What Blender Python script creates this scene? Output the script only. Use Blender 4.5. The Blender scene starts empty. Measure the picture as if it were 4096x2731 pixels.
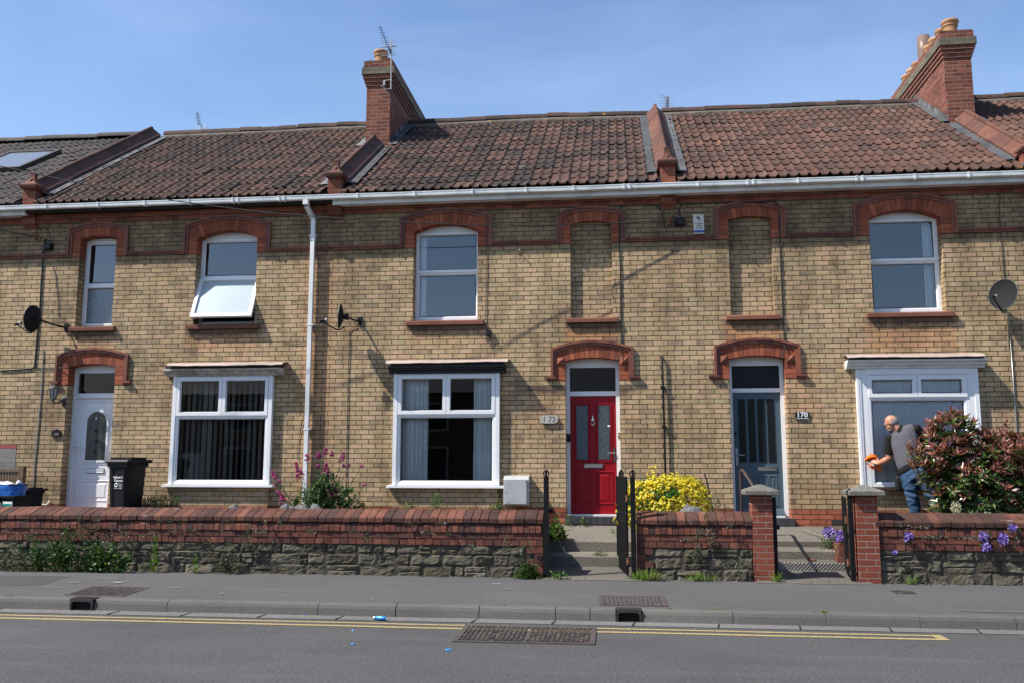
import bpy, math, random
from mathutils import Vector, Matrix, noise as mnoise
R = random.Random(7)
rad = math.radians
scene = bpy.context.scene
COL = scene.collection

# ---------------------------------------------------------------- camera
FPX, CAMD, CAMH = 3600.0, 14.62, 1.6
PITCH, YAW, ROLL = .137834, .118034, .00143
fw = Vector((-math.sin(YAW)*math.cos(PITCH), math.cos(YAW)*math.cos(PITCH), math.sin(PITCH)))
r0 = fw.cross(Vector((0, 0, 1))).normalized(); u0 = r0.cross(fw)
cr = r0*math.cos(ROLL)+u0*math.sin(ROLL); cu = -r0*math.sin(ROLL)+u0*math.cos(ROLL)
CC = Vector((0, -CAMD, CAMH))
cam = bpy.data.cameras.new('camera'); cam_o = bpy.data.objects.new('camera', cam); COL.objects.link(cam_o)
cam.sensor_width = 36; cam.lens = 36*FPX/4096; cam.clip_start = .1; cam.clip_end = 2000
m = Matrix((cr, cu, -fw)).transposed().to_4x4(); m.translation = CC
cam_o.matrix_world = m
scene.camera = cam_o

def at(px, py, Y):
    """world point on the plane y=Y that stands at this place of the photograph (4096 px wide)"""
    d = fw+cr*((px-2048)/FPX)-cu*((py-1365.5)/FPX)
    return CC+d*((Y-CC.y)/d.y)

# ---------------------------------------------------------------- light
SUN = Vector((2.35, 1.0, -3.05)).normalized()
world = bpy.data.worlds.new('World'); scene.world = world; world.use_nodes = True
wn = world.node_tree; wn.nodes.clear()
sky = wn.nodes.new('ShaderNodeTexSky'); sky.sky_type = 'NISHITA'; sky.sun_disc = False
sky.sun_elevation = math.asin(-SUN.z); sky.sun_rotation = math.atan2(-SUN.x, -SUN.y) % (2*math.pi)
sky.air_density = 1.0; sky.dust_density = .6; sky.ozone_density = 1.6
bg = wn.nodes.new('ShaderNodeBackground'); bg.inputs[1].default_value = .12
wo = wn.nodes.new('ShaderNodeOutputWorld')
# thin high cirrus: a faint whitening of the sky dome
tc = wn.nodes.new('ShaderNodeTexCoord'); mp = wn.nodes.new('ShaderNodeMapping')
mp.inputs['Scale'].default_value = (1.3, 2.2, 3.2); mp.inputs['Rotation'].default_value = (0, .5, .3)
nz = wn.nodes.new('ShaderNodeTexNoise'); nz.inputs['Scale'].default_value = 1.6; nz.inputs['Detail'].default_value = 5; nz.inputs['Roughness'].default_value = .5; nz.inputs['Distortion'].default_value = .5
cr_ = wn.nodes.new('ShaderNodeMapRange'); cr_.inputs[1].default_value = .44; cr_.inputs[2].default_value = .75; cr_.inputs[3].default_value = 0; cr_.inputs[4].default_value = .13
mxc = wn.nodes.new('ShaderNodeMix'); mxc.data_type = 'RGBA'; mxc.inputs[7].default_value = (5.6, 6.8, 9.0, 1)
wn.links.new(tc.outputs['Generated'], mp.inputs[0]); wn.links.new(mp.outputs[0], nz.inputs[0]); wn.links.new(nz.outputs[0], cr_.inputs[0])
wn.links.new(cr_.outputs[0], mxc.inputs[0]); hs = wn.nodes.new('ShaderNodeHueSaturation'); hs.inputs['Saturation'].default_value = 1.08; hs.inputs['Hue'].default_value = .503; wn.links.new(sky.outputs[0], hs.inputs['Color']); wn.links.new(hs.outputs[0], mxc.inputs[6]); wn.links.new(mxc.outputs[2], bg.inputs[0])
wn.links.new(bg.outputs[0], wo.inputs[0])
sl = bpy.data.lights.new('sun', 'SUN'); sl.energy = 4.6; sl.angle = rad(.5); sl.color = (1, .95, .87)
so = bpy.data.objects.new('sun', sl); COL.objects.link(so); so.rotation_euler = SUN.to_track_quat('-Z', 'Y').to_euler(); so.location = (-20, -20, 30)
vs = scene.view_settings; vs.view_transform = 'Standard'; vs.look = 'None'; vs.gamma = 1; vs.exposure = .78

# ---------------------------------------------------------------- mesh helpers
OFF = {}
def lin(*c):
    return tuple((v/255/12.92 if v/255 <= .04045 else ((v/255+.055)/1.055)**2.4) for v in c)

class MB:
    """collects faces and links them as ONE mesh object"""
    def __init__(s): s.v = []; s.f = []; s.r = []; s.uv = []; s.m = []; s.sm = []; s.cr = .5; s.cm = 0; s.cs = False
    def face(s, pts, uv=None, r=None, m=None):
        i = len(s.v); s.v += [tuple(p) for p in pts]; s.f.append(list(range(i, i+len(pts))))
        s.r.append(s.cr if r is None else r); s.uv.append(uv); s.m.append(s.cm if m is None else m); s.sm.append(s.cs)
    def grid(s, rows, closed=False, uvs=None, r=None):
        """rows of points, shared vertices (so it can be smooth)"""
        i = len(s.v); n = len(rows[0])
        for row in rows: s.v += [tuple(p) for p in row]
        for a in range(len(rows)-1):
            for b in range(n if closed else n-1):
                c = (b+1) % n
                s.f.append([i+a*n+b, i+a*n+c, i+(a+1)*n+c, i+(a+1)*n+b]); s.r.append(s.cr if r is None else r); s.uv.append(None); s.m.append(s.cm); s.sm.append(s.cs)
    def box(s, x0, x1, y0, y1, z0, z1, r=None, m=None, M=None):
        P = [(x0, y0, z0), (x1, y0, z0), (x1, y1, z0), (x0, y1, z0), (x0, y0, z1), (x1, y0, z1), (x1, y1, z1), (x0, y1, z1)]
        if M: P = [M @ Vector(p) for p in P]
        i = len(s.v); s.v += [tuple(p) for p in P]
        for q in ((0, 1, 5, 4), (1, 2, 6, 5), (2, 3, 7, 6), (3, 0, 4, 7), (4, 5, 6, 7), (3, 2, 1, 0)):
            s.f.append([i+k for k in q]); s.r.append(s.cr if r is None else r); s.uv.append(None); s.m.append(s.cm if m is None else m); s.sm.append(False)
    def prism(s, poly, a, b, ax='y', r=None, m=None):
        """polygon of 2d points extruded along an axis"""
        def P(p, t): return {'y': (p[0], t, p[1]), 'x': (t, p[0], p[1]), 'z': (p[0], p[1], t)}[ax]
        n = len(poly)
        s.face([P(p, a) for p in poly], r=r, m=m); s.face([P(p, b) for p in poly][::-1], r=r, m=m)
        for k in range(n):
            s.face([P(poly[k], a), P(poly[(k+1) % n], a), P(poly[(k+1) % n], b), P(poly[k], b)], r=r, m=m)
    def tube(s, pts, rd, n=8, cap=True, r=None):
        pts = [Vector(p) for p in pts]; rows = []; old = s.cs; s.cs = True
        N = None
        for k, p in enumerate(pts):
            t = (pts[min(k+1, len(pts)-1)]-pts[max(k-1, 0)]).normalized()
            if N is None: N = t.orthogonal().normalized()
            else:
                N = (N-t*N.dot(t)); N = N.normalized() if N.length > 1e-6 else t.orthogonal().normalized()
            B = t.cross(N); q = rd[k] if isinstance(rd, (list, tuple)) else rd
            rows.append([p+(N*math.cos(2*math.pi*j/n)+B*math.sin(2*math.pi*j/n))*q for j in range(n)])
        s.grid(rows, True, r=r); s.cs = False
        if cap: s.face(rows[0][::-1], r=r); s.face(rows[-1], r=r)
        s.cs = old
    def lathe(s, prof, c, n=20, ax='z', M=None, cap=True, r=None):
        old = s.cs; s.cs = True; rows = []
        for q, h in prof:
            row = []
            for j in range(n):
                a = 2*math.pi*j/n
                p = Vector((q*math.cos(a), q*math.sin(a), h))
                if M: p = M @ p
                row.append(Vector(c)+p)
            rows.append(row)
        s.grid(rows, True, r=r); s.cs = False
        if cap: s.face(rows[0][::-1], r=r); s.face(rows[-1], r=r)
        s.cs = old
    def band(s, pts, w0, w1, y0, y1, r=None, seg=False):
        """moulding strip in the xz plane between two offsets of a path"""
        P = [Vector((p[0], p[1])) for p in pts]; n = len(P); A = []; B = []
        for k in range(n):
            d1 = (P[k]-P[k-1]).normalized() if k else None; d2 = (P[k+1]-P[k]).normalized() if k < n-1 else None
            d1 = d1 or d2; d2 = d2 or d1
            n1 = Vector((-d1.y, d1.x)); n2 = Vector((-d2.y, d2.x)); nn = (n1+n2).normalized(); nn = nn/max(.35, nn.dot(n1))
            A.append(P[k]+nn*w0); B.append(P[k]+nn*w1)
        for k in range(n-1):
            a, b, c, d = A[k], A[k+1], B[k+1], B[k]; rr = R.random() if seg else r
            s.face([(a.x, y1, a.y), (b.x, y1, b.y), (c.x, y1, c.y), (d.x, y1, d.y)], r=rr)
            s.face([(d.x, y0, d.y), (d.x, y1, d.y), (c.x, y1, c.y), (c.x, y0, c.y)], r=rr)
            s.face([(a.x, y0, a.y), (b.x, y0, b.y), (b.x, y1, b.y), (a.x, y1, a.y)], r=rr)
        for k in (0, n-1):
            a, d = A[k], B[k]; s.face([(a.x, y0, a.y), (a.x, y1, a.y), (d.x, y1, d.y), (d.x, y0, d.y)], r=r)
    def ball(s, c, rx, ry=None, rz=None, n=10, k=6, M=None, r=None):
        ry = ry or rx; rz = rz or rx; old = s.cs; s.cs = True; rows = []
        for a in range(k+1):
            t = math.pi*a/k; row = []
            for j in range(n):
                q = 2*math.pi*j/n; p = Vector((rx*math.sin(t)*math.cos(q), ry*math.sin(t)*math.sin(q), rz*math.cos(t)))
                if M: p = M @ p
                row.append(Vector(c)+p)
            rows.append(row)
        s.grid(rows, True, r=r); s.cs = old
    def leaf(s, p, d, nrm, L, W, r, fold=.25):
        d = d.normalized(); sd = d.cross(nrm); sd = sd.normalized() if sd.length > 1e-5 else d.orthogonal().normalized(); up = sd.cross(d)
        a = p; t = p+d*L; mid = p+d*(L*.45)-up*(W*fold)
        s.face([a, mid+sd*W*.5+up*(W*fold), t, mid], r=r); s.face([a, mid, t, mid-sd*W*.5+up*(W*fold)], r=r)
    def build(s, name, mats, parent=None, loc=None):
        me = bpy.data.meshes.new(name)
        off = Vector(OFF.get(parent.name, (0, 0, 0))) if parent else Vector(loc or (0, 0, 0))
        me.from_pydata([(v[0]-off.x, v[1]-off.y, v[2]-off.z) for v in s.v], [], s.f)
        if not isinstance(mats, (list, tuple)): mats = [mats]
        for q in mats: me.materials.append(q)
        me.polygons.foreach_set('material_index', s.m); me.polygons.foreach_set('use_smooth', s.sm)
        at_ = me.attributes.new('rnd', 'FLOAT', 'FACE'); at_.data.foreach_set('value', s.r)
        if any(u is not None for u in s.uv):
            ul = me.uv_layers.new(name='UVMap'); k = 0; flat = []
            for f, u in zip(s.f, s.uv):
                flat += [c for q in (u or [(.5, .5)]*len(f)) for c in q]
            ul.data.foreach_set('uv', flat)
        me.update()
        return link(name, me, parent, off)

def link(name, me, parent=None, off=(0, 0, 0)):
    o = bpy.data.objects.new(name, me); COL.objects.link(o)
    if parent: o.parent = parent; OFF[o.name] = OFF.get(parent.name, (0, 0, 0))
    else: o.location = off; OFF[o.name] = tuple(off)
    return o
def tag(o, label, cat, group=None, kind=None):
    o['label'] = label; o['category'] = cat
    if group: o['group'] = group
    if kind: o['kind'] = kind
    return o
def thing(name, label, cat, loc, group=None):
    o = bpy.data.objects.new(name, None); COL.objects.link(o); o.location = loc; o.empty_display_size = .1; OFF[o.name] = tuple(loc)
    return tag(o, label, cat, group)
def struct(o): o['kind'] = 'structure'; return o
def text(body, size, loc, mat, parent=None, name='lettering', rotz=0, ext=.001, ax='CENTER', sx=1.0, tiltM=None, bold=0.0):
    cv = bpy.data.curves.new('t', 'FONT'); cv.body = body; cv.size = size; cv.extrude = ext; cv.align_x = ax; cv.align_y = 'CENTER'; cv.offset = bold
    o = bpy.data.objects.new('t', cv); COL.objects.link(o); bpy.context.view_layer.update()
    me = bpy.data.meshes.new_from_object(o.evaluated_get(bpy.context.evaluated_depsgraph_get()))
    bpy.data.objects.remove(o); bpy.data.curves.remove(cv)
    off = Vector(OFF.get(parent.name, (0, 0, 0))) if parent else Vector((0, 0, 0))
    M = Matrix.Translation(Vector(loc)-off) @ Matrix.Rotation(rotz, 4, 'Z') @ (tiltM or Matrix()) @ Matrix.Rotation(rad(90), 4, 'X') @ Matrix.Diagonal((sx, 1, 1, 1))
    me.transform(M); me.materials.clear(); me.materials.append(mat)
    return link(name, me, parent)
def remesh(mb, name, mats, parent, voxel, smooth=6):
    me = bpy.data.meshes.new(name); off = Vector(OFF.get(parent.name, (0, 0, 0))) if parent else Vector((0, 0, 0))
    me.from_pydata([(v[0]-off.x, v[1]-off.y, v[2]-off.z) for v in mb.v], [], mb.f)
    o = bpy.data.objects.new(name+'_t', me); COL.objects.link(o)
    a = o.modifiers.new('r', 'REMESH'); a.mode = 'VOXEL'; a.voxel_size = voxel
    b = o.modifiers.new('s', 'SMOOTH'); b.iterations = smooth; b.factor = .5
    bpy.context.view_layer.update()
    me2 = bpy.data.meshes.new_from_object(o.evaluated_get(bpy.context.evaluated_depsgraph_get()))
    bpy.data.objects.remove(o); bpy.data.meshes.remove(me); me2.name = name
    me2.materials.clear()
    for q in (mats if isinstance(mats, (list, tuple)) else [mats]): me2.materials.append(q)
    me2.polygons.foreach_set('use_smooth', [True]*len(me2.polygons))
    return link(name, me2, parent)

# ---------------------------------------------------------------- material helpers
class NT:
    def __init__(s, name):
        s.mat = bpy.data.materials.new(name); s.mat.use_nodes = True; s.t = s.mat.node_tree; s.t.nodes.clear()
        s.out = s.n('ShaderNodeOutputMaterial'); s._g = None
    def n(s, t): return s.t.nodes.new(t)
    def set(s, sock, v):
        if isinstance(v, bpy.types.NodeSocket): s.t.links.new(v, sock)
        elif v is not None:
            if isinstance(v, (tuple, list)) and sock.type == 'RGBA' and len(v) == 3: v = (*v, 1)
            sock.default_value = v
    def m(s, op, a, b=None, c=None):
        q = s.n('ShaderNodeMath'); q.operation = op; s.set(q.inputs[0], a); s.set(q.inputs[1], b); s.set(q.inputs[2], c); return q.outputs[0]
    def mix(s, f, a, b, bl='MIX'):
        q = s.n('ShaderNodeMix'); q.data_type = 'RGBA'; q.blend_type = bl; s.set(q.inputs[0], f); s.set(q.inputs[6], a); s.set(q.inputs[7], b); return q.outputs[2]
    def mr(s, v, a, b, c=0, d=1):
        q = s.n('ShaderNodeMapRange'); s.set(q.inputs[0], v); q.inputs[1].default_value = a; q.inputs[2].default_value = b; q.inputs[3].default_value = c; q.inputs[4].default_value = d; return q.outputs[0]
    def ramp(s, f, stops, const=False):
        q = s.n('ShaderNodeValToRGB'); s.set(q.inputs[0], f); e = q.color_ramp.elements
        if const: q.color_ramp.interpolation = 'CONSTANT'
        while len(e) < len(stops): e.new(.5)
        for k, (p, c) in enumerate(stops): e[k].position = p; e[k].color = (*c, 1)
        return q.outputs[0]
    def pos(s):
        if not s._g: s._g = s.n('ShaderNodeNewGeometry')
        return s._g.outputs['Position']
    def xyz(s):
        q = s.n('ShaderNodeSeparateXYZ'); s.set(q.inputs[0], s.pos()); return q.outputs
    def vec(s, x, y=0, z=0):
        q = s.n('ShaderNodeCombineXYZ'); s.set(q.inputs[0], x); s.set(q.inputs[1], y); s.set(q.inputs[2], z); return q.outputs[0]
    def noise(s, scale, detail=3, vec=None, rough=.55, dist=0, stretch=None):
        q = s.n('ShaderNodeTexNoise'); v = vec or s.pos()
        if stretch:
            k = s.n('ShaderNodeVectorMath'); k.operation = 'MULTIPLY'; s.set(k.inputs[0], v); k.inputs[1].default_value = stretch; v = k.outputs[0]
        s.set(q.inputs['Vector'], v); q.inputs['Scale'].default_value = scale; q.inputs['Detail'].default_value = detail; q.inputs['Roughness'].default_value = rough; q.inputs['Distortion'].default_value = dist
        return q.outputs[0]
    def white(s, x, y=0, z=0):
        q = s.n('ShaderNodeTexWhiteNoise'); q.noise_dimensions = '3D'; s.set(q.inputs[0], s.vec(x, y, z)); return q.outputs[0]
    def voro(s, scale, vec=None, feat='F1'):
        q = s.n('ShaderNodeTexVoronoi'); q.feature = feat; s.set(q.inputs['Vector'], vec or s.pos()); q.inputs['Scale'].default_value = scale; return q.outputs
    def attr(s, name='rnd'):
        q = s.n('ShaderNodeAttribute'); q.attribute_name = name; return q.outputs['Fac']
    def uv(s):
        q = s.n('ShaderNodeUVMap'); q.uv_map = 'UVMap'; k = s.n('ShaderNodeSeparateXYZ'); s.set(k.inputs[0], q.outputs[0]); return k.outputs
    def bump(s, h, st=.3, dist=.01):
        q = s.n('ShaderNodeBump'); q.inputs['Strength'].default_value = st; q.inputs['Distance'].default_value = dist; s.set(q.inputs['Height'], h); return q.outputs[0]
    def bsdf(s, col, rough=.8, metal=0, nrm=None, spec=.5, **k):
        q = s.n('ShaderNodeBsdfPrincipled'); s.set(q.inputs['Base Color'], col); s.set(q.inputs['Roughness'], rough); s.set(q.inputs['Metallic'], metal); s.set(q.inputs['Specular IOR Level'], spec)
        if nrm: s.set(q.inputs['Normal'], nrm)
        for a, b in k.items(): s.set(q.inputs[a.replace('_', ' ')], b)
        s.t.links.new(q.outputs[0], s.out.inputs[0]); return s.mat

def plain(name, c, rough=.6, metal=0, var=.12, scale=14, spec=.5, bump=0, dirt=0, dirtc=None):
    t = NT(name); f = t.mr(t.noise(scale, 4), .3, .7, 1-var, 1+var)
    col = t.mix(1, c, t.vec(f, f, f), 'MULTIPLY')
    if dirt: col = t.mix(t.mr(t.noise(3.5, 5, stretch=(1, 1, .45)), .5, .78, 0, dirt), col, dirtc or tuple(v*.35 for v in c))
    return t.bsdf(col, rough, metal, t.bump(t.noise(scale*6, 3), bump, .004) if bump else None, spec)
# ---------------------------------------------------------------- materials
def brick_mat(name, pal, mortar, w=.235, h=.0784, z0=.95, mj=.011, red_below=None, soot=.5, bumpst=.5, mvar=0, hdr=0, stains_and_band=False):
    t = NT(name); x, y, z = t.xyz(); u = t.m('ADD', x, y)
    wob = t.m('MULTIPLY', t.m('SUBTRACT', t.noise(5, 3), .5), .010)
    zz = t.m('ADD', z, wob); rw = t.m('DIVIDE', t.m('SUBTRACT', zz, z0), h); row = t.m('FLOOR', rw)
    uu = t.m('ADD', t.m('ADD', u, t.m('MULTIPLY', wob, 1.0)), t.m('MULTIPLY', t.white(row, 3.1), .03)); cl = t.m('ADD', t.m('DIVIDE', uu, w), t.m('MULTIPLY', t.m('FLOORED_MODULO', row, 2), .5)); col_ = t.m('FLOOR', cl)
    du = t.m('MULTIPLY', t.m('SUBTRACT', .5, t.m('ABSOLUTE', t.m('SUBTRACT', t.m('FRACT', cl), .5))), w)
    dv = t.m('MULTIPLY', t.m('SUBTRACT', .5, t.m('ABSOLUTE', t.m('SUBTRACT', t.m('FRACT', rw), .5))), h)
    d = t.m('MINIMUM', t.m('MULTIPLY', du, 1.05), dv)
    rag = t.m('MULTIPLY', t.m('SUBTRACT', t.noise(34, 3), .45), .006)
    mort = t.mr(t.m('ADD', d, rag), mj*.32, mj*.62, 1, 0)
    r1 = t.white(col_, row, 0); r2 = t.white(col_, row, 7.7)
    # cloudy burn inside each brick, shifted per brick
    vb = t.vec(t.m('ADD', u, t.m('MULTIPLY', r2, 37)), t.m('MULTIPLY', r1, 19), z)
    cl1 = t.noise(9, 3, vec=vb)
    f = t.m('ADD', t.m('ADD', t.m('MULTIPLY', r1, .72), .14), t.m('MULTIPLY', t.m('SUBTRACT', cl1, .5), .7))
    c = t.ramp(f, pal)
    sp = t.mr(t.noise(75, 2), .60, .74, 0, .35); c = t.mix(sp, c, tuple(v*.42 for v in pal[0][1]))
    lg = t.noise(.75, 5, rough=.62, stretch=(1, 1, .7)); c = t.mix(t.mr(lg, .45, .66, 0, soot), c, t.mix(.5, c, (.10, .085, .07), 'MULTIPLY'))
    bl = t.mr(t.noise(2.3, 5, rough=.72, stretch=(1.4, 1, .55)), .45, .66, 0, soot); c = t.mix(bl, c, t.mix(1, c, (.46, .43, .39), 'MULTIPLY'))
    pk = t.mr(t.noise(1.1, 3, stretch=(1, 1, .5)), .60, .75, 0, .4); c = t.mix(pk, c, t.mix(1, c, (1.12, .86, .72), 'MULTIPLY'))
    if stains_and_band:   # rust-pink wash and grime that ran down below the sills
        for sx, hw_, za, zb, k in ((-.417, .46, 3.58, 3.93, .75), (2.16, .46, 3.58, 3.93, .75), (4.58, .68, 3.42, 3.93, .55), (-2.865, .68, 3.7, 3.93, .4), (-9.13, .44, 3.6, 3.93, .4), (-6.74, .68, 3.6, 3.93, .45), (-5.05, .28, 1.0, 5.2, .35), (-1.95, .2, 1.9, 3.0, .35), (2.86, .3, 2.4, 3.2, .35), (-.6, .9, 2.2, 2.9, .2)):
            dx = t.mr(t.m('ADD', t.m('ABSOLUTE', t.m('SUBTRACT', x, sx)), t.m('MULTIPLY', t.noise(5, 3), .14)), hw_, hw_+.12, 1, 0); zn = t.m('ADD', z, t.m('MULTIPLY', t.noise(9, 2), .2)); dz = t.m('MULTIPLY', t.mr(zn, za-.05, za+.2), t.mr(z, zb+.02, zb, 0, 1))
            c = t.mix(t.m('MULTIPLY', t.m('MULTIPLY', dx, dz), k), c, t.mix(1, c, (1.05, .70, .55), 'MULTIPLY'))
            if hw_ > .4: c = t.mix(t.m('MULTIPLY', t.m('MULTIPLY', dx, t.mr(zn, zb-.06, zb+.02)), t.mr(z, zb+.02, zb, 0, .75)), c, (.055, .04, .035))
        head_dk = t.m('MULTIPLY', t.mr(t.m('ADD', z, t.m('MULTIPLY', t.noise(2.2, 4, rough=.7, stretch=(1, 1, .3)), .55)), 5.3, 5.5), .8); c = t.mix(head_dk, c, t.mix(1, c, (.52, .49, .46), 'MULTIPLY'))  # brick turns darker and greyer towards the wall head
    if red_below:
        rc = t.ramp(f, [(.1, (.16, .045, .025)), (.5, (.30, .085, .042)), (.9, (.40, .13, .07))])
        c = t.mix(t.m('LESS_THAN', zz, red_below), c, rc)
    mc = t.mix(t.mr(t.noise(2.2, 4), .35, .7), mortar, tuple(v*(1.6+mvar) for v in mortar))
    c = t.mix(mort, c, mc)
    hgt = t.m('ADD', t.m('MULTIPLY', t.m('SUBTRACT', 1, mort), 1), t.m('MULTIPLY', t.noise(60, 3), .25))
    return t.bsdf(c, .88, 0, t.bump(hgt, bumpst, .006), .25)

CREAM = [(0.0, (.245, .182, .118)), (.18, (.365, .265, .16)), (.36, (.465, .336, .178)), (.52, (.525, .368, .207)), (.66, (.55, .362, .228)), (.8, (.415, .322, .172)), (1.0, (.575, .415, .262))]
MAT = {}
MAT['brick'] = brick_mat('cream_brick', CREAM, (.024, .0185, .014), red_below=.955, soot=.7, mj=.0125, stains_and_band=True)
MAT['brick_bay'] = brick_mat('cream_brick_plinth', CREAM, (.05, .04, .03), red_below=.94, soot=.5)
REDP = [(0.0, (.12, .034, .02)), (.3, (.19, .05, .028)), (.6, (.24, .066, .035)), (1.0, (.30, .10, .055))]
MAT['redbrick'] = brick_mat('old_red_brick', REDP, (.10, .08, .065), soot=.55)
MAT['pier'] = brick_mat('new_red_brick', [(0, (.165, .042, .026)), (.5, (.205, .053, .031)), (1, (.25, .072, .042))], (.165, .14, .118), w=.225, h=.0765, z0=.13, mj=.0115, soot=.15)
MAT['chimbrick'] = brick_mat('chimney_brick', [(0.0, (.11, .034, .024)), (.4, (.165, .049, .031)), (.7, (.21, .066, .040)), (1.0, (.26, .095, .056))], (.16, .13, .11), z0=8.0, h=.076, mj=.012, soot=.3)
MAT['chimcap'] = brick_mat('weathered_cream_brick', [(0, (.11, .095, .07)), (.5, (.16, .14, .10)), (1, (.22, .195, .14))], (.07, .06, .05), z0=9.586, h=.076, soot=.5)
MAT['whitewash'] = brick_mat('grey_painted_brick', [(0, (.20, .19, .17)), (1, (.26, .25, .23))], (.12, .11, .10), soot=.2, mj=.008)
MAT['reddado'] = plain('red_painted_brick', (.30, .06, .055), .6)

def stripe_mat(name, pal, mortar, mj=.09):
    """bricks whose joints stand at whole numbers of the u coordinate"""
    t = NT(name); u = t.uv(); s = u[0]; d = t.m('SUBTRACT', .5, t.m('ABSOLUTE', t.m('SUBTRACT', t.m('FRACT', s), .5)))
    mort = t.mr(t.m('ADD', d, t.m('MULTIPLY', t.m('SUBTRACT', t.noise(40, 2), .5), .05)), mj*.4, mj*.8, 1, 0)
    f = t.m('ADD', t.white(t.m('FLOOR', s), t.m('FLOOR', u[1])), t.m('MULTIPLY', t.m('SUBTRACT', t.noise(11, 4), .5), .7))
    c = t.ramp(f, pal); c = t.mix(t.mr(t.noise(1.6, 5, rough=.65), .45, .72, 0, .55), c, t.mix(1, c, (.42, .38, .36), 'MULTIPLY'))
    c = t.mix(mort, c, mortar)
    return t.bsdf(c, .8, 0, t.bump(t.m('ADD', t.m('SUBTRACT', 1, mort), t.m('MULTIPLY', t.noise(70, 3), .2)), .4, .005), .3)
MAT['arch'] = stripe_mat('rubbed_red_brick', [(0, (.18, .045, .024)), (.35, (.27, .07, .033)), (.7, (.34, .092, .042)), (1, (.40, .12, .055))], (.05, .03, .02))

def rnd_mat(name, pal, rough=.85, soot=.5, lichen=0, sc=9, bump=.35, moss=0, sootc=(.4, .37, .34), spec=.3, lsc=23):
    """pieces whose colour is drawn per piece (attribute rnd), weathered by noise"""
    t = NT(name); f = t.m('ADD', t.attr(), t.m('MULTIPLY', t.m('SUBTRACT', t.noise(sc, 4), .5), .6)); c = t.ramp(f, pal)
    c = t.mix(t.mr(t.noise(2.2, 5, rough=.68), .45, .68, 0, soot), c, t.mix(1, c, sootc, 'MULTIPLY'))
    c = t.mix(t.mr(t.noise(30, 3), .58, .72, 0, soot*.7), c, t.mix(1, c, (.35, .33, .31), 'MULTIPLY'))
    if moss: c = t.mix(t.mr(t.noise(3.1, 5, rough=.7), .52, .68, 0, moss), c, (.10, .095, .035))
    if lichen:
        lv = t.mr(t.m('ADD', t.noise(lsc, 4, rough=.7), t.m('MULTIPLY', t.noise(1.7, 2), .35)), .83, .90, 0, lichen); c = t.mix(lv, c, (.42, .41, .37))
        oy = t.mr(t.m('ADD', t.noise(9, 3, rough=.6), t.m('MULTIPLY', t.noise(.9, 2), .4)), .92, .97, 0, lichen); c = t.mix(oy, c, (.42, .22, .04))
    return t.bsdf(c, rough, 0, t.bump(t.noise(45, 4), bump, .006), spec)
MAT['tile_c'] = rnd_mat('clay_tile_mid', [(0, (.030, .022, .019)), (.35, (.056, .033, .026)), (.7, (.078, .041, .030)), (1, (.100, .053, .038))], .9, .6, .7)
MAT['tile_d'] = rnd_mat('clay_tile_red', [(0, (.055, .032, .025)), (.4, (.078, .040, .029)), (.75, (.094, .046, .032)), (1, (.112, .058, .041))], .9, .4, .8)
MAT['tile_b'] = rnd_mat('clay_tile_brown', [(0, (.036, .025, .021)), (.4, (.058, .035, .027)), (.75, (.076, .043, .032)), (1, (.10, .052, .038))], .9, .4, .7)
MAT['tile_a'] = rnd_mat('concrete_tile_brown', [(0, (.045, .038, .036)), (.5, (.060, .050, .047)), (1, (.078, .065, .06))], .85, .2, 0)
MAT['ridge'] = rnd_mat('ridge_tile_clay', [(0, (.034, .025, .022)), (.5, (.052, .032, .027)), (1, (.08, .044, .034))], .85, .5, .5)
MAT['bed'] = rnd_mat('ridge_mortar', [(0, (.075, .066, .055)), (1, (.17, .15, .128))], .95, .85, .9, moss=.4)
MAT['coping_t'] = rnd_mat('terracotta_coping', [(0, (.08, .038, .029)), (.5, (.125, .053, .036)), (1, (.17, .07, .044))], .85, .6, .9)
MAT['coping_dk'] = rnd_mat('terracotta_coping_dark', [(0, (.062, .036, .030)), (.5, (.092, .048, .037)), (1, (.13, .062, .045))], .8, .5, .5)
MAT['terra'] = rnd_mat('terracotta_moulding', [(0, (.12, .034, .021)), (.5, (.18, .052, .028)), (1, (.24, .072, .036))], .6, .6, 0, spec=.5)
MAT['sillstone'] = rnd_mat('red_sandstone_sill', [(0, (.15, .062, .042)), (1, (.24, .095, .06))], .9, .5, 0, sc=40)
MAT['pot'] = rnd_mat('buff_clay_pot', [(0, (.30, .155, .075)), (.5, (.38, .20, .098)), (1, (.42, .25, .13))], .7, .25, 0)
MAT['flue'] = rnd_mat('brown_salt_glaze', [(0, (.14, .09, .07)), (1, (.24, .16, .13))], .4, .3, 0)
MAT['lead'] = rnd_mat('lead_flashing', [(0, (.06, .062, .065)), (.5, (.105, .108, .112)), (1, (.19, .192, .195))], .75, .75, 0, sc=4)
MAT['leadcap'] = rnd_mat('lead_sheet_pinkish', [(0, (.34, .27, .23)), (1, (.46, .37, .32))], .55, .3, 0, sc=5)
MAT['wcoping'] = rnd_mat('engineering_red_coping', [(0, (.060, .032, .026)), (.35, (.088, .038, .029)), (.7, (.115, .046, .033)), (1, (.18, .072, .044))], .85, .75, .35, sc=12, sootc=(.3, .28, .27), lsc=8)
MAT['wbull'] = rnd_mat('red_bullnose', [(0, (.08, .042, .036)), (.4, (.135, .052, .038)), (.75, (.19, .062, .038)), (1, (.235, .085, .052))], .8, .6, .3, sc=14)
MAT['wbrick'] = rnd_mat('garden_wall_brick', [(0, (.08, .036, .030)), (.4, (.13, .048, .036)), (.8, (.175, .060, .040)), (1, (.22, .085, .058))], .85, .55, .25, sc=14)
MAT['stone'] = rnd_mat('lias_stone', [(0, (.062, .054, .04)), (.35, (.088, .079, .058)), (.7, (.118, .105, .077)), (1, (.155, .135, .10))], .92, .55, .5, sc=9, bump=1.0, moss=.5)
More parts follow.
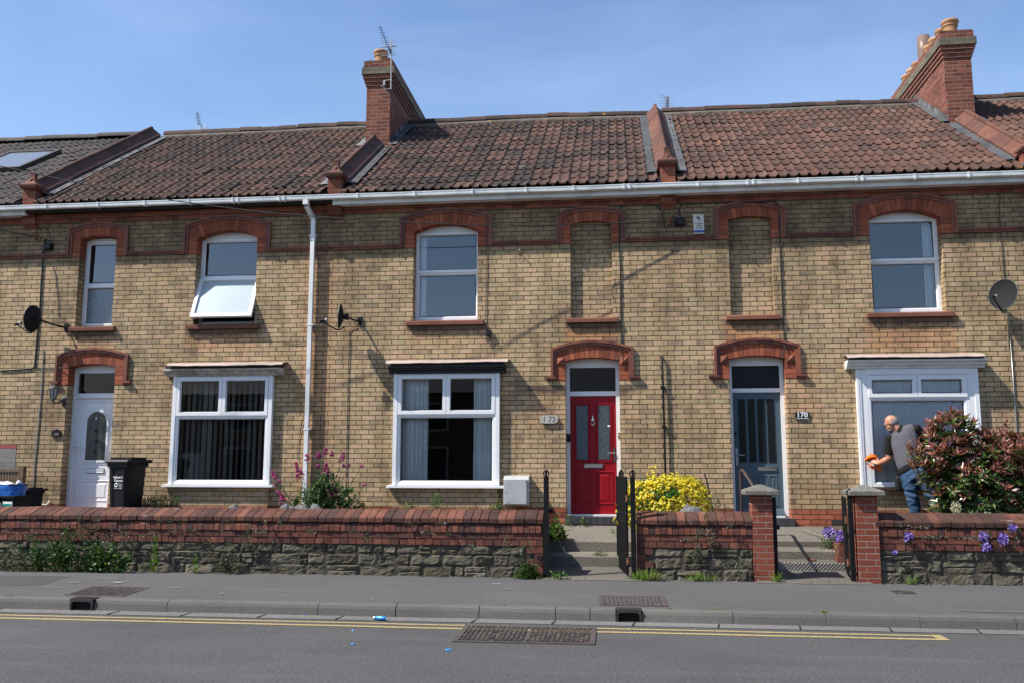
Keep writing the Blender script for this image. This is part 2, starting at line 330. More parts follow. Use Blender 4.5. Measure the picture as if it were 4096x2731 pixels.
MAT['wmortar'] = plain('wall_mortar', (.062, .055, .042), .95, 0, .4, 8, .2, .6)
MAT['upvc'] = plain('white_upvc', (.76, .765, .77), .32, 0, .03, 5, .5)
MAT['upvc_d'] = plain('white_upvc_weathered', (.70, .70, .69), .45, 0, .08, 6, .4, 0, .35, (.25, .24, .22))
MAT['gut'] = plain('white_gutter', (.72, .72, .70), .4, 0, .06, 5, .5, 0, .5, (.2, .2, .18))
MAT['fascia'] = plain('white_fascia', (.66, .66, .65), .5, 0, .05, 4, .4, 0, .4, (.16, .15, .15))
MAT['blackwood'] = plain('black_painted_wood', (.009, .008, .008), .55, 0, .3, 6)
MAT['browntimber'] = plain('dark_brown_timber', (.05, .03, .028), .5, 0, .3, 9)
MAT['greywood'] = plain('bare_grey_timber', (.42, .39, .34), .9, 0, .35, 10, .2, .6, .6, (.07, .065, .055))
MAT['seal'] = plain('black_rubber', (.02, .02, .02), .6)
MAT['reddoor'] = plain('red_door_skin', (.25, .003, .010), .42, 0, .05, 6, .3)
MAT['bluedoor'] = plain('slate_blue_paint', (.055, .088, .112), .45, 0, .06, 6, .5)
MAT['chrome'] = plain('chrome', (.75, .75, .76), .18, 1, .02)
MAT['brass'] = plain('worn_brass', (.5, .38, .16), .35, 1, .1)
MAT['steel'] = plain('brushed_steel', (.42, .41, .40), .45, 1, .1)
MAT['black'] = plain('black_plastic', (.008, .008, .009), .5, 0, .15, 14, .3)
MAT['cable'] = plain('black_cable', (.012, .012, .012), .6)
MAT['greypaint'] = plain('dish_grey', (.017, .017, .018), .85, 0, .1, 14, .2) if 1 else plain('x', (.04, .04, .043), .75, 0, .1)
MAT['dishedge'] = plain('dish_rim_grey', (.09, .09, .09), .5)
MAT['lnb'] = plain('pale_grey_plastic', (.35, .35, .34), .5)
MAT['iron'] = plain('black_painted_iron', (.006, .006, .0065), .55, 0, .25, 12, .22, .2)
MAT['rust'] = plain('rusty_iron', (.16, .065, .03), .9, 0, .3)
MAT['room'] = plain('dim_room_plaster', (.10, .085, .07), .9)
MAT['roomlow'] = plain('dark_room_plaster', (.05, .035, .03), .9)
MAT['alu'] = plain('grey_aluminium', (.34, .34, .34), .5, .6, .1)
MAT['metermat'] = plain('meter_box_grey', (.40, .41, .41), .45, 0, .08, 7, .4, 0, .3, (.25, .24, .2))
def cloth(name, c, scale=60, var=.15):
    return plain(name, c, .95, 0, var, scale, .1, .25)
MAT['net'] = cloth('pale_blue_curtain', (.84, .87, .86)); MAT['net2'] = cloth('grey_voile', (.82, .83, .84)); MAT['green'] = cloth('green_curtain', (.02, .10, .06))
MAT['slat'] = cloth('cream_blind_slat', (.55, .50, .42))

def glass_mat(name, refl, tint=(1, 1, 1), rough=0, extra=None):
    t = NT(name); fr = t.n('ShaderNodeFresnel'); fr.inputs[0].default_value = 1.5
    f = t.m('MINIMUM', t.m('MULTIPLY', fr.outputs[0], refl), 1.0)
    tr = t.n('ShaderNodeBsdfTransparent'); tr.inputs[0].default_value = (*tint, 1); gl = t.n('ShaderNodeBsdfGlossy'); gl.inputs['Roughness'].default_value = rough; gl.inputs['Color'].default_value = (.95, .97, 1, 1)
    nb = t.bump(t.noise(1.3, 2), .02, .02); t.set(gl.inputs['Normal'], nb)
    mx = t.n('ShaderNodeMixShader'); t.set(mx.inputs[0], f); t.set(mx.inputs[1], tr.outputs[0]); t.set(mx.inputs[2], gl.outputs[0]); t.t.links.new(mx.outputs[0], t.out.inputs[0]); return t.mat
MAT['glass'] = glass_mat('window_glass', 3.3, (.9, .93, .93)); MAT['glass_lo'] = glass_mat('window_glass_lower', 1.7, (.95, .97, .96))
MAT['glassdk'] = glass_mat('tinted_glass', 1.8, (.3, .3, .3))
def frosted(name, c, sc=90):
    t = NT(name); h = t.voro(sc)[0]
    return t.bsdf(t.mix(t.mr(t.noise(sc*.6, 2), .35, .65), c, tuple(v*.6 for v in c)), .12, 0, t.bump(h, .5, .004), .8)
MAT['frost'] = plain('pale_obscure_glass', (.30, .37, .40), .25, 0, .10, 60, .5, .15); MAT['frost_refl'] = frosted('obscure_glass_painted_reflection', (.17, .22, .26), 60); MAT['frostdk'] = plain('dark_obscure_glass', (.010, .011, .012), .35, 0, .3, 40, .25); MAT['frostgrey'] = frosted('grey_obscure_glass', (.075, .095, .105), 120)  # blue-grey pane: its reflection is painted into the base colour
MAT['leadlight'] = frosted('brown_leaded_glass', (.055, .05, .036), 70)

def asphalt(name, c, c2, fine=180, spk=.5, patch=.25):
    t = NT(name); f = t.m('ADD', t.m('MULTIPLY', t.noise(fine, 3, rough=.7), .5), t.m('MULTIPLY', t.noise(fine*.38, 4, rough=.75), .5)); col = t.mix(t.mr(f, .38, .62), tuple(v*.62 for v in c), tuple(v*1.22 for v in c2))
    v = t.voro(fine*.36); col = t.mix(t.mr(v[0], .05, .20, spk, 0), col, (.30, .295, .29))
    col = t.mix(t.mr(t.noise(.55, 5, rough=.62), .42, .68, 0, patch), col, t.mix(1, col, (.62, .62, .64), 'MULTIPLY'))
    col = t.mix(t.mr(t.noise(1.7, 3, stretch=(.25, 1.6, 1)), .52, .68, 0, patch*1.2), col, t.mix(1, col, (1.32, 1.3, 1.27), 'MULTIPLY'))
    return t.bsdf(col, .9, 0, t.bump(f, .6, .006), .25)
MAT['road'] = asphalt('road_asphalt', (.046, .0455, .0465), (.090, .089, .0895), 105, .7, .45)
MAT['pave'] = asphalt('footway_asphalt', (.070, .068, .0685), (.102, .099, .0995), 150, .15, .3)
MAT['patch'] = asphalt('footway_patch', (.045, .045, .047), (.075, .074, .076), 140, .3, .2)
MAT['kerb'] = asphalt('concrete_kerb', (.115, .109, .101), (.118, .112, .104), 170, .2, .45)
MAT['channel'] = asphalt('concrete_channel', (.115, .11, .105), (.165, .16, .153), 120, .15, .4)
MAT['conc'] = asphalt('step_concrete', (.115, .10, .085), (.20, .18, .15), 110, .35, .45)
MAT['concdark'] = asphalt('path_concrete', (.085, .077, .068), (.14, .127, .11), 110, .25, .45)
MAT['caps'] = asphalt('pier_cap_concrete', (.11, .102, .088), (.20, .188, .165), 90, .2, .6)
MAT['soil'] = asphalt('garden_soil', (.05, .036, .026), (.10, .078, .058), 60, .2, .5)
MAT['ground'] = asphalt('far_ground', (.05, .05, .045), (.09, .09, .08), 3, .1, .3)
t = NT('worn_yellow_paint'); MAT['yellow'] = t.bsdf(t.mix(t.mr(t.noise(38, 5, rough=.75), .46, .64, 0, .85), t.mix(t.noise(4, 3), (.40, .29, .105), (.33, .245, .10)), (.09, .085, .08)), .8, 0, t.bump(t.noise(120, 3), .4, .004))
t = NT('chalk_marks'); MAT['chalk'] = t.bsdf(t.mix(t.mr(t.noise(50, 3), .4, .6), (.35, .34, .34), (.12, .12, .12)), .9)
MAT['castiron'] = rnd_mat('rusty_cast_iron', [(0, (.05, .041, .037)), (.5, (.078, .063, .056)), (1, (.115, .092, .081))], .6, .4, 0, spec=.5)
MAT['castdk'] = plain('cast_iron_dark', (.035, .03, .027), .55, 0, .3, 20)
MAT['void'] = plain('drain_void', (.006, .006, .006), .9)
MAT['bluebrick'] = rnd_mat('blue_engineering_brick', [(0, (.035, .035, .04)), (1, (.065, .065, .072))], .6, .3, 0)
t = NT('chequer_plate'); x, y, z = t.xyz()
q = t.m('ADD', t.m('SINE', t.m('MULTIPLY', t.m('ADD', t.m('ADD', x, y), z), 130)), t.m('SINE', t.m('MULTIPLY', t.m('SUBTRACT', t.m('SUBTRACT', x, y), z), 130)))
MAT['chequer'] = t.bsdf(t.mix(t.mr(q, .5, 1.2), (.30, .28, .25), (.55, .53, .49)), .4, .8, t.bump(q, .6, .004))

def leafmat(name, pal, rough=.4, spec=.5, trans=.25):
    t = NT(name); c = t.ramp(t.attr(), pal); c = t.mix(t.mr(t.noise(40, 2), .3, .7, 0, .25), c, t.mix(1, c, (.6, .65, .5), 'MULTIPLY'))
    a = t.n('ShaderNodeBsdfPrincipled'); t.set(a.inputs['Base Color'], c); a.inputs['Roughness'].default_value = rough; a.inputs['Specular IOR Level'].default_value = spec
    b = t.n('ShaderNodeBsdfTranslucent'); t.set(b.inputs[0], t.mix(1, c, (1.1, 1.2, .6), 'MULTIPLY')); mx = t.n('ShaderNodeMixShader'); mx.inputs[0].default_value = trans
    t.set(mx.inputs[1], a.outputs[0]); t.set(mx.inputs[2], b.outputs[0]); t.t.links.new(mx.outputs[0], t.out.inputs[0]); return t.mat
MAT['photinia'] = leafmat('photinia_leaf', [(0, (.018, .045, .008)), (.3, (.05, .105, .016)), (.45, (.13, .15, .03)), (.54, (.17, .085, .03)), (.72, (.24, .075, .058)), (1, (.40, .18, .15))], .34, .6, .25)
MAT['euonymus'] = leafmat('euonymus_leaf', [(0, (.02, .08, .012)), (.14, (.05, .16, .02)), (.2, (.60, .47, .02)), (.6, (.80, .64, .03)), (1, (.88, .78, .14))], .4, .4, .35)
MAT['vleaf'] = leafmat('valerian_leaf', [(0, (.035, .075, .03)), (.6, (.06, .125, .045)), (1, (.10, .17, .06))], .45, .4, .25)
MAT['pink'] = leafmat('pink_petals', [(0, (.30, .03, .12)), (.5, (.46, .06, .22)), (1, (.58, .14, .33))], .7, .2, .3)
MAT['purple'] = leafmat('purple_petals', [(0, (.14, .08, .42)), (.6, (.27, .17, .60)), (1, (.60, .50, .85))], .7, .2, .3)
MAT['weed'] = leafmat('weed_leaf', [(0, (.018, .045, .01)), (.5, (.05, .11, .018)), (.85, (.10, .19, .03)), (1, (.17, .26, .05))], .5, .4, .3)
MAT['ivy'] = leafmat('trailing_weed_leaf', [(0, (.02, .03, .012)), (.5, (.045, .07, .02)), (.9, (.08, .10, .035)), (1, (.30, .27, .30))], .5, .4, .2)
MAT['dry'] = leafmat('dry_stalks', [(0, (.07, .05, .035)), (.5, (.20, .15, .09)), (1, (.42, .35, .22))], .9, .1, .1)
MAT['grass'] = leafmat('grass_blade', [(0, (.05, .12, .015)), (.6, (.13, .24, .03)), (1, (.30, .33, .08))], .6, .3, .3)
MAT['white_fl'] = leafmat('cream_flowers', [(0, (.45, .40, .27)), (1, (.72, .68, .52))], .8, .2, .2)
MAT['bark'] = plain('twig_bark', (.07, .045, .03), .9)
MAT['rock'] = rnd_mat('grey_rock', [(0, (.10, .10, .10)), (1, (.20, .195, .19))], .95, .4, .2, bump=1)
MAT['skin'] = plain('skin', (.43, .20, .125), .5, 0, .08, 30, .4)
MAT['hair'] = plain('cropped_grey_hair', (.20, .18, .17), .9, 0, .3, 90)
MAT['gilet'] = cloth('grey_gilet_cloth', (.085, .085, .10), 40, .08); MAT['tshirt'] = cloth('black_tshirt', (.014, .012, .012), 50); MAT['trim'] = cloth('black_knit_trim', (.018, .015, .015), 90)
t = NT('denim'); f = t.noise(5, 4, stretch=(1, 1, .5)); MAT['denim'] = t.bsdf(t.mix(t.mr(f, .35, .65), (.018, .042, .09), (.052, .10, .175)), .95, 0, t.bump(t.noise(16, 3, stretch=(1, 1, 2)), .6, .02), .1)
MAT['orange'] = cloth('orange_microfibre', (.75, .14, .012), 70)
MAT['blueplas'] = plain('blue_woven_plastic', (.03, .15, .52), .35, 0, .35, 22, .5, .5); MAT['whiteplas'] = plain('white_plastic_bag', (.7, .71, .72), .4, 0, .1, 8, .5, .6)
MAT['canblue'] = plain('blue_can', (.03, .28, .72), .3, .2, .1); MAT['white'] = plain('white_paint', (.75, .75, .75), .5); MAT['cream'] = plain('cream_plastic', (.56, .52, .44), .5, 0, .08)
MAT['navy'] = plain('navy_ink', (.02, .035, .09), .6); MAT['pebble'] = plain('grey_ceramic_plaque', (.42, .40, .35), .45, 0, .1, 30); MAT['strobe'] = plain('blue_strobe', (.01, .05, .28), .25)
MAT['teal'] = plain('teal_print', (.0, .22, .19), .5); MAT['fence'] = plain('brown_timber_fence', (.16, .11, .07), .9, 0, .3, 14, .2, .4); MAT['bin'] = plain('black_bin_plastic', (.006, .0065, .008), .5, 0, .15, 6, .25)
MAT['lampglass'] = plain('lamp_glass', (.32, .32, .3), .15, 0, .1); MAT['oppbrick'] = plain('opposite_brick', (.12, .07, .05), .9, 0, .3, 3); MAT['slate'] = plain('slate_roof', (.05, .05, .055), .7); MAT['verdigris'] = plain('weathered_pewter', (.045, .047, .045), .6, .3, .2)
# ---------------------------------------------------------------- the terrace
WT = 6.10          # wall head
ZS, ZSB = 5.262, .62   # string course underside, foot of the wall
def arcz(x, o):
    h = (o['x1']-o['x0'])/2; xc = (o['x0']+o['x1'])/2; q = o.get('rise', 0)
    if q <= 0: return o['zs']
    Rr = (h*h+q*q)/(2*q); return o['zs']+q-Rr+math.sqrt(max(0, Rr*Rr-(x-xc)**2))
def opening(xc, half, z0, zs, rise, depth=.2, kind=''): return dict(x0=xc-half, x1=xc+half, z0=z0, zs=zs, rise=rise, d=depth, kind=kind, xc=xc)
def xsplit(o, n=12): return [o['x0']+(o['x1']-o['x0'])*k/n for k in range(n+1)]

def wall_mesh(x0, x1, ops, mb):
    xs = {x0, x1}
    for o in ops: xs |= set(xsplit(o) if o['rise'] else (o['x0'], o['x1']))
    xs = sorted(xs)
    for a, b in zip(xs, xs[1:]):
        if b-a < 1e-6: continue
        z = [ZSB, ZSB]; mid = (a+b)/2
        for o in sorted((o for o in ops if o['x0'] <= mid <= o['x1']), key=lambda o: o['z0']):
            mb.face([(a, 0, z[0]), (b, 0, z[1]), (b, 0, o['z0']), (a, 0, o['z0'])]); z = [arcz(a, o), arcz(b, o)]
        mb.face([(a, 0, z[0]), (b, 0, z[1]), (b, 0, WT), (a, 0, WT)])
    for o in ops:
        d = o['d']
        for x in (o['x0'], o['x1']): mb.face([(x, 0, o['z0']), (x, d, o['z0']), (x, d, o['zs']), (x, 0, o['zs'])])
        mb.face([(o['x0'], 0, o['z0']), (o['x1'], 0, o['z0']), (o['x1'], d, o['z0']), (o['x0'], d, o['z0'])])
        s = xsplit(o) if o['rise'] else (o['x0'], o['x1'])
        for a, b in zip(s, s[1:]): mb.face([(a, 0, arcz(a, o)), (b, 0, arcz(b, o)), (b, d, arcz(b, o)), (a, d, arcz(a, o))])
        if o['kind'] == 'blind':
            mb.face([(o['x0'], d, o['z0']), (o['x1'], d, o['z0'])]+[(x, d, arcz(x, o)) for x in xsplit(o)[::-1]])

def hood_pts(o, oc, za, zb, zleg):
    """outline of the hood mould: legs, shoulders and segmental head"""
    xa, xb = o['xc']-oc, o['xc']+oc; top = dict(x0=xa, x1=xb, zs=za, rise=zb-za)
    return [(xa, zleg)]+[(x, arcz(x, top)) for x in xsplit(top, 14)]+[(xb, zleg)], top

def arch(h, o, oc, za, zb, zleg, depth, ears=None, proud=.045):
    pts, top = hood_pts(o, oc, za, zb, zleg)
    inner = dict(top)
    mb = MB(); mb.cs = False; e = .004; y = -.005
    xl, xr = o['x0']+e, o['x1']-e; half = (xr-xl)/2; q = max(o['rise'], .02); Rr = (half*half+q*q)/(2*q); cz = o['zs']+o['rise']-Rr
    oi = dict(o); oi['x0'] = xl; oi['x1'] = xr; oi['zs'] = o['zs']-e
    a_in = math.asin(min(1, half/Rr)); nv = max(7, round(2*a_in*Rr/.078)); ks = nv/(2*a_in)
    ss = lambda x: (math.atan2(x-o['xc'], Rr)*ks*1.0+nv/2)
    for sgn in (-1, 1):
        xa, xb = (top['x0'], xl) if sgn < 0 else (xr, top['x1'])
        n = 3
        mb.face([(xa, y, zleg), (xb, y, zleg), (xb, y, o['zs']), (xa, y, o['zs'])], uv=[((zz-zleg)/.0784, sgn*2+7) for zz in (zleg, zleg, o['zs'], o['zs'])])
        mb.face([(xa, y, o['zs']), (xb, y, o['zs']), (xb, y, arcz(xb, top)), (xa, y, arcz(xa, top))], uv=[(.5, 20+sgn)]*4)
        xi = xl if sgn < 0 else xr
        mb.face([(xi, y, zleg), (xi, depth, zleg), (xi, depth, oi['zs']), (xi, y, oi['zs'])], uv=[((zz-zleg)/.0784, sgn*2+7) for zz in (zleg, zleg, o['zs'], o['zs'])])
        mb.face([(xa, y, zleg), (xb, y, zleg), (xb, 0, zleg), (xa, 0, zleg)], uv=[(.5, 3)]*4)
    N = 16
    for k in range(N):
        a, b = xl+(xr-xl)*k/N, xl+(xr-xl)*(k+1)/N
        A = [(a, y, arcz(a, oi)), (b, y, arcz(b, oi)), (b, y, arcz(b, top)), (a, y, arcz(a, top))]
        mb.face(A, uv=[(math.atan2(p[0]-o['xc'], p[2]-cz)*ks+nv/2, 30) for p in A])
        B = [(a, y, arcz(a, oi)), (b, y, arcz(b, oi)), (b, depth, arcz(b, oi)), (a, depth, arcz(a, oi))]
        mb.face(B, uv=[(math.atan2(p[0]-o['xc'], p[2]-cz)*ks+nv/2, 30) for p in B])
    mb.build('arch_surround', MAT['arch'], h)
    mb = MB()
    mb.band(pts, -.035, .012, 0, -proud*.55, seg=True); mb.band(pts, .012, .05, 0, -proud, seg=True)
    if ears:
        for s in (-1, 1):
            xe = o['xc']+s*oc; x2 = xe+s*ears
            mb.box(min(xe-s*.03, x2), max(xe-s*.03, x2), -proud-.012, 0, zleg+.03, zleg+.062, r=R.random())
            mb.box(min(xe-s*.03, x2-s*.02), max(xe-s*.03, x2-s*.02), -proud*.6, 0, zleg-.004, zleg+.03, r=R.random())
            # diamond block at the springing
            c = Vector((o['xc']+s*(half+.085), -.06, o['zs']-.01)); k = .062
            q = [(c.x-k, -.008, c.z-k), (c.x+k, -.008, c.z-k), (c.x+k, -.008, c.z+k), (c.x-k, -.008, c.z+k)]
            if ears > .12:
                for j in range(4): mb.face([q[j], q[(j+1) % 4], tuple(c)], r=.8)
    mb.build('hood_moulding', MAT['terra'], h)
    return top

def sill(h, xc, half, z=4.0):
    mb = MB(); a, b = xc-half, xc+half
    mb.prism([(-.065, z-.068), (-.065, z-.012), (-.05, z), (.2, z+.045), (.2, z-.068)], a, b, 'x', r=R.random())
    return mb.build('sill', MAT['sillstone'], h)

def ringframe(mb, x0, x1, z0, z1, y0, y1, w, bev=.012):
    """mitred frame with a small sloping inner bead"""
    O = [(x0, z0), (x1, z0), (x1, z1), (x0, z1)]; I = [(x0+w, z0+w), (x1-w, z0+w), (x1-w, z1-w), (x0+w, z1-w)]; J = [(x0+w+bev, z0+w+bev), (x1-w-bev, z0+w+bev), (x1-w-bev, z1-w-bev), (x0+w+bev, z1-w-bev)]
    for k in range(4):
        l = (k+1) % 4; q = lambda p, y: (p[0], y, p[1])
        mb.face([q(O[k], y0), q(O[l], y0), q(I[l], y0), q(I[k], y0)]); mb.face([q(I[k], y0), q(I[l], y0), q(J[l], y1-.012), q(J[k], y1-.012)])
        mb.face([q(O[k], y0), q(O[k], y1), q(O[l], y1), q(O[l], y0)]); mb.face([q(J[k], y1-.012), q(J[l], y1-.012), q(J[l], y1), q(J[k], y1)])
def pane(par, x0, x1, z0, z1, y, m='glass', name='pane'):
    mb = MB(); mb.box(x0, x1, y, y+.012, z0, z1) if m.startswith('frost') or m == 'leadlight' else mb.face([(x0, y, z0), (x1, y, z0), (x1, y, z1), (x0, y, z1)]); return mb.build(name, MAT[m], par)
def gasket(mb, x0, x1, z0, z1, y, w=.008):
    for a, b, c, d in ((x0, x1, z0, z0+w), (x0, x1, z1-w, z1), (x0, x0+w, z0+w, z1-w), (x1-w, x1, z0+w, z1-w)): mb.face([(a, y, c), (b, y, c), (b, y, d), (a, y, d)], m=1)

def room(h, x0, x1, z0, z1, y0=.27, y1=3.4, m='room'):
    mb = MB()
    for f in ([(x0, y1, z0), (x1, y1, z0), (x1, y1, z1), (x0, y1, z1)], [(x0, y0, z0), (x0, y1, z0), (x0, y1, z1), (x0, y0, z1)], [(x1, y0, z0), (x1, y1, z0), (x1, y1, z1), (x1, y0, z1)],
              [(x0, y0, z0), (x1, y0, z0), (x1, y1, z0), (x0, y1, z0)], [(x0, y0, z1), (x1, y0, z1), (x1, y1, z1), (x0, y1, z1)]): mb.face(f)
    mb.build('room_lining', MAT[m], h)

def sash_window(h, o, y, zmid, upper_sash=True, head=.045, lower='fixed', m1='glass', m2='glass', vent=False):
    """upvc window under a segmental arch: head board, opening light, fixed light"""
    x0, x1 = o['x0'], o['x1']; z0 = 4.047; zt = o['zs']+(.03 if o['rise'] > .1 else .0)
    mb = MB()
    mb.box(x0, x0+.045, y, y+.06, z0, zt); mb.box(x1-.045, x1, y, y+.06, z0, zt)
    mb.box(x0+.045, x1-.045, y, y+.06, z0, z0+.045); mb.box(x0+.045, x1-.045, y, y+.06, zmid-.022, zmid+.022); mb.box(x0+.045, x1-.045, y, y+.06, zt-.05, zt)
    s = xsplit(o)
    mb.prism([(x0, zt+.002), (x1, zt+.002)]+[(x, max(zt+.003, arcz(x, o)+.01)) for x in s[::-1]], y-.004, y+.05)
    mb.box(x0, x1, y+.05, y+.26, zt, o['zs']+.2)
    w = mb.build('window', MAT['upvc'], h)
    def light(za, zb, opening_, gm):
        a, b = (x0+.004, x1-.004) if opening_ else (x0+.045, x1-.045)
        q = MB(); k = .046 if opening_ else .012
        ringframe(q, a, b, za, zb, y-(.016 if opening_ else -.012), y+.055, k); g = k+.012
        gasket(q, a+g, b-g, za+g, zb-g, y+.028)
        q.build('sash', [MAT['upvc'], MAT['seal']], w)
        pane(w, a+g, b-g, za+g, zb-g, y+.03, gm)
    if upper_sash: light(zmid+.004, zt-.004, True, m1)
    else: light(zmid+.022, zt-.05, False, m1)
    if lower == 'fixed': light(z0+.045, zmid-.022, False, m2)
    elif lower == 'sash': light(z0+.004, zmid-.002, True, m2)
    if vent: q = MB(); q.box(o['xc']-.2, o['xc']+.2, y-.03, y-.004, zt+.004, zt+.026); q.build('trickle_vent', MAT['upvc'], w)
    return w

def bay(h, x0, x1, ztr, tops, big, canopy, fascia, frame='upvc', sillm='upvc', pil=0, y=-.08, zb=1.302, zt=3.12, gm='glass_lo'):
    """square bay: corner posts, two top-hung lights, one large light, sill and canopy"""
    mb = MB(); w = .062
    mb.box(x0, x0+w, y, .06, zb, zt); mb.box(x1-w, x1, y, .06, zb, zt)
    X0, X1 = x0+w, x1-w
    if pil:
        for s, q in ((1, X0), (-1, X1)):
            mb.box(min(q, q+s*pil), max(q, q+s*pil), y+.012, .06, zb, zt)
        X0 += pil; X1 -= pil
        mb.box(X0, X1, y-.004, .06, zt-.09, zt)
        mb.face([(x0+.02, y-.006, zb), (x0+.032, y-.006, zb), (x0+.032, y-.006, zt), (x0+.02, y-.006, zt)])
        zt -= .09
    fy = y+.014
    mb.box(X0, X1, fy, .06, zb, zb+.045); mb.box(X0, X1, fy, .06, zt-.05, zt); mb.box(X0, X0+.035, fy, .06, zb+.045, zt-.05); mb.box(X1-.035, X1, fy, .06, zb+.045, zt-.05)
    mb.box(X0+.035, X1-.035, fy, .06, ztr-.03, ztr+.012)
    xm = (X0+X1)/2
    mb.box(xm-.018, xm+.018, fy, .06, ztr+.012, zt-.05)
    w_ = mb.build('bay_window', MAT[frame], h)
    for a, b in ((X0+.012, xm-.004), (xm+.004, X1-.012)):
        q = MB(); ringframe(q, a, b, ztr+.004, zt-.024, fy-.018, fy+.05, .055); g = .067; gasket(q, a+g, b-g, ztr+.004+g, zt-.024-g, fy+.026)
        q.build('sash', [MAT[frame], MAT['seal']], w_); pane(w_, a+g, b-g, ztr+.004+g, zt-.024-g, fy+.03, gm)
    q = MB(); ringframe(q, X0+.035, X1-.035, zb+.045, ztr-.03, fy+.010, fy+.05, .016); g = .028; gasket(q, X0+.035+g, X1-.035-g, zb+.045+g, ztr-.03-g, fy+.03); q.build('glazing_bead', [MAT[frame], MAT['seal']], w_)
    pane(w_, X0+.035+g, X1-.035-g, zb+.045+g, ztr-.03-g, fy+.034, gm)
    q = MB(); q.prism([(y-.075, zb-.045), (y-.075, zb-.012), (.02, zb-.001), (.02, zb-.045)], x0-.08, x1+.08, 'x'); q.build('bay_sill', MAT[sillm], w_)
    return w_

def plinth(h, x0, x1, y=-.065):
    mb = MB(); mb.box(x0, x1, y, 0, ZSB, 1.258); return mb.build('bay_plinth', MAT['brick_bay'], h)

def canopy(h, x0, x1, style, xf0, xf1):
    z = 3.122
    mb = MB()
    if style == 'white':
        prof = [(-.10, z), (-.11, z+.03), (-.15, z+.05), (-.165, z+.085), (-.215, z+.1), (-.225, z+.125), (0, z+.125), (0, z)]; mt = 'upvc_d'
    elif style == 'black':
        prof = [(-.10, z), (-.10, z+.05), (-.16, z+.06), (-.16, z+.085), (-.205, z+.09), (-.205, z+.125), (0, z+.125), (0, z)]; mt = 'blackwood'
    else:
        prof = [(-.10, z), (-.105, z+.03), (-.16, z+.045), (-.165, z+.08), (-.21, z+.085), (-.21, z+.115), (0, z+.115), (0, z)]; mt = 'greywood'
    n = 24
    rows = []
    for k in range(n+1):
        x = xf0+(xf1-xf0)*k/n; j = .006*mnoise.noise((x*3, 1.7, 0)) if style != 'white' else .003*mnoise.noise((x*2, 0, 0))
        rows.append([(x, p[0]*(1+j*3), p[1]+j) for p in prof])
    mb.grid(rows, True); mb.face(rows[0]); mb.face(rows[-1][::-1])
    c = mb.build('canopy_cornice', MAT[mt], h)
    mb = MB(); rows = []
    for k in range(n*2+1):
        x = x0+(x1-x0)*k/(n*2); j = .014*mnoise.noise((x*2.1, 4.2, style == 'grey'))+.007*mnoise.noise((x*6, 2, 0))
        rows.append([(x, 0, z+.235), (x, -.2, z+.205+j*.5), (x, -.262, z+.162+j), (x, -.262, z+.154+j), (x, -.2, z+.195+j*.5), (x, 0, z+.225)])
    mb.cs = False; mb.grid(rows, True); mb.face(rows[0]); mb.face(rows[-1][::-1])
    mb.build('lead_roof', MAT['leadcap'], c)
    q = MB(); q.box(xf0+.03, xf1-.03, -.17, -.01, z+.127, z+.19); q.build('packing_board', MAT['blackwood'], c)

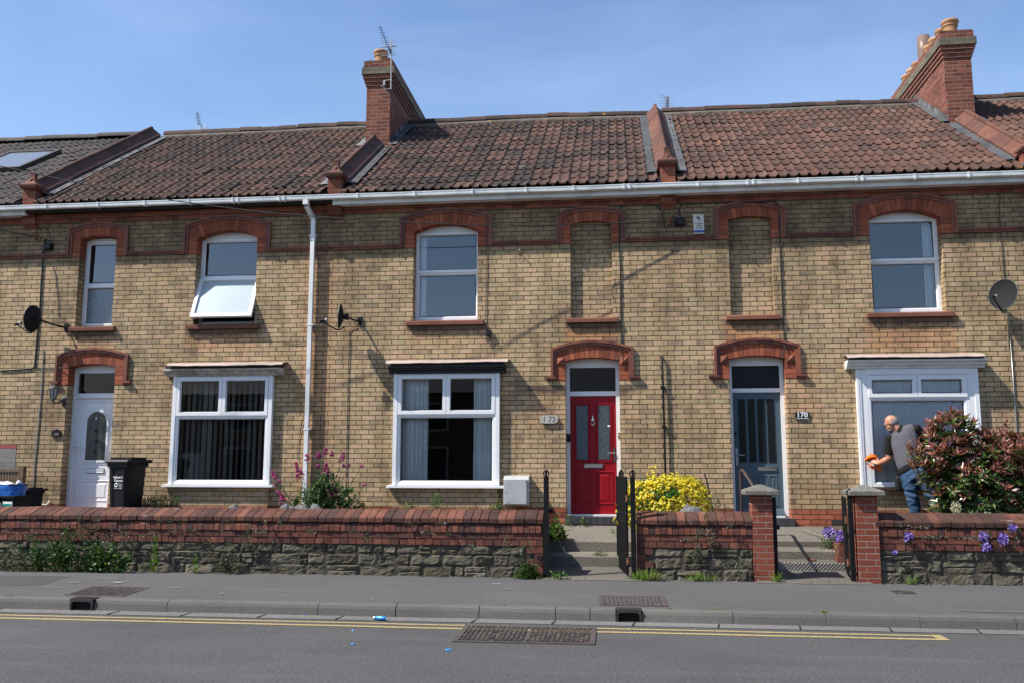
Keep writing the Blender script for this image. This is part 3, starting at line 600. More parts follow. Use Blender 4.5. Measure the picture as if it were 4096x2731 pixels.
# roof geometry
YE, ZE, YR, ZR = -.255, 6.20, 4.2, 9.10
SL = math.hypot(YR-YE, ZR-ZE); DY, DZ = (YR-YE)/SL, (ZR-ZE)/SL
def rz(y): return ZE+(y-YE)*DZ/DY
def roof(h, x0, x1, mt, seed, roll=.162, gauge=.365, sag=.03, flat=False, rollh=.046):
    rr = random.Random(seed); mb = MB(); mb.cs = False
    def P(x, s, n): 
        sg = sag*mnoise.noise((x*.5+seed, s*.3, 0))*min(1, s/2)
        return (x, YE+s*DY-n*DZ, ZE+s*DZ+n*DY+sg)
    nc = int(SL/gauge); g = SL/nc; tw = roll*2; nt = int(math.ceil((x1-x0)/tw)); K = 14
    def prof(u):   # u in 0..2 over the two rolls
        f = u % 1; q = abs(f-.78)/.24
        return (rollh*(1+math.cos(math.pi*min(1, q)))/2)+(.008*((f-.3)/.5)**2 if f < .56 else 0)
    for c in range(nc):
        for t_ in range(nt):
            jx, jn, js, r_ = rr.uniform(-.004, .004), rr.uniform(-.004, .006), rr.uniform(-.012, .012), rr.random()
            if rr.random() < .03: jn += .012
            lo = []; hi = []; lip = []
            xe = min(x0+(t_+1)*tw, x1)
            for k in range(K+1):
                x = x0+t_*tw+tw*k/K
                if x > xe+.001: break
                n = prof(2*k/K); s0 = c*g-(.03 if c else .0)+js*(c > 0)
                lo.append(P(x+jx, s0, n+.022+jn)); hi.append(P(x+jx, min((c+1)*g+.02, SL), n+.002+jn)); lip.append(P(x+jx, s0, n+.002+jn))
            if len(lo) > 1:
                mb.cs = True; mb.grid([lo, hi], r=r_); mb.cs = False; mb.grid([lip, lo], r=r_)
    # underside so that no light passes
    mb.face([P(x0, 0, -.03), P(x1, 0, -.03), P(x1, SL, -.03), P(x0, SL, -.03)], r=0)
    mb.face([P(x0, SL, -.03), P(x1, SL, -.03), (x1, YR+4.4, ZE), (x0, YR+4.4, ZE)], r=0)
    o = mb.build('roof', MAT[mt], h)
    # ridge
    rg = MB(); x = x0; bd = MB(); k = 0
    while x < x1-.05:
        xe = min(x+.455, x1); j = rr.uniform(-.012, .012); sgm = lambda q: sag*mnoise.noise((q*.5+seed, SL*.3, 0))
        r_ = rr.random(); old = rg.cs
        prof2 = [(-.115, -.035), (-.108, .0), (-.075, .048), (-.03, .08), (.03, .08), (.075, .048), (.108, 0), (.115, -.035)]
        rows = [[(xx, YR+p[0], ZR+.062+p[1]+sgm(xx)+j+e*.5) for p in prof2] for xx, e in ((x, .012), (xe+.012, 0))]
        rg.cs = True; rg.grid(rows, r=r_); rg.cs = False; rg.face(rows[0][::-1], r=r_); rg.face(rows[1], r=r_); x = xe; k += 1
    o2 = rg.build('ridge_tiles', MAT['ridge'] if mt != 'tile_a' else MAT['tile_a'], o)
    n = int((x1-x0)/.08); rows = []
    for k in range(n+1):
        x = x0+(x1-x0)*k/n; j = .02*mnoise.noise((x*5, seed, 0)); rows.append([P(x, SL-.17-.02-j*1.5, .02), P(x, SL-.16-j, .055+j*.3), P(x, SL-.04, .075)])
    if mt != 'tile_a': bd.grid(rows, r=.5); bd.build('mortar_bed', MAT['bed'], o)
    return o

def parapet(h, xc, y0, y1, mt, cutback=False, lead=(True, True)):
    """brick upstand with saddle-back terracotta coping along the party wall"""
    mb = MB(); wd = .12
    poly = [(y0, rz(y0)-.2), (y1, rz(y1)-.2), (y1, rz(y1)+.13), (y0, rz(y0)+.13)]
    mb.prism(poly, xc-wd, xc+wd, 'x'); p = mb.build('parapet_wall', MAT['redbrick'], h)
    mb = MB(); n = max(3, int((y1-y0)/.42)); U = Vector((0, -DZ, DY))
    for k in range(n):
        a = y0-.02+(y1-y0+.04)*k/n; b = y0-.02+(y1-y0+.04)*(k+1)/n-.006; r_ = R.uniform(.25, .75); jz = R.uniform(-.004, .004)
        prof = [(-.172, .075), (-.178, .105), (-.034, .245), (-.037, .272), (-.026, .295), (0, .304), (.026, .295), (.037, .272), (.034, .245), (.178, .105), (.172, .075)]
        rows = [[Vector((xc+q[0], yy, rz(yy)))+U*(q[1]+jz) for q in prof] for yy in (a, b)]
        mb.cs = False; mb.grid(rows, True, r=r_); mb.face(rows[0], r=r_); mb.face(rows[1][::-1], r=r_)
    mb.build('coping', MAT[mt], p)
    mb = MB()
    for s, on in zip((-1, 1), lead):
        if not on: continue
        N = int((y1-y0)/.07)
        rows = []
        for k in range(N+1):
            yy = y0+(y1-y0)*k/N; j = .018*mnoise.noise((yy*6, xc, s)); st = .02*((k % 9)/9)
            rows.append([Vector((xc+s*(wd+.006), yy, rz(yy)))+U*(.10+st*.2), Vector((xc+s*(wd+.012), yy, rz(yy)))+U*.075, Vector((xc+s*(wd+.09), yy, rz(yy)))+U*(.060+j*.3), Vector((xc+s*(wd+.21+j), yy, rz(yy)))+U*(.052+j*.6)])
        mb.grid(rows, r=R.random())
    if any(lead): mb.build('lead_flashing', MAT['lead'], p)
    return p

def kneeler(h, xc):
    mb = MB(); y0, y1 = -.14, .12
    mb.box(xc-.12, xc+.12, y0, y1, 6.0, 6.53); k = mb.build('kneeler', MAT['redbrick'], h)
    mb = MB(); w = .168; yc = -.05
    def ring(hw, z): return [(xc-hw, yc-hw, z), (xc+hw, yc-hw, z), (xc+hw, yc+hw, z), (xc-hw, yc+hw, z)]
    rows = [ring(.13, 6.50), ring(.165, 6.545), ring(w, 6.57), ring(w, 6.58), ring(.10, 6.625), ring(.056, 6.68), ring(.043, 6.75), ring(.045, 6.80), ring(.052, 6.825), ring(.03, 6.835)]
    mb.grid(rows, True, r=R.random()); mb.face(rows[-1], r=.5); mb.build('kneeler_cap', MAT['coping_t'], k)
    mb = MB()
    mb.ball((xc, yc-.062, 6.66), .035, .03, .055, r=.8); mb.build('carved_leaf', MAT['coping_t'], k)
    mb = MB()   # corbel under the gutter
    mb.prism([(0, 5.80), (-.03, 5.80), (-.05, 5.84), (-.09, 5.87), (-.105, 5.92), (-.105, 6.03), (0, 6.03)], xc-.122, xc+.122, 'x'); mb.build('corbel', MAT['redbrick'], k)
    mb = MB()
    for s in (-1, 1):
        for j in range(2):
            x = xc+s*(.126+.05*j); mb.box(min(x, x-s*.006*1), max(x, x-s*.006), -.13, .1, 6.12, 6.36-.1*j, r=R.random())
            mb.box(min(xc+s*.13, xc+s*(.19+.05*j)), max(xc+s*.13, xc+s*(.19+.05*j)), -.16, .08, 6.19+.02*j, 6.2+.02*j, r=R.random())
    mb.build('lead_soaker', MAT['lead'], k)

def chimney(h, xc, pots, tube=None, y0=2.6, y1=5.65):
    mb = MB(); w = .25
    mb.box(xc-w, xc+w, y0, y1, 7.2, 9.36); c = mb.build('chimney', MAT['chimbrick'], h)
    mb = MB()
    for dz, e, hh in ((9.36, .022, .075), (9.436, .045, .075), (9.512, .068, .075)): mb.box(xc-w-e, xc+w+e, y0-e, y1+e, dz, dz+hh-.003)
    mb.box(xc-w-.055, xc+w+.055, y0-.055, y1+.055, 9.742, 9.885); mb.build('oversailing_courses', MAT['chimbrick'], c)
    mb = MB(); mb.box(xc-w-.09, xc+w+.09, y0-.09, y1+.09, 9.587, 9.740); mb.build('cream_brick_band', MAT['chimcap'], c)
    mb = MB(); mb.box(xc-w-.03, xc+w+.03, y0-.03, y1+.03, 9.885, 9.905); mb.build('flaunching', MAT['bed'], c)
    for yy in pots:
        mb = MB(); s = R.uniform(.96, 1.04); z = 9.89; r_ = R.random()
        mb.lathe([(.135*s, z), (.128*s, z+.06), (.126*s, z+.17), (.128*s, z+.185), (.143*s, z+.19), (.143*s, z+.205), (.134*s, z+.212), (.136*s, z+.235), (.156*s, z+.255), (.160*s, z+.285), (.150*s, z+.312), (.12*s, z+.318), (.115*s, z+.1)], (xc-.02, yy, 0), 24, r=r_); mb.build('chimney_pot', MAT['pot'], c)
    if tube:
        mb = MB(); mb.lathe([(.13, 9.89), (.128, 10.3), (.125, 10.62), (.115, 10.62), (.11, 10.0)], (xc-.02, tube, 0), 24, r=.5); mb.build('tall_flue', MAT['flue'], c)
    mb = MB(); n = 9   # stepped lead where the stack meets the tiles
    for s in (-1, 1):
        for k in range(11):
            a = y0+k*.16; mb.prism([(a, rz(a)-.02), (a+.17, rz(a+.17)-.02), (a+.17, rz(a+.17)+.13), (a+.05, rz(a+.17)+.13), (a, rz(a)+.05)], xc+s*(w+.004), xc+s*(w+.010), 'x', r=R.random())
        rows = []
        for k in range(20):
            yy = y0-.1+k*.095; j = .02*mnoise.noise((yy*5, xc, s)); rows.append([(xc+s*(w+.004), yy, rz(yy)+.075), (xc+s*(w+.17+j), yy, rz(yy)+.068)])
        mb.grid(rows, r=R.random())
    mb.build('stepped_flashing', MAT['lead'], c)
    return c

def eaves(h, x0, x1, fascia, red=True):
    mb = MB(); mb.box(x0, x1, -.032, .0, 5.885, 5.958); mb.box(x0, x1, -.06, .0, 5.961, 6.12); mb.build('corbel_band', MAT['redbrick'], h)
    mb = MB(); mt = {'w': 'fascia', 'b': 'blackwood'}[fascia]
    if fascia == 'w': mb.box(x0, x1, -.215, -.06, 6.005, 6.19)
    else: mb.box(x0, x1, -.2, -.06, 6.045, 6.19)
    mb.build('fascia', MAT[mt], h)
    mb = MB(); fall = lambda x: 0.0
    prof = [(-.218, 6.155), (-.218, 6.10), (-.245, 6.078), (-.30, 6.075), (-.319, 6.084), (-.322, 6.10), (-.324, 6.137), (-.329, 6.140), (-.329, 6.153), (-.318, 6.152), (-.305, 6.1), (-.235, 6.085), (-.225, 6.155)]
    rows = [[(x, p[0], p[1]+.006*mnoise.noise((x*.7, 0, 0))) for p in prof] for x in [x0+(x1-x0)*k/12 for k in range(13)]]
    mb.grid(rows, True); mb.face(rows[0]); mb.face(rows[-1]); g = mb.build('gutter', MAT['gut'], h)
    x = x0+.45
    while x < x1-.2:
        e = .012
        for dx in ((0, .09) if R.random() < .3 else (0,)):
            mb = MB(); mb.prism([(p[0]+(-e if p[0] < -.27 else 0), p[1]+(-e if p[1] < 6.12 else .004)) for p in prof[:9]]+[(-.23, 6.156)], x+dx, x+dx+.03, 'x'); mb.build('gutter_clip', MAT['gut'], g)
        x += R.uniform(.78, 1.0)
    mb = MB(); mb.box(x0, x1, 0, .02, 6.1, 6.2); mb.build('wall_head', MAT['redbrick'], h)

def string(h, spans):
    for a, b in spans:
        mb = MB(); x = a
        while x < b-.01:
            e = min(b, x+.225); r_ = R.random(); mb.box(x, e-.0025, -.028, 0, ZS+.002, ZS+.036, r=r_); mb.prism([(0, ZS+.036), (-.048, ZS+.036), (-.052, ZS+.05), (-.046, ZS+.066), (-.012, ZS+.082), (0, ZS+.082)], x, e-.0025, 'x', r=r_); x = e
        mb.build('string_course', MAT['terra'], h)

WIN_A, WIN_Z = .552, 5.548
def house(name, label, x0, x1, loc): return thing(name, label, 'house', loc, 'terraced houses in the row')

HA = house('terraced_house', 'end slice of a house at the left edge with dark brown tiles and a skylight', -16, -10.43, (-13, 2, .7))
HB = house('terraced_house', 'house numbered 174 with a white front door and an upstairs window propped open', -10.43, -4.79, (-7.6, 2, .7))
HC = house('terraced_house', 'house numbered 172 with a bright red front door', -4.79, .86, (-2, 2, .7))
HD = house('terraced_house', 'house numbered 170 with a slate blue front door and a man cleaning its bay window', .86, 6.5, (3.7, 2, .7))
HE = house('terraced_house', 'slice of red tiled roof at the right edge beyond the tall chimney', 6.5, 12.2, (9.3, 2, .7))

PX = [-10.43, -4.79, .86, 6.5]
def big(xc): return opening(xc, .552, 4.0, WIN_Z, .135, .2, 'win')
def small(xc, blind): return opening(xc, .343, 4.0, 5.6, .05, .085 if blind else .2, 'blind' if blind else 'win')
def door_o(xc): return opening(xc, .438, .80, 3.315, .052, .20, 'door')
def bay_o(x0, x1): return dict(x0=x0+.03, x1=x1-.03, z0=1.26, zs=3.12, rise=0, d=.02, kind='bay', xc=(x0+x1)/2)

SPEC = {'B': (HB, -10.43, -4.79, big(-6.738), small(-9.13, False), door_o(-9.097), (-7.552, -5.786)),
        'C': (HC, -4.79, .86, big(-2.865), small(-.417, True), door_o(-.42), (-3.697, -1.930)),
        'D': (HD, .86, 6.5, big(4.579), small(2.16, True), door_o(2.2), (3.693, 5.500))}
for k, (h, x0, x1, wb, ws, dr, by) in SPEC.items():
    mb = MB(); wall_mesh(x0, x1, [wb, ws, dr, bay_o(*by)], mb)
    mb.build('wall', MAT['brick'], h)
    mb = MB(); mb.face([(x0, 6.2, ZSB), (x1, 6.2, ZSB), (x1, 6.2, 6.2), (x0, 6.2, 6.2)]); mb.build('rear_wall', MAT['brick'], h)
    arch(h, wb, .745, 5.75, 5.895, ZS+.004, .197); arch(h, ws, .522, 5.75, 5.845, ZS+.004, .197 if k == 'B' else .082)
    arch(h, dr, .62, 3.48, 3.59, 2.992, .197, ears=.145 if k != 'B' else .118)
    sill(h, wb['xc'], .655); sill(h, ws['xc'], .42)
    ends = sorted([(wb['xc']-.705, wb['xc']+.705), (ws['xc']-.482, ws['xc']+.482)])
    string(h, [(x0, ends[0][0]-.085), (ends[0][1]+.085, ends[1][0]-.085), (ends[1][1]+.085, x1)])
    plinth(h, by[0], by[1]-.02)
    eaves(h, x0, x1, 'b' if k == 'B' else 'w')
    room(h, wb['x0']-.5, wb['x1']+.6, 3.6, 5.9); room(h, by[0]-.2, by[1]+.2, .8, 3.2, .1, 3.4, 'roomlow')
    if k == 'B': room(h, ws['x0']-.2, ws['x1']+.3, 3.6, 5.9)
OUT = {'A': (HA, -16, -10.43, big(-14.12), small(-11.73, False), door_o(-11.77), (-15.07, -13.31)), 'E': (HE, 6.5, 12.2, big(8.42), small(10.82, True), door_o(10.8), (7.5, 9.3))}
for k, (h, x0, x1, wb, ws, dr, by) in OUT.items():
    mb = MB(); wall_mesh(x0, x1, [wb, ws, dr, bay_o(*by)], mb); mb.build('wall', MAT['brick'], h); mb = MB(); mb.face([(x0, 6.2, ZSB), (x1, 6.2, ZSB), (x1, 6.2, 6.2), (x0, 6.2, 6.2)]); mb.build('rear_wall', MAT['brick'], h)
    arch(h, wb, .745, 5.75, 5.895, ZS+.004, .197); arch(h, ws, .522, 5.75, 5.845, ZS+.004, .197 if k == 'A' else .082); arch(h, dr, .62, 3.48, 3.59, 2.992, .197, ears=.145)
    sill(h, wb['xc'], .655); sill(h, ws['xc'], .42); plinth(h, by[0], by[1]-.02); ends = sorted([(wb['xc']-.705, wb['xc']+.705), (ws['xc']-.482, ws['xc']+.482)])
    string(h, [(x0, ends[0][0]-.085), (ends[0][1]+.085, ends[1][0]-.085), (ends[1][1]+.085, x1)]); eaves(h, x0, x1, 'w')
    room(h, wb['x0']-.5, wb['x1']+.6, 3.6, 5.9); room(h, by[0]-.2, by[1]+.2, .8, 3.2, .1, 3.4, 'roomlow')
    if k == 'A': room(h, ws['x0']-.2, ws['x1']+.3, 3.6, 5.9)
mb = MB(); mb.box(-11.25, -10.40, -.004, 0, .7, 1.90); mb.build('grey_painted_dado', MAT['whitewash'], HA)
mb = MB(); mb.box(-11.25, -10.40, -.006, 0, 1.90, 1.968); mb.build('red_painted_band', MAT['reddado'], HA)

roof(HA, -16, -10.58, 'tile_a', 3, roll=.165, gauge=.34, sag=.0, rollh=.03)
roof(HB, -10.28, -4.94, 'tile_b', 11); roof(HC, -4.64, .71, 'tile_c', 5, sag=.05); roof(HD, 1.01, 6.35, 'tile_d', 8); roof(HE, 6.65, 12.2, 'tile_d', 21)
parapet(HB, PX[0], .07, 3.98, 'coping_dk', lead=(False, True)); parapet(HC, PX[1], .07, 2.4, 'coping_dk'); parapet(HD, PX[2], .07, 3.98, 'coping_t'); parapet(HE, PX[3], .07, 2.4, 'coping_t')
for h, x in zip((HB, HC, HD, HE), PX): kneeler(h, x)
chimney(HC, -4.82, (2.8, 3.2, 3.85, 4.1, 4.45, 4.95, 5.25)); chimney(HD, 6.54, (2.8, 3.17, 3.55, 3.88, 4.65, 4.98, 5.3), tube=4.28)
for h, xc in ((HB, -4.79), (HD, 6.5)):   # party walls close the roof space
    mb = MB(); mb.prism([(0.05, .7), (8.4, .7), (8.4, 6.1), (YR, 9.0), (0.05, 6.2)], xc-.1, xc+.1, 'x'); mb.build('party_wall', MAT['redbrick'], h)

# skylight in the left house
U = Vector((0, -DZ, DY)); mb = MB()
def rp(x, y, n): return Vector((x, y, rz(y)))+U*n
sk = []
for a, b, c, d in ((-13.2, -11.99, 2.95, 3.02), (-13.2, -11.99, 1.72, 1.79), (-12.06, -11.99, 1.79, 2.95), (-13.2, -13.13, 1.79, 2.95)):
    P8 = [rp(x, y, n) for n in (0, .12) for x, y in ((a, c), (b, c), (b, d), (a, d))]
    for q in ((0, 1, 5, 4), (1, 2, 6, 5), (2, 3, 7, 6), (3, 0, 4, 7), (4, 5, 6, 7)): mb.face([P8[i] for i in q])
o = mb.build('skylight', MAT['castdk'], HA)
mb = MB(); mb.face([rp(-13.13, 1.79, .1), rp(-12.06, 1.79, .1), rp(-12.06, 2.95, .1), rp(-13.13, 2.95, .1)]); mb.build('pane', plain('skylight_pane', (.16, .17, .18), .08, 0, .02, 5, .9), o)

# ---- windows upstairs
sash_window(HC, SPEC['C'][3], .2, 4.862); sash_window(HD, SPEC['D'][3], .2, 4.872)
sash_window(HB, SPEC['B'][4], .2, 4.79, upper_sash=False, lower='sash', m2='frost_refl', vent=True)
wbb = sash_window(HB, SPEC['B'][3], .2, 4.872, upper_sash=False, lower=None, vent=True)
# the propped-open lower sash of number 174
o = SPEC['B'][3]; ang = rad(23); Mx = Matrix.Translation((0, .185, 4.875)) @ Matrix.Rotation(-ang, 4, 'X') @ Matrix.Translation((0, -.185, -4.875))
mb = MB(); ringframe(mb, o['x0']+.004, o['x1']-.004, 4.06, 4.868, .17, .225, .058); mb.v = [tuple(Mx @ Vector(p)) for p in mb.v]; sa = mb.build('open_sash', MAT['upvc'], wbb)
mb = MB(); mb.box(o['x0']+.074, o['x1']-.074, .2, .212, 4.13, 4.798); mb.v = [tuple(Mx @ Vector(p)) for p in mb.v]; mb.build('pane', MAT['frost'], sa)
# ---- bays
bay(HB, -7.552, -5.786, 2.445, 2, 1, None, None, gm='glass_lo')
bay(HC, -3.697, -1.930, 2.448, 2, 1, None, None, gm='glass_lo')
bay(HD, 3.693, 5.500, 2.672, 2, 1, None, None, sillm='browntimber', pil=.10, gm='glass_lo')
canopy(HB, -7.60, -5.565, 'grey', -7.69, -5.61); canopy(HC, -3.80, -1.775, 'black', -3.775, -1.83); canopy(HD, 3.53, 5.56, 'white', 3.545, 5.60)

# ---- doors
def door_frame(h, o, y, zl, ztr, mat='upvc'):
    mb = MB(); x0, x1 = o['x0'], o['x1']; zt = o['zs']-.02
    mb.box(x0, x0+.062, y, y+.1, .842, zt); mb.box(x1-.062, x1, y, y+.1, .842, zt)
    mb.box(x0+.062, x1-.062, y, y+.1, zl, ztr); mb.box(x0+.062, x1-.062, y, y+.1, zt-.075, zt); mb.box(x0+.062, x1-.062, y-.02, y+.1, .812, .842)
    mb.prism([(x0, zt+.001), (x1, zt+.001)]+[(x, arcz(x, o)+.01) for x in xsplit(o)[::-1]], y-.004, y+.09)
    f = mb.build('door_frame', MAT[mat], h); return f
def panel(mb, x0, x1, z0, z1, y, w=.03, d=.014, raised=True):
    """moulded panel: raised rim, sunk field"""
    P = lambda e, yy: [(x0+e, yy, z0+e), (x1-e, yy, z0+e), (x1-e, yy, z1-e), (x0+e, yy, z1-e)]
    L = [P(0, y), P(.008, y-d), P(w*.6, y-d), P(w, y+.006), P(w+.028, y+.006), P(w+.05, y-.006)] if raised else [P(0, y), P(.006, y+d), P(w, y+d)]
    for a, b in zip(L, L[1:]):
        for k in range(4): mb.face([a[k], a[(k+1) % 4], b[(k+1) % 4], b[k]])
    mb.face(L[-1])
def handle(par, x, z, y, mat, s=1, long=.235, lever=.115):
    mb = MB(); mb.box(x-.017, x+.017, y-.014, y, z-long*.6, z+long*.4); mb.tube([(x, y-.012, z), (x, y-.05, z), (x+s*.02, y-.056, z), (x+s*lever, y-.055, z-.006)], .010, 8); mb.tube([(x, y-.02, z-long*.42), (x, y, z-long*.42)], .011, 10)
    return mb.build('handle', MAT[mat], par)
def letterbox(par, xc, z, y, mat, w=.29):
    mb = MB(); ringframe(mb, xc-w/2, xc+w/2, z-.034, z+.034, y-.016, y, .010, .004); mb.prism([(y-.012, z-.024), (y-.008, z-.024), (y-.012, z+.018), (y-.02, z+.024)], xc-w/2+.012, xc+w/2-.012, 'x'); return mb.build('letterbox', MAT[mat], par)

YD = .2
# red door, number 172
f = door_frame(HC, SPEC['C'][5], YD, 2.754, 2.828); pane(f, -.80, -.04, 2.828, 3.225, YD+.05, 'glassdk')
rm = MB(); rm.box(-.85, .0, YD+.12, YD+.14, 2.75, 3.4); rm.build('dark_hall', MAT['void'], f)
mb = MB(); y = YD+.03; X0, X1 = -.794, -.046
mb.box(X0, X1, y, y+.05, .842, 2.752)
cx = [(-.712, -.488), (-.355, -.131)]
for a, b in cx: panel(mb, a-.02, b+.02, 1.675, 2.635, y-.001, .034, .013); panel(mb, a-.02, b+.02, 1.0, 1.53, y-.001, .02, .010)
d = mb.build('door', MAT['reddoor'], HC)
for a, b in cx:
    mb = MB(); mb.box(a+.02, b-.02, y-.012, y-.003, 1.715, 2.595); p = mb.build('pane', MAT['frostgrey'], d)
    mb = MB(); ya = y-.0135; xa, xb, za, zb = a+.02, b-.02, 1.715, 2.595
    for xx in (xa+.018, xb-.018): mb.tube([(xx, ya, za), (xx, ya, zb)], .0022, 4)
    for zz in (za+.02, zb-.02): mb.tube([(xa, ya, zz), (xb, ya, zz)], .0022, 4)
    for k in range(6):
        z0 = za+.02+k*.14; mb.tube([(xa+.018, ya, z0), (xb-.018, ya, z0+.14)], .0018, 4); mb.tube([(xb-.018, ya, z0), (xa+.018, ya, z0+.14)], .0018, 4)
    mb.build('lead_strips', MAT['lead'], d)
    mb = MB()
    for k in range(5):
        zz = za+.02+k*.21
        for xx in (xa+.009, xb-.009): mb.box(xx-.010, xx+.010, ya-.002, ya, zz-.002, zz+.002)
    mb.build('glass_glints', MAT['chrome'], d)
handle(d, X1-.035, 1.825, y, 'chrome', -1); letterbox(d, -.42, 1.617, y, 'chrome', .305)
mb = MB(); c = (-.425, y-.02, 2.315); mb.tube([(c[0]+.033*math.cos(q), y-.022, 2.325+.045*math.sin(q)) for q in [math.pi*(.05+k*.9/10+1) for k in range(11)]], .0065, 6); mb.ball((-.425, y-.014, 2.36), .028, .012, .028); mb.tube([(-.425, y-.01, 2.385), (-.425, y-.01, 2.43)], [.012, .004], 8); mb.tube([(-.425, y-.01, 2.29), (-.425, y-.01, 2.255)], [.010, .004], 8); mb.build('knocker', MAT['chrome'], d)
mb = MB(); mb.box(-.185, -.145, y-.016, y-.012, 2.245, 2.275); mb.build('paper_sticker', MAT['white'], d)
mb = MB(); mb.box(-.02, .012, YD-.02, YD, 2.06, 2.15); db = mb.build('doorbell', MAT['brass'], f); mb = MB(); mb.tube([(-.004, YD-.03, 2.11), (-.004, YD-.018, 2.11)], .010, 10); mb.build('bell_push', MAT['white'], db)
mb = MB(); mb.box(-.858, -.79, YD-.035, YD, 2.005, 2.13); mb.build('key_safe', MAT['black'], f)
for k, dm in (('A', 'upvc'), ('E', 'bluedoor')):   # the two neighbours at the ends of the row
    h, wb, ws, dr, by = OUT[k][0], OUT[k][3], OUT[k][4], OUT[k][5], OUT[k][6]; sash_window(h, wb, .2, 4.87); bay(h, *by, 2.45, 2, 1, None, None); canopy(h, by[0]-.05, by[1]+.2, 'grey', by[0]-.1, by[1]+.1)
    if k == 'A': sash_window(h, ws, .2, 4.79)
    f = door_frame(h, dr, YD, 2.754, 2.828); pane(f, dr['x0']+.06, dr['x1']-.06, 2.828, 3.225, YD+.05, 'frostdk'); mb = MB(); a, b = dr['x0']+.064, dr['x1']-.064; mb.box(a, b, YD+.03, YD+.08, .842, 2.752)
    for q in (a+.07, (a+b)/2+.03): panel(mb, q, q+.26, 1.0, 1.5, YD+.029); panel(mb, q, q+.26, 1.7, 2.62, YD+.029)
    d = mb.build('door', MAT[dm], h); handle(d, a+.045, 1.85, YD+.03, 'chrome'); letterbox(d, (a+b)/2, 1.6, YD+.03, 'chrome')
# white door, number 174
f = door_frame(HB, SPEC['B'][5], YD-.01, 2.78, 2.865); pane(f, -9.48, -8.7, 2.865, 3.225, YD+.04, 'glassdk')
rm = MB(); rm.box(-9.53, -8.66, YD+.12, YD+.14, 2.75, 3.4); rm.build('dark_hall', MAT['void'], f)
mb = MB(); X0, X1 = -9.47, -8.725; mb.box(X0, X1, y, y+.05, .842, 2.778)
gx = (-9.255, -8.885); panel(mb, X0+.06, X1-.04, 1.62, 2.72, y-.001, .02, .008); panel(mb, X0+.085, X1-.06, 1.0, 1.36, y-.001, .025, .008)
def archpoly(x0, x1, z0, z1, n=12):
    hw = (x1-x0)/2; return [(x0, z0), (x1, z0)]+[(x0+hw+hw*math.cos(math.pi*k/n), z1-hw+hw*math.sin(math.pi*k/n)) for k in range(n+1)]
mb.band(archpoly(gx[0], gx[1], 1.70, 2.545)[1:]+[(gx[0], 1.70)], -.03, .0, y-.008, y-.022); mb.box(gx[0]-.03, gx[1]+.03, y-.02, y, 1.665, 1.70)
d = mb.build('door', MAT['upvc'], HB)
mb = MB(); mb.prism(archpoly(gx[0], gx[1], 1.70, 2.545), y-.012, y-.006); mb.build('pane', MAT['leadlight'], d)
mb = MB(); xm = sum(gx)/2
for zz in (1.85, 2.03, 2.21): mb.prism([(xm-.033, zz), (xm, zz-.055), (xm+.033, zz), (xm, zz+.055)], y-.015, y-.012)
mb.build('green_diamond_lights', plain('green_glass', (.0, .05, .05), .1, 0, .1, 9, .8), d)
mb = MB()
for zz in (1.745, 1.85, 2.03, 2.21, 2.36): mb.tube([(gx[0], y-.014, zz), (gx[1], y-.014, zz)], .0022, 4)
for xx in (gx[0]+.06, xm, gx[1]-.06): mb.tube([(xx, y-.014, 1.70), (xx, y-.014, 2.42)], .0022, 4)
mb.build('lead_strips', MAT['lead'], d)
handle(d, X0+.045, 1.94, y, 'upvc', 1, .26); letterbox(d, -9.06, 1.52, y, 'upvc', .33); mb = MB(); ringframe(mb, -9.23, -8.89, 1.478, 1.562, y-.010, y, .008, .002); mb.build('letterbox_seal', MAT['seal'], d)
mb = MB(); mb.ball((xm-.02, y-.015, 2.42), .016, .008, .028); mb.build('spyhole', MAT['chrome'], d)
mb = MB(); mb.box(-9.53, -9.495, YD-.04, YD-.01, 2.07, 2.16); mb.build('doorbell', MAT['cream'], f)
# slate blue door, number 170
f = door_frame(HD, SPEC['D'][5], YD, 2.79, 2.855); mb = MB(); mb.box(1.83, 2.59, YD+.05, YD+.06, 2.855, 3.225); mb.build('pane', MAT['frostdk'], f)
mb = MB(); X0, X1 = 1.822, 2.578; mb.box(X0, X1, y, y+.05, .842, 2.788)
gl = []
for k in range(4):
    a = X0+.085+k*.151; gl.append((a, a+.118))
for a, b in gl: panel(mb, a-.012, b+.012, 1.66, 2.70, y-.001, .016, .004, False); panel(mb, a-.004 if 0 else a-.012, b+.012, .985, 1.47, y-.001, .02, .007)
mb.prism([(y-.05, .842), (y-.05, .86), (y, .95), (y, .842)], X0, X1, 'x')
d = mb.build('door', MAT['bluedoor'], HD)
for a, b in gl: mb = MB(); mb.box(a+.004, b-.004, y-.009, y-.003, 1.676, 2.684); mb.build('pane', MAT['frostdk'], d)
handle(d, X0+.045, 1.79, y, 'steel', 1, .27); letterbox(d, 2.33, 1.572, y, 'chrome', .30)
mb = MB(); mb.ball((X0+.035, y-.006, 2.13), .02, .008, .034); mb.build('spyhole', MAT['black'], d)
mb = MB()
for a in (-1,):
    for k in range(9): mb.box(-.88+k*.105, -.88+k*.105+.098, -.05, .26, .695, .81, r=R.random())
mb.build('threshold', MAT['bluebrick'], HC)
mb = MB()
for k in range(9): mb.box(1.74+k*.105, 1.74+k*.105+.098, -.05, .26, .69, .81, r=R.random())
mb.build('threshold', MAT['bluebrick'], HD)
mb = MB(); mb.box(3.235, 3.42, -.006, 0, .725, .795); mb.build('air_brick', MAT['castdk'], HD)

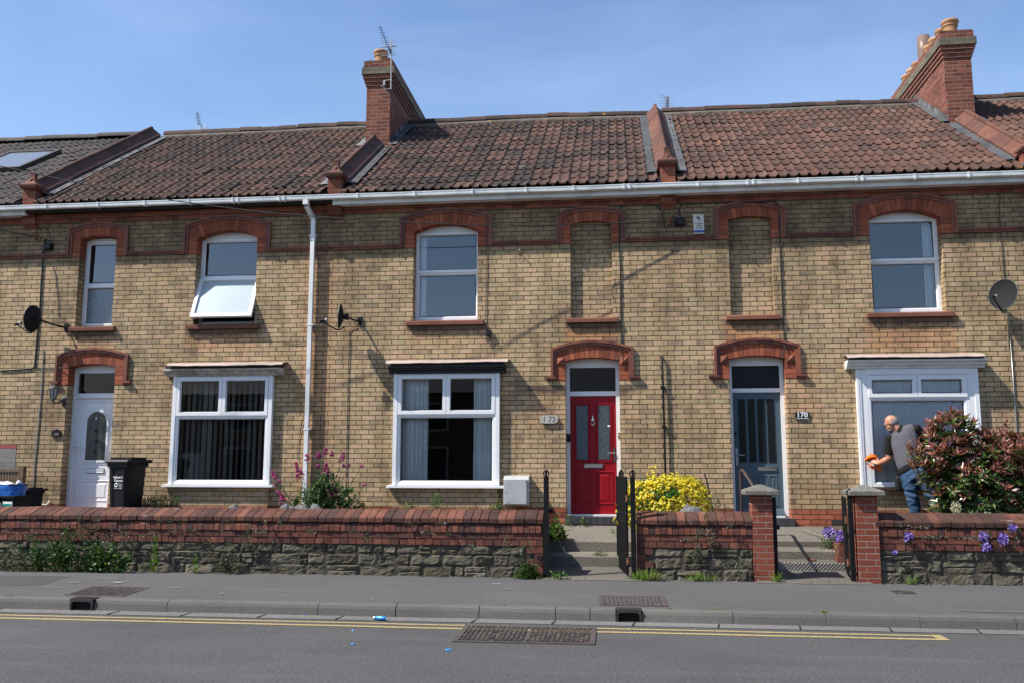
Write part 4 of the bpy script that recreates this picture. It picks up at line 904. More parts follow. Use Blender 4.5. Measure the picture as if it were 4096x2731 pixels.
# downpipe between 174 and 172
mb = MB()
def sq(pts, w):
    for p, q in zip(pts, pts[1:]):
        p = Vector(p); q = Vector(q); t_ = (q-p).normalized(); X = Vector((1, 0, 0)); X = (X-t_*X.dot(t_)).normalized(); Y2 = t_.cross(X)
        A = [[p+X*a*w+Y2*b*w, q+X*a*w+Y2*b*w] for a, b in ((-1, -1), (1, -1), (1, 1), (-1, 1))]
        for k in range(4): mb.face([A[k][0], A[k][1], A[(k+1) % 4][1], A[(k+1) % 4][0]])
sq([(-5.235, -.27, 6.08), (-5.235, -.27, 5.99), (-5.165, -.075, 5.80), (-5.165, -.075, .75)], .034)
for zz in (5.5, 3.95, 2.2): mb.box(-5.225, -5.105, -.113, -.0, zz, zz+.022)
mb.box(-5.28, -5.19, -.32, -.22, 6.0, 6.08); mb.box(-5.207, -5.123, -.113, -.035, 5.42, 5.49)
mb.build('drainpipe', MAT['gut'], HB)
# ---------------------------------------------------------------- street
def sheet(name, x0, x1, y0, y1, z, mt, z2=None):
    mb = MB(); mb.face([(x0, y0, z), (x1, y0, z), (x1, y1, z if z2 is None else z2), (x0, y1, z if z2 is None else z2)]); return struct(mb.build(name, MAT[mt]))
sheet('ground', -600, 600, -600, 600, -.03, 'ground')
sheet('road', -80, 80, -13.2, -5.06, 0, 'road')
mb = MB(); mb.face([(-80, -5.12, .005), (80, -5.12, .005), (80, -4.9, .012), (-80, -4.9, .012)]); ch = struct(mb.build('gutter_channel', MAT['channel']))
mb = MB()
for x in (-8.1, -6.95, -5.55, -4.72, -3.86, -3.0, -1.55, -.72, .1, .95, 1.75, 2.62, 3.45): mb.prism([(x, -5.12), (x+.012, -5.12), (x+.045, -4.92), (x+.03, -4.92)], .004, .0135, 'z')
struct(mb.build('channel_joints', MAT['void'], ch))
mb = MB(); mb.face([(-80, -4.8, .128), (80, -4.8, .128), (80, -2.3, .140), (-80, -2.3, .140)]); struct(mb.build('pavement', MAT['pave']))
mb = MB(); mb.prism([(-60, -13.3), (60, -13.3), (60, -16.5), (-60, -16.5)], -.02, .12, 'z'); struct(mb.build('pavement', MAT['pave']))
# kerb stones with open joints and the two drain mouths left free
mb = MB(); xs = [-12, -11.1, -10.2, -9.3, -8.4, -7.5, -6.13]; seq = []
edges = [-14.5, -13.6, -12.7, -11.8, -10.9, -10, -9.1, -8.2, -7.3, -6.115, None, -5.835, -4.98, -4.12, -3.26, -2.40, -1.5, -.69, -.33, -.06, None, .205, 1.13, 2.05, 2.96, 3.87, 4.78, 5.7, 6.6, 7.5, 8.4]
for a, b in zip(edges, edges[1:]):
    if a is None or b is None: continue
    j = R.uniform(-.004, .004); g = R.uniform(.004, .010)
    mb.prism([(-4.925+j, -.01), (-4.905+j, .085), (-4.89+j, .116), (-4.868+j, .128), (-4.78, .132), (-4.78, -.01)], a+g*.5, b-g*.5, 'x')
mb.cm = 1; mb.box(-14.5, 8.4, -4.885, -4.79, -.01, .10)
struct(mb.build('kerb', [MAT['kerb'], MAT['void']]))
def lines():
    mb = MB()
    for y0, y1 in ((-5.315, -5.25), (-5.505, -5.43)):
        rows = []
        for k in range(240):
            x = -30+k*(32.96/239); j = .006*mnoise.noise((x*1.1, 0, 0)); 
            if k == 239: x = 2.96
            d = .012*math.sin(min(1, max(0, (x+2.6)/.5))*math.pi/2) if -2.6 < x else 0
            rows.append([(x, y0+j-d, .0045), (x, y1+j-d, .0045)])
        mb.grid(rows)
    mb.face([(2.945, -5.512, .0050), (3.04, -5.512, .0050), (3.035, -5.24, .0050), (2.945, -5.245, .0050)])
    o = struct(mb.build('double_yellow_lines', MAT['yellow']))
lines()
def cover(name, label, corners, nx, ny, z, frame=.035, sh=.012, split=False, studs=True, dark=False):
    """cast cover with raised pattern laid between four corners"""
    A, B, C_, D = [Vector((p[0], p[1], 0)) for p in corners]
    P = lambda u, v, h: (A*(1-u)*(1-v)+B*u*(1-v)+C_*u*v+D*(1-u)*v)+Vector((0, 0, h))
    ctr = P(.5, .5, z); t = thing(name, label, 'manhole cover', ctr)
    mb = MB(); L = (B-A).length; W = (D-A).length
    def slab(u0, u1, v0, v1, h0, h1, r):
        a = [P(u0, v0, h0), P(u1, v0, h0), P(u1, v1, h0), P(u0, v1, h0)]; b = [P(u0, v0, h1), P(u1, v0, h1), P(u1, v1, h1), P(u0, v1, h1)]
        mb.face(b, r=r)
        for k in range(4): mb.face([a[k], a[(k+1) % 4], b[(k+1) % 4], b[k]], r=r)
    fu, fv = frame/L, frame/W
    for q in ((0, 1, 0, fv), (0, 1, 1-fv, 1), (0, fu, fv, 1-fv), (1-fu, 1, fv, 1-fv)): slab(*q, z-.02, z+.004, .4)
    mb.build('frame', MAT['castiron'], t)
    mb = MB(); g = .008/L; panels = [(fu+g, .5-g*1.5), (.5+g*1.5, 1-fu-g)] if split else [(fu+g, 1-fu-g)]
    for a, b in panels:
        slab(a, b, fv+.01/W, 1-fv-.01/W, z-.02, z-.006, .15)
        n = nx//len(panels)
        for i in range(n):
            for j in range(ny):
                if R.random() < .03: continue
                u0 = a+(b-a)*(i+.14+(.0 if not split else .12*((j) % 2)))/n; u1 = u0+(b-a)*.6/n; vv0 = fv+.02/W+(1-2*fv-.04/W)*(j+.2)/ny; v1 = vv0+(1-2*fv-.04/W)*.55/ny
                slab(u0, u1, vv0, v1, z-.006, z-.006+sh, R.random())
    mb.build('cover_plate', MAT['castiron'], t)
    return t
cover('manhole_cover', 'skewed rusty iron cover in the pavement near the left drain mouth', [(-6.357, -4.647), (-5.637, -4.645), (-5.714, -3.93), (-6.476, -3.90)], 14, 11, .134)
cover('manhole_cover', 'square rusty iron cover in the pavement in front of the black gate', [(-.232, -4.635), (.492, -4.652), (.485, -3.915), (-.262, -3.925)], 14, 11, .134)
cover('manhole_cover', 'long double iron cover set in the road across the yellow lines', [(-1.555, -6.17), (-.246, -6.14), (-.25, -5.30), (-1.58, -5.29)], 26, 9, .008, .05, .018, True)
t = thing('water_cover', 'small grey water cover in the pavement at the right', 'cover', (3.3, -3.2, .134))
mb = MB(); mb.box(3.19, 3.43, -3.34, -3.08, .125, .140, r=.5); mb.build('frame', MAT['castdk'], t)
mb = MB(); mb.lathe([(.105, .139), (.105, .1445), (.098, .1445), (.096, .142), (.0, .142)], (3.31, -3.21, 0), 24, cap=False); mb.build('lid', MAT['castdk'], t)
for x0, x1, lab in ((-6.115, -5.835, 'dark iron drain mouth in the kerb at the left'), (-.06, .205, 'iron drain mouth in the kerb with a weed growing inside')):
    t = thing('kerb_drain', lab, 'drain', ((x0+x1)/2, -4.88, .06))
    mb = MB(); w = .022; ya, yb = -4.932, -4.78
    mb.box(x0+.004, x0+w, ya, yb, 0, .136); mb.box(x1-w, x1-.004, ya, yb, 0, .136); mb.box(x0+w, x1-w, ya, yb, .104, .138); mb.box(x0+w, x1-w, ya-.004, ya+.05, -.005, .014)
    for k in range(9): mb.box(x0+.02+k*(x1-x0-.04)/9, x0+.032+k*(x1-x0-.04)/9, ya+.02, yb-.02, .138, .142)
    for s, x in ((1, x0+w), (-1, x1-w)): mb.prism([(x, .104), (x+s*.03, .104), (x+s*.008, .092), (x, .07)], ya+.001, ya+.03)
    mb.build('casting', MAT['castdk'], t)
    mb = MB(); mb.box(x0+w, x1-w, -4.86, -4.845, .0, .104); mb.build('drain_throat', MAT['void'], t)
mb = MB(); mb.face([(-12, -3.98, .1345), (-7.14, -3.983, .1345), (-7.309, -3.03, .1385), (-12, -3.0, .1385)]); struct(mb.build('pavement_patch', MAT['patch']))
mb = MB()
for x, y, w, d in ((-6.75, -3.2, .45, .03), (-6.9, -3.62, .2, .05), (-6.35, -3.5, .42, .022), (-6.33, -3.6, .10, .12), (-6.95, -4.1, .6, .015), (-5.4, -3.93, .16, .03), (-2.75, -4.6, .05, .03), (2.1, -2.65, .22, .03), (-1.55, -3.1, .12, .08), (-1.35, -3.55, .1, .06), (-4.6, -4.35, .06, .05)):
    mb.face([(x+R.uniform(-.02, .02)+w*math.cos(q)*.5, y+d*math.sin(q)*.5, .1425) for q in [k*math.pi/4+.2 for k in range(8)]])
tag(mb.build('chalk_marks', MAT['chalk']), 'faded white chalk marks on the pavement beside the skewed cover', 'marks')
mb = MB(); mb.face([(3.9+.45*math.cos(q)+.03*math.sin(5*q), -4.55+.06*math.sin(q), .134) for q in [k*math.pi/8 for k in range(16)]]); struct(mb.build('pavement_patch', MAT['kerb']))

# ---------------------------------------------------------------- front garden walls
YW = -2.42
def garden_wall(label, x0, x1, endcap=False, seed=1, quoinL=False, quoinR=False):
    rr = random.Random(seed); t = thing('garden_wall', label, 'garden wall', ((x0+x1)/2, -2.25, .13), 'low walls in front of the gardens')
    mb = MB(); mb.box(x0+.004, x1-.004, YW+.02, -2.09, .10, .90); mb.build('core', MAT['wmortar'], t)
    mb = MB(); x = x0   # sloping coping bricks
    while x < x1-.03:
        w = rr.choice((.114, .118, .112, .121)) if rr.random() > .06 else .17; e = min(x1, x+w); j = rr.uniform(-.006, .006); g = rr.uniform(.0035, .0065); dz = rr.uniform(-.004, .003); r_ = rr.random()
        mb.prism([(YW-.028+j, .852+dz), (YW-.030+j, .905+dz), (YW-.018+j, .922+dz), (-2.17, 1.014+dz), (-2.14, 1.012+dz), (-2.10, .98+dz), (-2.08, .852+dz)], x+g, e-g, 'x', r=r_); x = e
    mb.build('coping', MAT['wcoping'], t)
    mb = MB(); x = x0   # bullnose headers
    while x < x1-.02:
        w = rr.uniform(.074, .082) if rr.random() > .05 else .11; e = min(x1, x+w); g = rr.uniform(.002, .005); j = rr.uniform(-.005, .005); r_ = rr.random()
        pr = [(YW-.012+j, .725)]+[(YW+.05+j-.062*math.cos(q), .79+.052*math.sin(q)) for q in [k*math.pi/2/6 for k in range(7)]]+[(YW+.12, .842), (YW+.12, .725)]
        mb.prism(pr, x+g, e-g, 'x', r=r_); x = e
    mb.build('bullnose_course', MAT['wbull'], t)
    mb = MB()
    for z0, z1, L, off in ((.638, .718, .235, .02), (.552, .631, .118, -.01)):
        x = x0-rr.random()*L
        while x < x1-.01:
            w = L*rr.uniform(.93, 1.05); a, b = max(x, x0), min(x+w, x1); g = .0045; j = rr.uniform(-.006, .006)
            if b-a > .03: mb.box(a+g, b-g, YW+.0+j, YW+.08, z0+rr.uniform(0, .004), z1-rr.uniform(0, .004), r=rr.random())
            x += w
    for on, xa, s in ((quoinL, x0, 1), (quoinR, x1, -1)):
        if on:
            z = .545-.0835; k = 0
            while z > .1:
                L = (.215, .11)[k % 2]; mb.box(min(xa, xa+s*L), max(xa, xa+s*L), YW-.004, YW+.1, z, z+.077, r=rr.random()); z -= .0835; k += 1
    mb.build('red_brick_courses', MAT['wbrick'], t)
    mb = MB()
    bands = [(.12, .272), (.276, .425), (.43, .545)]; wz = lambda q, i: .022*mnoise.noise((q*1.6+i*7, seed, 0)) if i else 0
    for i, (za, zb) in enumerate(bands):
        x = x0+(.22 if quoinL else 0)
        xe = x1-(.22 if quoinR else 0)
        while x < xe-.04:
            w = rr.choice((.13, .2, .27, .34, .42, .5))*rr.uniform(.85, 1.1); b = min(x+w, xe); r_ = rr.random(); n, k = 9, 6; bow = rr.uniform(.008, .022); tx, tz = rr.uniform(-.012, .012), rr.uniform(-.012, .012); sz = rr.random()*50
            tl, tr_, bl, br = (rr.uniform(-.014, .012) for _ in range(4)); rows = []
            sub = rr.random() < .28 and zb-za > .11
            parts_ = [(za, (za+zb)/2-.004), ((za+zb)/2+.004, zb)] if sub else [(za, zb)]
            for qa, qb in parts_:
                rows = []
                for v in range(k+1):
                    row = []
                    for u in range(n+1):
                        fu, fv = u/n, v/k; z0_ = qa+(bl*(1-fu)+br*fu)*.5+wz(x+(b-x)*fu, i)*(qa == za); z1_ = qb+(tl*(1-fu)+tr_*fu)*.5+wz(x+(b-x)*fu, i+1)*(qb == zb and i < 2)
                        px = x+.0045+(b-x-.009)*fu+.012*mnoise.noise((fv*2+sz, i, 1)); pz = z0_+(z1_-z0_)*fv+.008*mnoise.noise((px*7, sz, 2))
                        ed = min(fu, 1-fu)*n*1.1; ed2 = min(fv, 1-fv)*k*1.1; ee = min(1, ed, ed2)
                        py = YW+.024-ee*(bow+tx*(fu-.5)*2+tz*(fv-.5)*2)-.012*ee*mnoise.noise((px*8, pz*10, sz))-.012*ee*mnoise.noise((px*23, pz*29, sz))
                        row.append((px, py, pz))
                    rows.append(row)
                mb.cs = False; mb.grid(rows, r=r_)
            x = b
    mb.build('stone_courses', MAT['stone'], t)
    return t
W1 = garden_wall('long low brick and stone wall under the bins and pink flowers, with ragged weeds', -16, -1.03, seed=3, quoinR=True)
W2 = garden_wall('short low wall between the black gate and the nearer brick pier', .208, 1.70, seed=5, quoinL=True)
W3 = garden_wall('low wall at the right edge with purple flowers hanging on it', 3.235, 9.5, seed=9)
def pier(xa, xb, label):
    t = thing('brick_pier', label, 'pier', ((xa+xb)/2, -2.3, .13), 'new brick piers at the blue door')
    ya, yb = -2.45, -2.17; mb = MB(); mb.box(xa, xb, ya, yb, .12, 1.235); mb.build('shaft', MAT['pier'], t)
    mb = MB(); cx, cy = (xa+xb)/2, (ya+yb)/2; hw = .215
    R_ = lambda h, z: [(cx-h, cy-h, z), (cx+h, cy-h, z), (cx+h, cy+h, z), (cx-h, cy+h, z)]
    rows = [R_(hw-.01, 1.238), R_(hw, 1.245), R_(hw, 1.292), R_(hw-.012, 1.302), R_(.03, 1.372)]; mb.grid(rows, True); mb.face(rows[0][::-1]); mb.face(rows[-1]); mb.build('cap', MAT['caps'], t); return t
pier(1.703, 1.958, 'clean red brick pier with a pyramid cap left of the chequer plate step'); pier(3.005, 3.272, 'clean red brick pier with a pyramid cap right of the chequer plate step')

# gardens, paths and steps
for x0, x1 in ((-16, -1.08), (.25, 1.74), (3.1, 12)):
    mb = MB(); n = int((x1-x0)/.12); rows = []
    for k in range(n+1):
        x = x0+(x1-x0)*k/n; rows.append([(x, -2.1, .70)]+[(x, -2.09+2.1*v/10, .70+.03*mnoise.noise((x*2, v*.7, 3))+(.20 if v <= 1 else .16 if v == 2 else .05 if v == 3 else 0)*(x0 < 1)) for v in range(0, 10)]+[(x, .02, .68)])
    mb.cs = True; mb.grid(rows); mb.cs = False; mb.face([(x0, -2.1, .7), (x1, -2.1, .7), (x1, -2.1, .1), (x0, -2.1, .1)]); mb.face([(x0, -2.1, .1), (x0, 0, .1), (x0, 0, .68), (x0, -2.1, .7)]); mb.face([(x1, -2.1, .1), (x1, 0, .1), (x1, 0, .68), (x1, -2.1, .7)]); struct(mb.build('garden', MAT['soil']))
def steps(label, x0, x1, prof, mats):
    t = thing('garden_steps', label, 'steps', ((x0+x1)/2, -1.4, .13)); 
    for name, poly, mt in prof: mb = MB(); mb.prism(poly, x0, x1, 'x'); mb.build(name, MAT[mt], t)
    return t
steps('two worn concrete steps behind the black gate leading to the red door', -1.10, .26,
      [('lower_slab', [(-2.62, .10), (-2.62, .148), (-1.555, .205), (-1.555, .10)], 'concdark'), ('step', [(-1.55, .1), (-1.55, .335), (-1.535, .352), (-1.515, .357), (-1.27, .385), (-1.27, .1)], 'conc'), ('step', [(-1.265, .1), (-1.265, .52), (-1.25, .537), (-1.23, .542), (-.02, .68), (-.02, .1)], 'conc')], None)
tD = steps('gritty concrete steps with a metal chequer plate tread in front of the blue door', 1.72, 3.14,
      [('lower_slab', [(-2.62, .10), (-2.62, .148), (-1.655, .205), (-1.655, .10)], 'concdark'), ('chequer_tread', [(-1.65, .1), (-1.65, .30), (-1.645, .308), (-1.4, .328), (-1.4, .1)], 'chequer'), ('step', [(-1.395, .1), (-1.395, .43), (-1.375, .445), (-1.1, .47), (-1.1, .1)], 'conc'), ('step', [(-1.095, .1), (-1.095, .545), (-1.08, .556), (-.02, .69), (-.02, .1)], 'conc')], None)
mb = MB(); mb.tube([(2.74, -.42, .655), (2.83, -.7, .62), (3.0, -.95, .58), (3.1, -1.05, .57)], .03, 8); mb.build('raised_edge', MAT['conc'], tD)
mb = MB()
for k in range(5):
    for j in range(3): mb.box(2.93+.02*j+(j % 2)*.01, 3.13, -1.62+k*.115+.03*j, -1.62+k*.115+.105+.03*j, .30+j*.085, .38+j*.085, r=R.random())
o = mb.build('planter_edging', MAT['wbrick']); tag(o, 'salvaged brick edging of the flower bed beside the concrete steps', 'edging')
mb = MB(); mb.ball((2.62, -1.52, .33), .06, .03, .016, r=.5); o = mb.build('dry_leaf', MAT['orange'], None, (0, 0, 0)); o.data.materials[0] = MAT['rust']; tag(o, 'rusty brown dead leaf lying on the chequer plate tread', 'leaf')

# gates
def finial(mb, c, s=1.0, M=None):
    Mx = M or Matrix()
    for a in (-1, 1):
        pts = [Vector(c)+Mx @ Vector((a*.036*s*math.sin(q), 0, .04*s-.04*s*math.cos(q))) for q in [k*math.pi/10 for k in range(11)]]
        mb.tube(pts, .008*s, 6)
    mb.tube([Vector(c)+Vector((0, 0, -.01)), Vector(c)+Vector((0, 0, .03*s)), Vector(c)+Vector((0, 0, .055*s)), Vector(c)+Vector((0, 0, .075*s)), Vector(c)+Vector((0, 0, .098*s))], [.010*s, .011*s, .018*s, .010*s, .012*s], 8)
def post(x, y, label, z1=1.46, w=.033):
    t = thing('gate_post', label, 'gate post', (x, y, .13), 'black iron gate posts')
    mb = MB(); mb.box(x-w, x+w, y-w, y+w, .12, z1); mb.box(x-w-.003, x+w+.003, y-w-.003, y+w+.003, z1-.012, z1+.004); mb.build('shaft', MAT['iron'], t)
    mb = MB(); finial(mb, (x, y, z1+.008), 1.0); mb.build('finial', MAT['iron'], t); return t
p1 = post(-.979, -2.44, 'black iron gate post with ring finial at the end of the long wall'); p2 = post(.168, -2.44, 'black iron gate post with ring finial beside the yellow bush')
mb = MB(); mb.box(-.945, -.885, -2.45, -2.43, .985, 1.04); mb.build('latch_keep', MAT['iron'], p1)
def gate(name, label, a, b, z0, z1, bars, arch_=True, rails=(.0, .53, 1.0), sway=0.0):
    """wrought gate standing open between two uprights a (hinge) and b"""
    A = Vector((*a, 0)); B = Vector((*b, 0)); d = (B-A).normalized(); L = (B-A).length; n = Vector((-d.y, d.x, 0))
    t = thing(name, label, 'gate', (A.x, A.y, z0)); Mx = Matrix((d, n, Vector((0, 0, 1)))).transposed().to_4x4(); Mx.translation = A
    mb = MB()
    mb.box(-.0, .045, -.014, .014, z0, z1, M=Mx); mb.box(L-.035, L, -.012, .012, z0, z1, M=Mx)
    for r_ in rails: zz = z0+(z1-z0)*r_; mb.box(.0, L, -.006, .006, zz-.012, zz+.012, M=Mx)
    mb.build('gate_frame', MAT['iron'], t)
    mb = MB()
    for k in range(bars): x = L*(k+1)/(bars+1); mb.tube([Mx @ Vector((x, 0, z0)), Mx @ Vector((x, 0, z1))], .0095, 6)
    mb.build('gate_bars', MAT['iron'], t)
    mb = MB(); zm = z0+(z1-z0)*.55
    for k in range(4):
        x = L*(k+.7)/4.4
        for s in (-1, 1): mb.tube([Mx @ Vector((x+s*.035*math.sin(q), 0, zm+.10*(q/3.14))) for q in [j*.314 for j in range(11)]], .006, 5)
    if arch_:
        for r_ in (.20, .13): mb.tube([Mx @ Vector((L/2+r_*math.cos(q), 0, z1+.5*r_*math.sin(q))) for q in [j*math.pi/12 for j in range(13)]], .007, 6)
        finial(mb, Mx @ Vector((L/2, 0, z1+.01)), .9)
    mb.build('scrollwork', MAT['iron'], t)
    mb = MB()
    for zz in (z0+.16, z1-.28): mb.tube([Mx @ Vector((-.07, 0, zz)), Mx @ Vector((.0, 0, zz))], .013, 8); mb.tube([Mx @ Vector((-.02, 0, zz-.04)), Mx @ Vector((-.02, 0, zz+.05))], .016, 8)
    mb.build('hinges', MAT['rust'], t); return t
gate('iron_gate', 'black scrolled iron gate swung open towards the red door', (.088, -2.36), (-.045, -1.46), .20, 1.46, 11)
g2 = post(2.945, -2.40, 'plain black iron gate post against the right hand new pier', 1.225, .028)
gate('iron_gate', 'narrow black iron gate swung open beside the right hand new pier', (2.905, -2.32), (3.06, -1.5), .22, 1.20, 8, False)
g3 = thing('gate_post', 'flat black iron gate bar fixed to the left hand new pier', 'gate post', (1.985, -2.4, .13), 'black iron gate posts'); mb = MB(); mb.box(1.962, 2.012, -2.43, -2.385, .13, 1.21); mb.box(2.012, 2.05, -2.42, -2.395, .80, .86); mb.build('bar', MAT['iron'], g3)
t = thing('handrail', 'brown painted tubular handrail beside the steps to the blue door', 'handrail', (1.77, -1.25, .5))
mb = MB(); mb.tube([(1.765, -.95, .5), (1.765, -.95, 1.50), (1.768, -.97, 1.545), (1.78, -1.03, 1.555), (1.80, -1.1, 1.52), (1.885, -2.1, 1.16), (1.885, -2.1, .2)], .023, 10); mb.build('rail', MAT['browntimber'], t)

# the far side of the street, seen only in the glass
t = thing('opposite_house_row', 'dim row of houses across the road, seen only reflected in ground floor windows', 'houses', (0, -27, 0))
mb = MB(); mb.box(-40, 40, -34, -26, 0, 5.0); mb.build('wall', MAT['oppbrick'], t)
mb = MB(); mb.prism([(-25.7, 4.95), (-30, 7.0), (-34.3, 4.95)], -40, 40, 'x'); mb.build('roof', MAT['slate'], t)
for k in range(-8, 8):
    for z0, z1 in ((.9, 2.5), (3.2, 4.5)):
        x = k*4.6; mb = MB(); mb.box(x, x+1.5, -26, -25.94, z0, z1); w = mb.build('window', MAT['greywood'], t); mb = MB(); mb.box(x+.1, x+1.4, -25.94, -25.93, z0+.1, z1-.1); mb.build('pane', MAT['void'], w)
    mb = MB(); mb.box(k*4.6+2.6, k*4.6+3.5, -26, -25.95, .2, 2.2); mb.build('door', MAT['upvc_d'], t)
# ---------------------------------------------------------------- curtains and blinds inside
def curtain(label, x0, x1, z0, z1, y, mt, folds=6, amp=.03, group=None, cat='curtain', flare=0):
    mb = MB(); mb.cs = True; n = folds*8; rows = []
    for k in range(9):
        f = k/8; row = []
        for j in range(n+1):
            u = j/n; x = x0+(x1-x0)*(u+flare*(1-f)*(u-.5)); row.append((x, y+amp*math.sin(u*folds*2*math.pi+.6*math.sin(f*2+u*9))*(.7+.3*f), z1+(z0-z1)*f))
        rows.append(row)
    mb.grid(rows); o = mb.build('curtain', MAT[mt]); return tag(o, label, cat, group)
G_ = 'curtains inside the windows'
curtain('pale blue curtain at the left side of the big window beside the red door', -3.52, -3.14, 1.25, 3.05, .10, 'net', 5, .035, G_)
curtain('pale blue curtain at the right side of the big window beside the red door', -2.38, -2.0, 1.25, 3.05, .10, 'net', 5, .03, G_)
curtain('grey voile at the far left of the big window beside the red door', -3.63, -3.44, 1.25, 3.05, .16, 'net2', 3, .015, G_)
curtain('thin white curtain edge at the left of the upstairs window above the black canopy', -3.41, -3.26, 4.05, 5.6, .33, 'net', 3, .015, G_)
curtain('thin white curtain edge at the right of the upstairs window above the black canopy', -2.40, -2.32, 4.05, 5.6, .33, 'net', 2, .015, G_)
curtain('grey voile across the whole bay window the man is cleaning', 3.80, 5.42, 1.32, 3.02, .0, 'net2', 11, .020, G_)
curtain('pale curtain at the right of the upstairs window over the white canopy', 4.95, 5.12, 4.05, 5.6, .36, 'net', 3, .02, G_)
curtain('green curtain behind the propped open upstairs window', -6.36, -6.2, 4.05, 5.5, .36, 'green', 4, .02, G_)
t = thing('vertical_blind', 'cream vertical slat blind turned edge on in the bay window of the white door house', 'blind', (-6.67, .12, 3.0))
mb = MB()
for k in range(17):
    x = -7.45+k*.1; a = rad(80+R.uniform(-9, 9)) if k not in (4, 5) else rad(62); w = .045
    mb.face([(x-w*math.cos(a), .12-w*math.sin(a), 1.33), (x+w*math.cos(a), .12+w*math.sin(a), 1.33), (x+w*math.cos(a), .12+w*math.sin(a), 3.05), (x-w*math.cos(a), .12-w*math.sin(a), 3.05)])
mb.build('slats', MAT['slat'], t); mb = MB(); mb.box(-7.5, -5.83, .10, .14, 3.05, 3.08); mb.build('head_rail', MAT['white'], t)

# ---------------------------------------------------------------- fittings on the fronts
def cable(label, pts, r=.006, mt='cable', name='cable', clips=True):
    mb = MB(); mb.tube(pts, r, 6); o = mb.build(name, MAT[mt]); return tag(o, label, 'cable')
def W(px, py, y=-.012): return at(px, py, y)
def c7(x, y): return (2000+x/2.24, 750+y/2.24)
cable('black cable looping from the wire bracket down to the arch over the red door', [W(*c7(*q)) for q in ((1470, 300), (1455, 270), (1455, 225), (1430, 185), (1390, 160), (1250, 158), (1120, 160), (1080, 175), (1068, 205), (1070, 330), (1068, 480), (1070, 560), (1078, 700), (1080, 900), (1080, 1100), (1086, 1260), (1090, 1360), (1078, 1440))]+[W(2481, 1425, -.06), W(2468, 1440, -.06)], .0095)
def c8(x, y): return (3046+x/2.24, 700+y/2.24)
cable('black cable running right under the eaves then down beside the blue door', [W(*c7(*q)) for q in ((1610, 250), (1608, 190), (1630, 152), (1680, 146), (1900, 140))]+[W(*c7(2100, 132), -.03), W(*c7(2352, 130), -.06), W(*c8(90, 236), -.06), W(*c8(140, 250), -.06), W(*c8(160, 290), -.06)]+[W(*c8(*q)) for q in ((160, 480), (166, 620), (172, 800), (182, 1000), (190, 1200), (197, 1380), (205, 1480))]+[W(*c8(205, 1560), -.05), W(*c8(185, 1640), -.05)], .0095)
def c6(x, y): return (1000+x/2.24, 750+y/2.24)
cable('thin black cable right of the upstairs window above the black canopy', [W(*c6(*q)) for q in ((2085, 90), (2080, 120), (2110, 160), (2130, 205))]+[W(*c6(2122, 260), -.055)]+[W(*c6(*q)) for q in ((2118, 520), (2120, 800), (2113, 1000), (2112, 1180), (2100, 1230), (2125, 1270))], .005)
cable('thin cable dropping from the middle satellite dish down to the flowers', [W(*c6(*q)) for q in ((930, 1200), (960, 1250), (905, 1265), (888, 1300), (890, 1420), (885, 1568))]+[W(1000+x/2.24, 1400+y/2.24) for x, y in ((880, 200), (876, 500), (868, 800), (862, 1100), (865, 1300))], .005)
def d1(x, y): return (x/2.24, 1400+y/2.24)
def c5(x, y): return (x/2.24, 800+y/2.24)
cable('thick black cable running down the wall past the left satellite dish', [W(*c5(*q)) for q in ((445, 370), (405, 350), (395, 420), (378, 500), (382, 560), (372, 700), (358, 950), (345, 1100), (330, 1250), (318, 1400), (310, 1490), (290, 1505), (180, 1515), (0, 1525))], .013)
cable('black cable branching across to the white door', [W(*c5(*q)) for q in ((310, 1470), (318, 1495), (350, 1502), (500, 1502))]+[W(*c5(560, 1500), -.05), W(*c5(650, 1510), -.05), W(*c5(690, 1500), -.03)], .008)
cable('thin grey pipe down the left edge of the wall by the coach lamp', [W(*d1(*q)) for q in ((388, 0), (380, 150), (370, 350), (345, 640), (305, 1050), (298, 1240))], .008, 'alu', 'thin_pipe')
cable('thin cable on the wall above the right hand satellite dish', [W(*c8(*q)) for q in ((2160, 10), (2150, 40), (2120, 75), (2070, 90))]+[W(*c8(*q)) for q in ((2070, 130), (2100, 165), (2140, 190), (2128, 260), (2135, 400), (2150, 600), (2165, 800), (2178, 950))], .006)
cable('thin grey conduit below the right hand satellite dish', [W(*c8(2205, 1215)), W(*c8(2225, 1560)), W(3046+2225/2.24, 1350+20/2.24), W(3046+2265/2.24, 1350+520/2.24), W(3046+2292/2.24, 1350+950/2.24), W(3046+2310/2.24, 1350+1300/2.24)], .0095, 'steel', 'conduit')
cable('short stub of wire clipped left of the white downpipe', [W(*c6(*q)) for q in ((300, 1385), (340, 1390), (400, 1402), (450, 1402), (500, 1385))], .004)
cable('thin wire hanging down left of the white downpipe', [W(1000+x/2.24, 1400+y/2.24) for x, y in ((488, 560), (470, 640), (440, 780), (425, 880), (425, 980))], .004)
def d3(x, y): return (2000+x/2.24, 1350+y/2.24)
t = thing('lead_pipe', 'slim grey pipe standing on the wall between the red and blue doors', 'pipe', W(*d3(1478, 1140)))
mb = MB(); mb.tube([W(*d3(1448, 165), -.0), W(*d3(1452, 185), -.045), W(*d3(1460, 440), -.045), W(*d3(1472, 800), -.045), W(*d3(1480, 1140), -.045), W(*d3(1484, 1400), -.045)], .017, 8); mb.build('pipe', MAT['iron'], t)
mb = MB()
for q in ((1460, 440), (1472, 795)): p = W(*d3(*q), -.045); mb.box(p.x-.035, p.x+.035, -.065, 0, p.z-.012, p.z+.012)
mb.build('bracket', MAT['iron'], t)
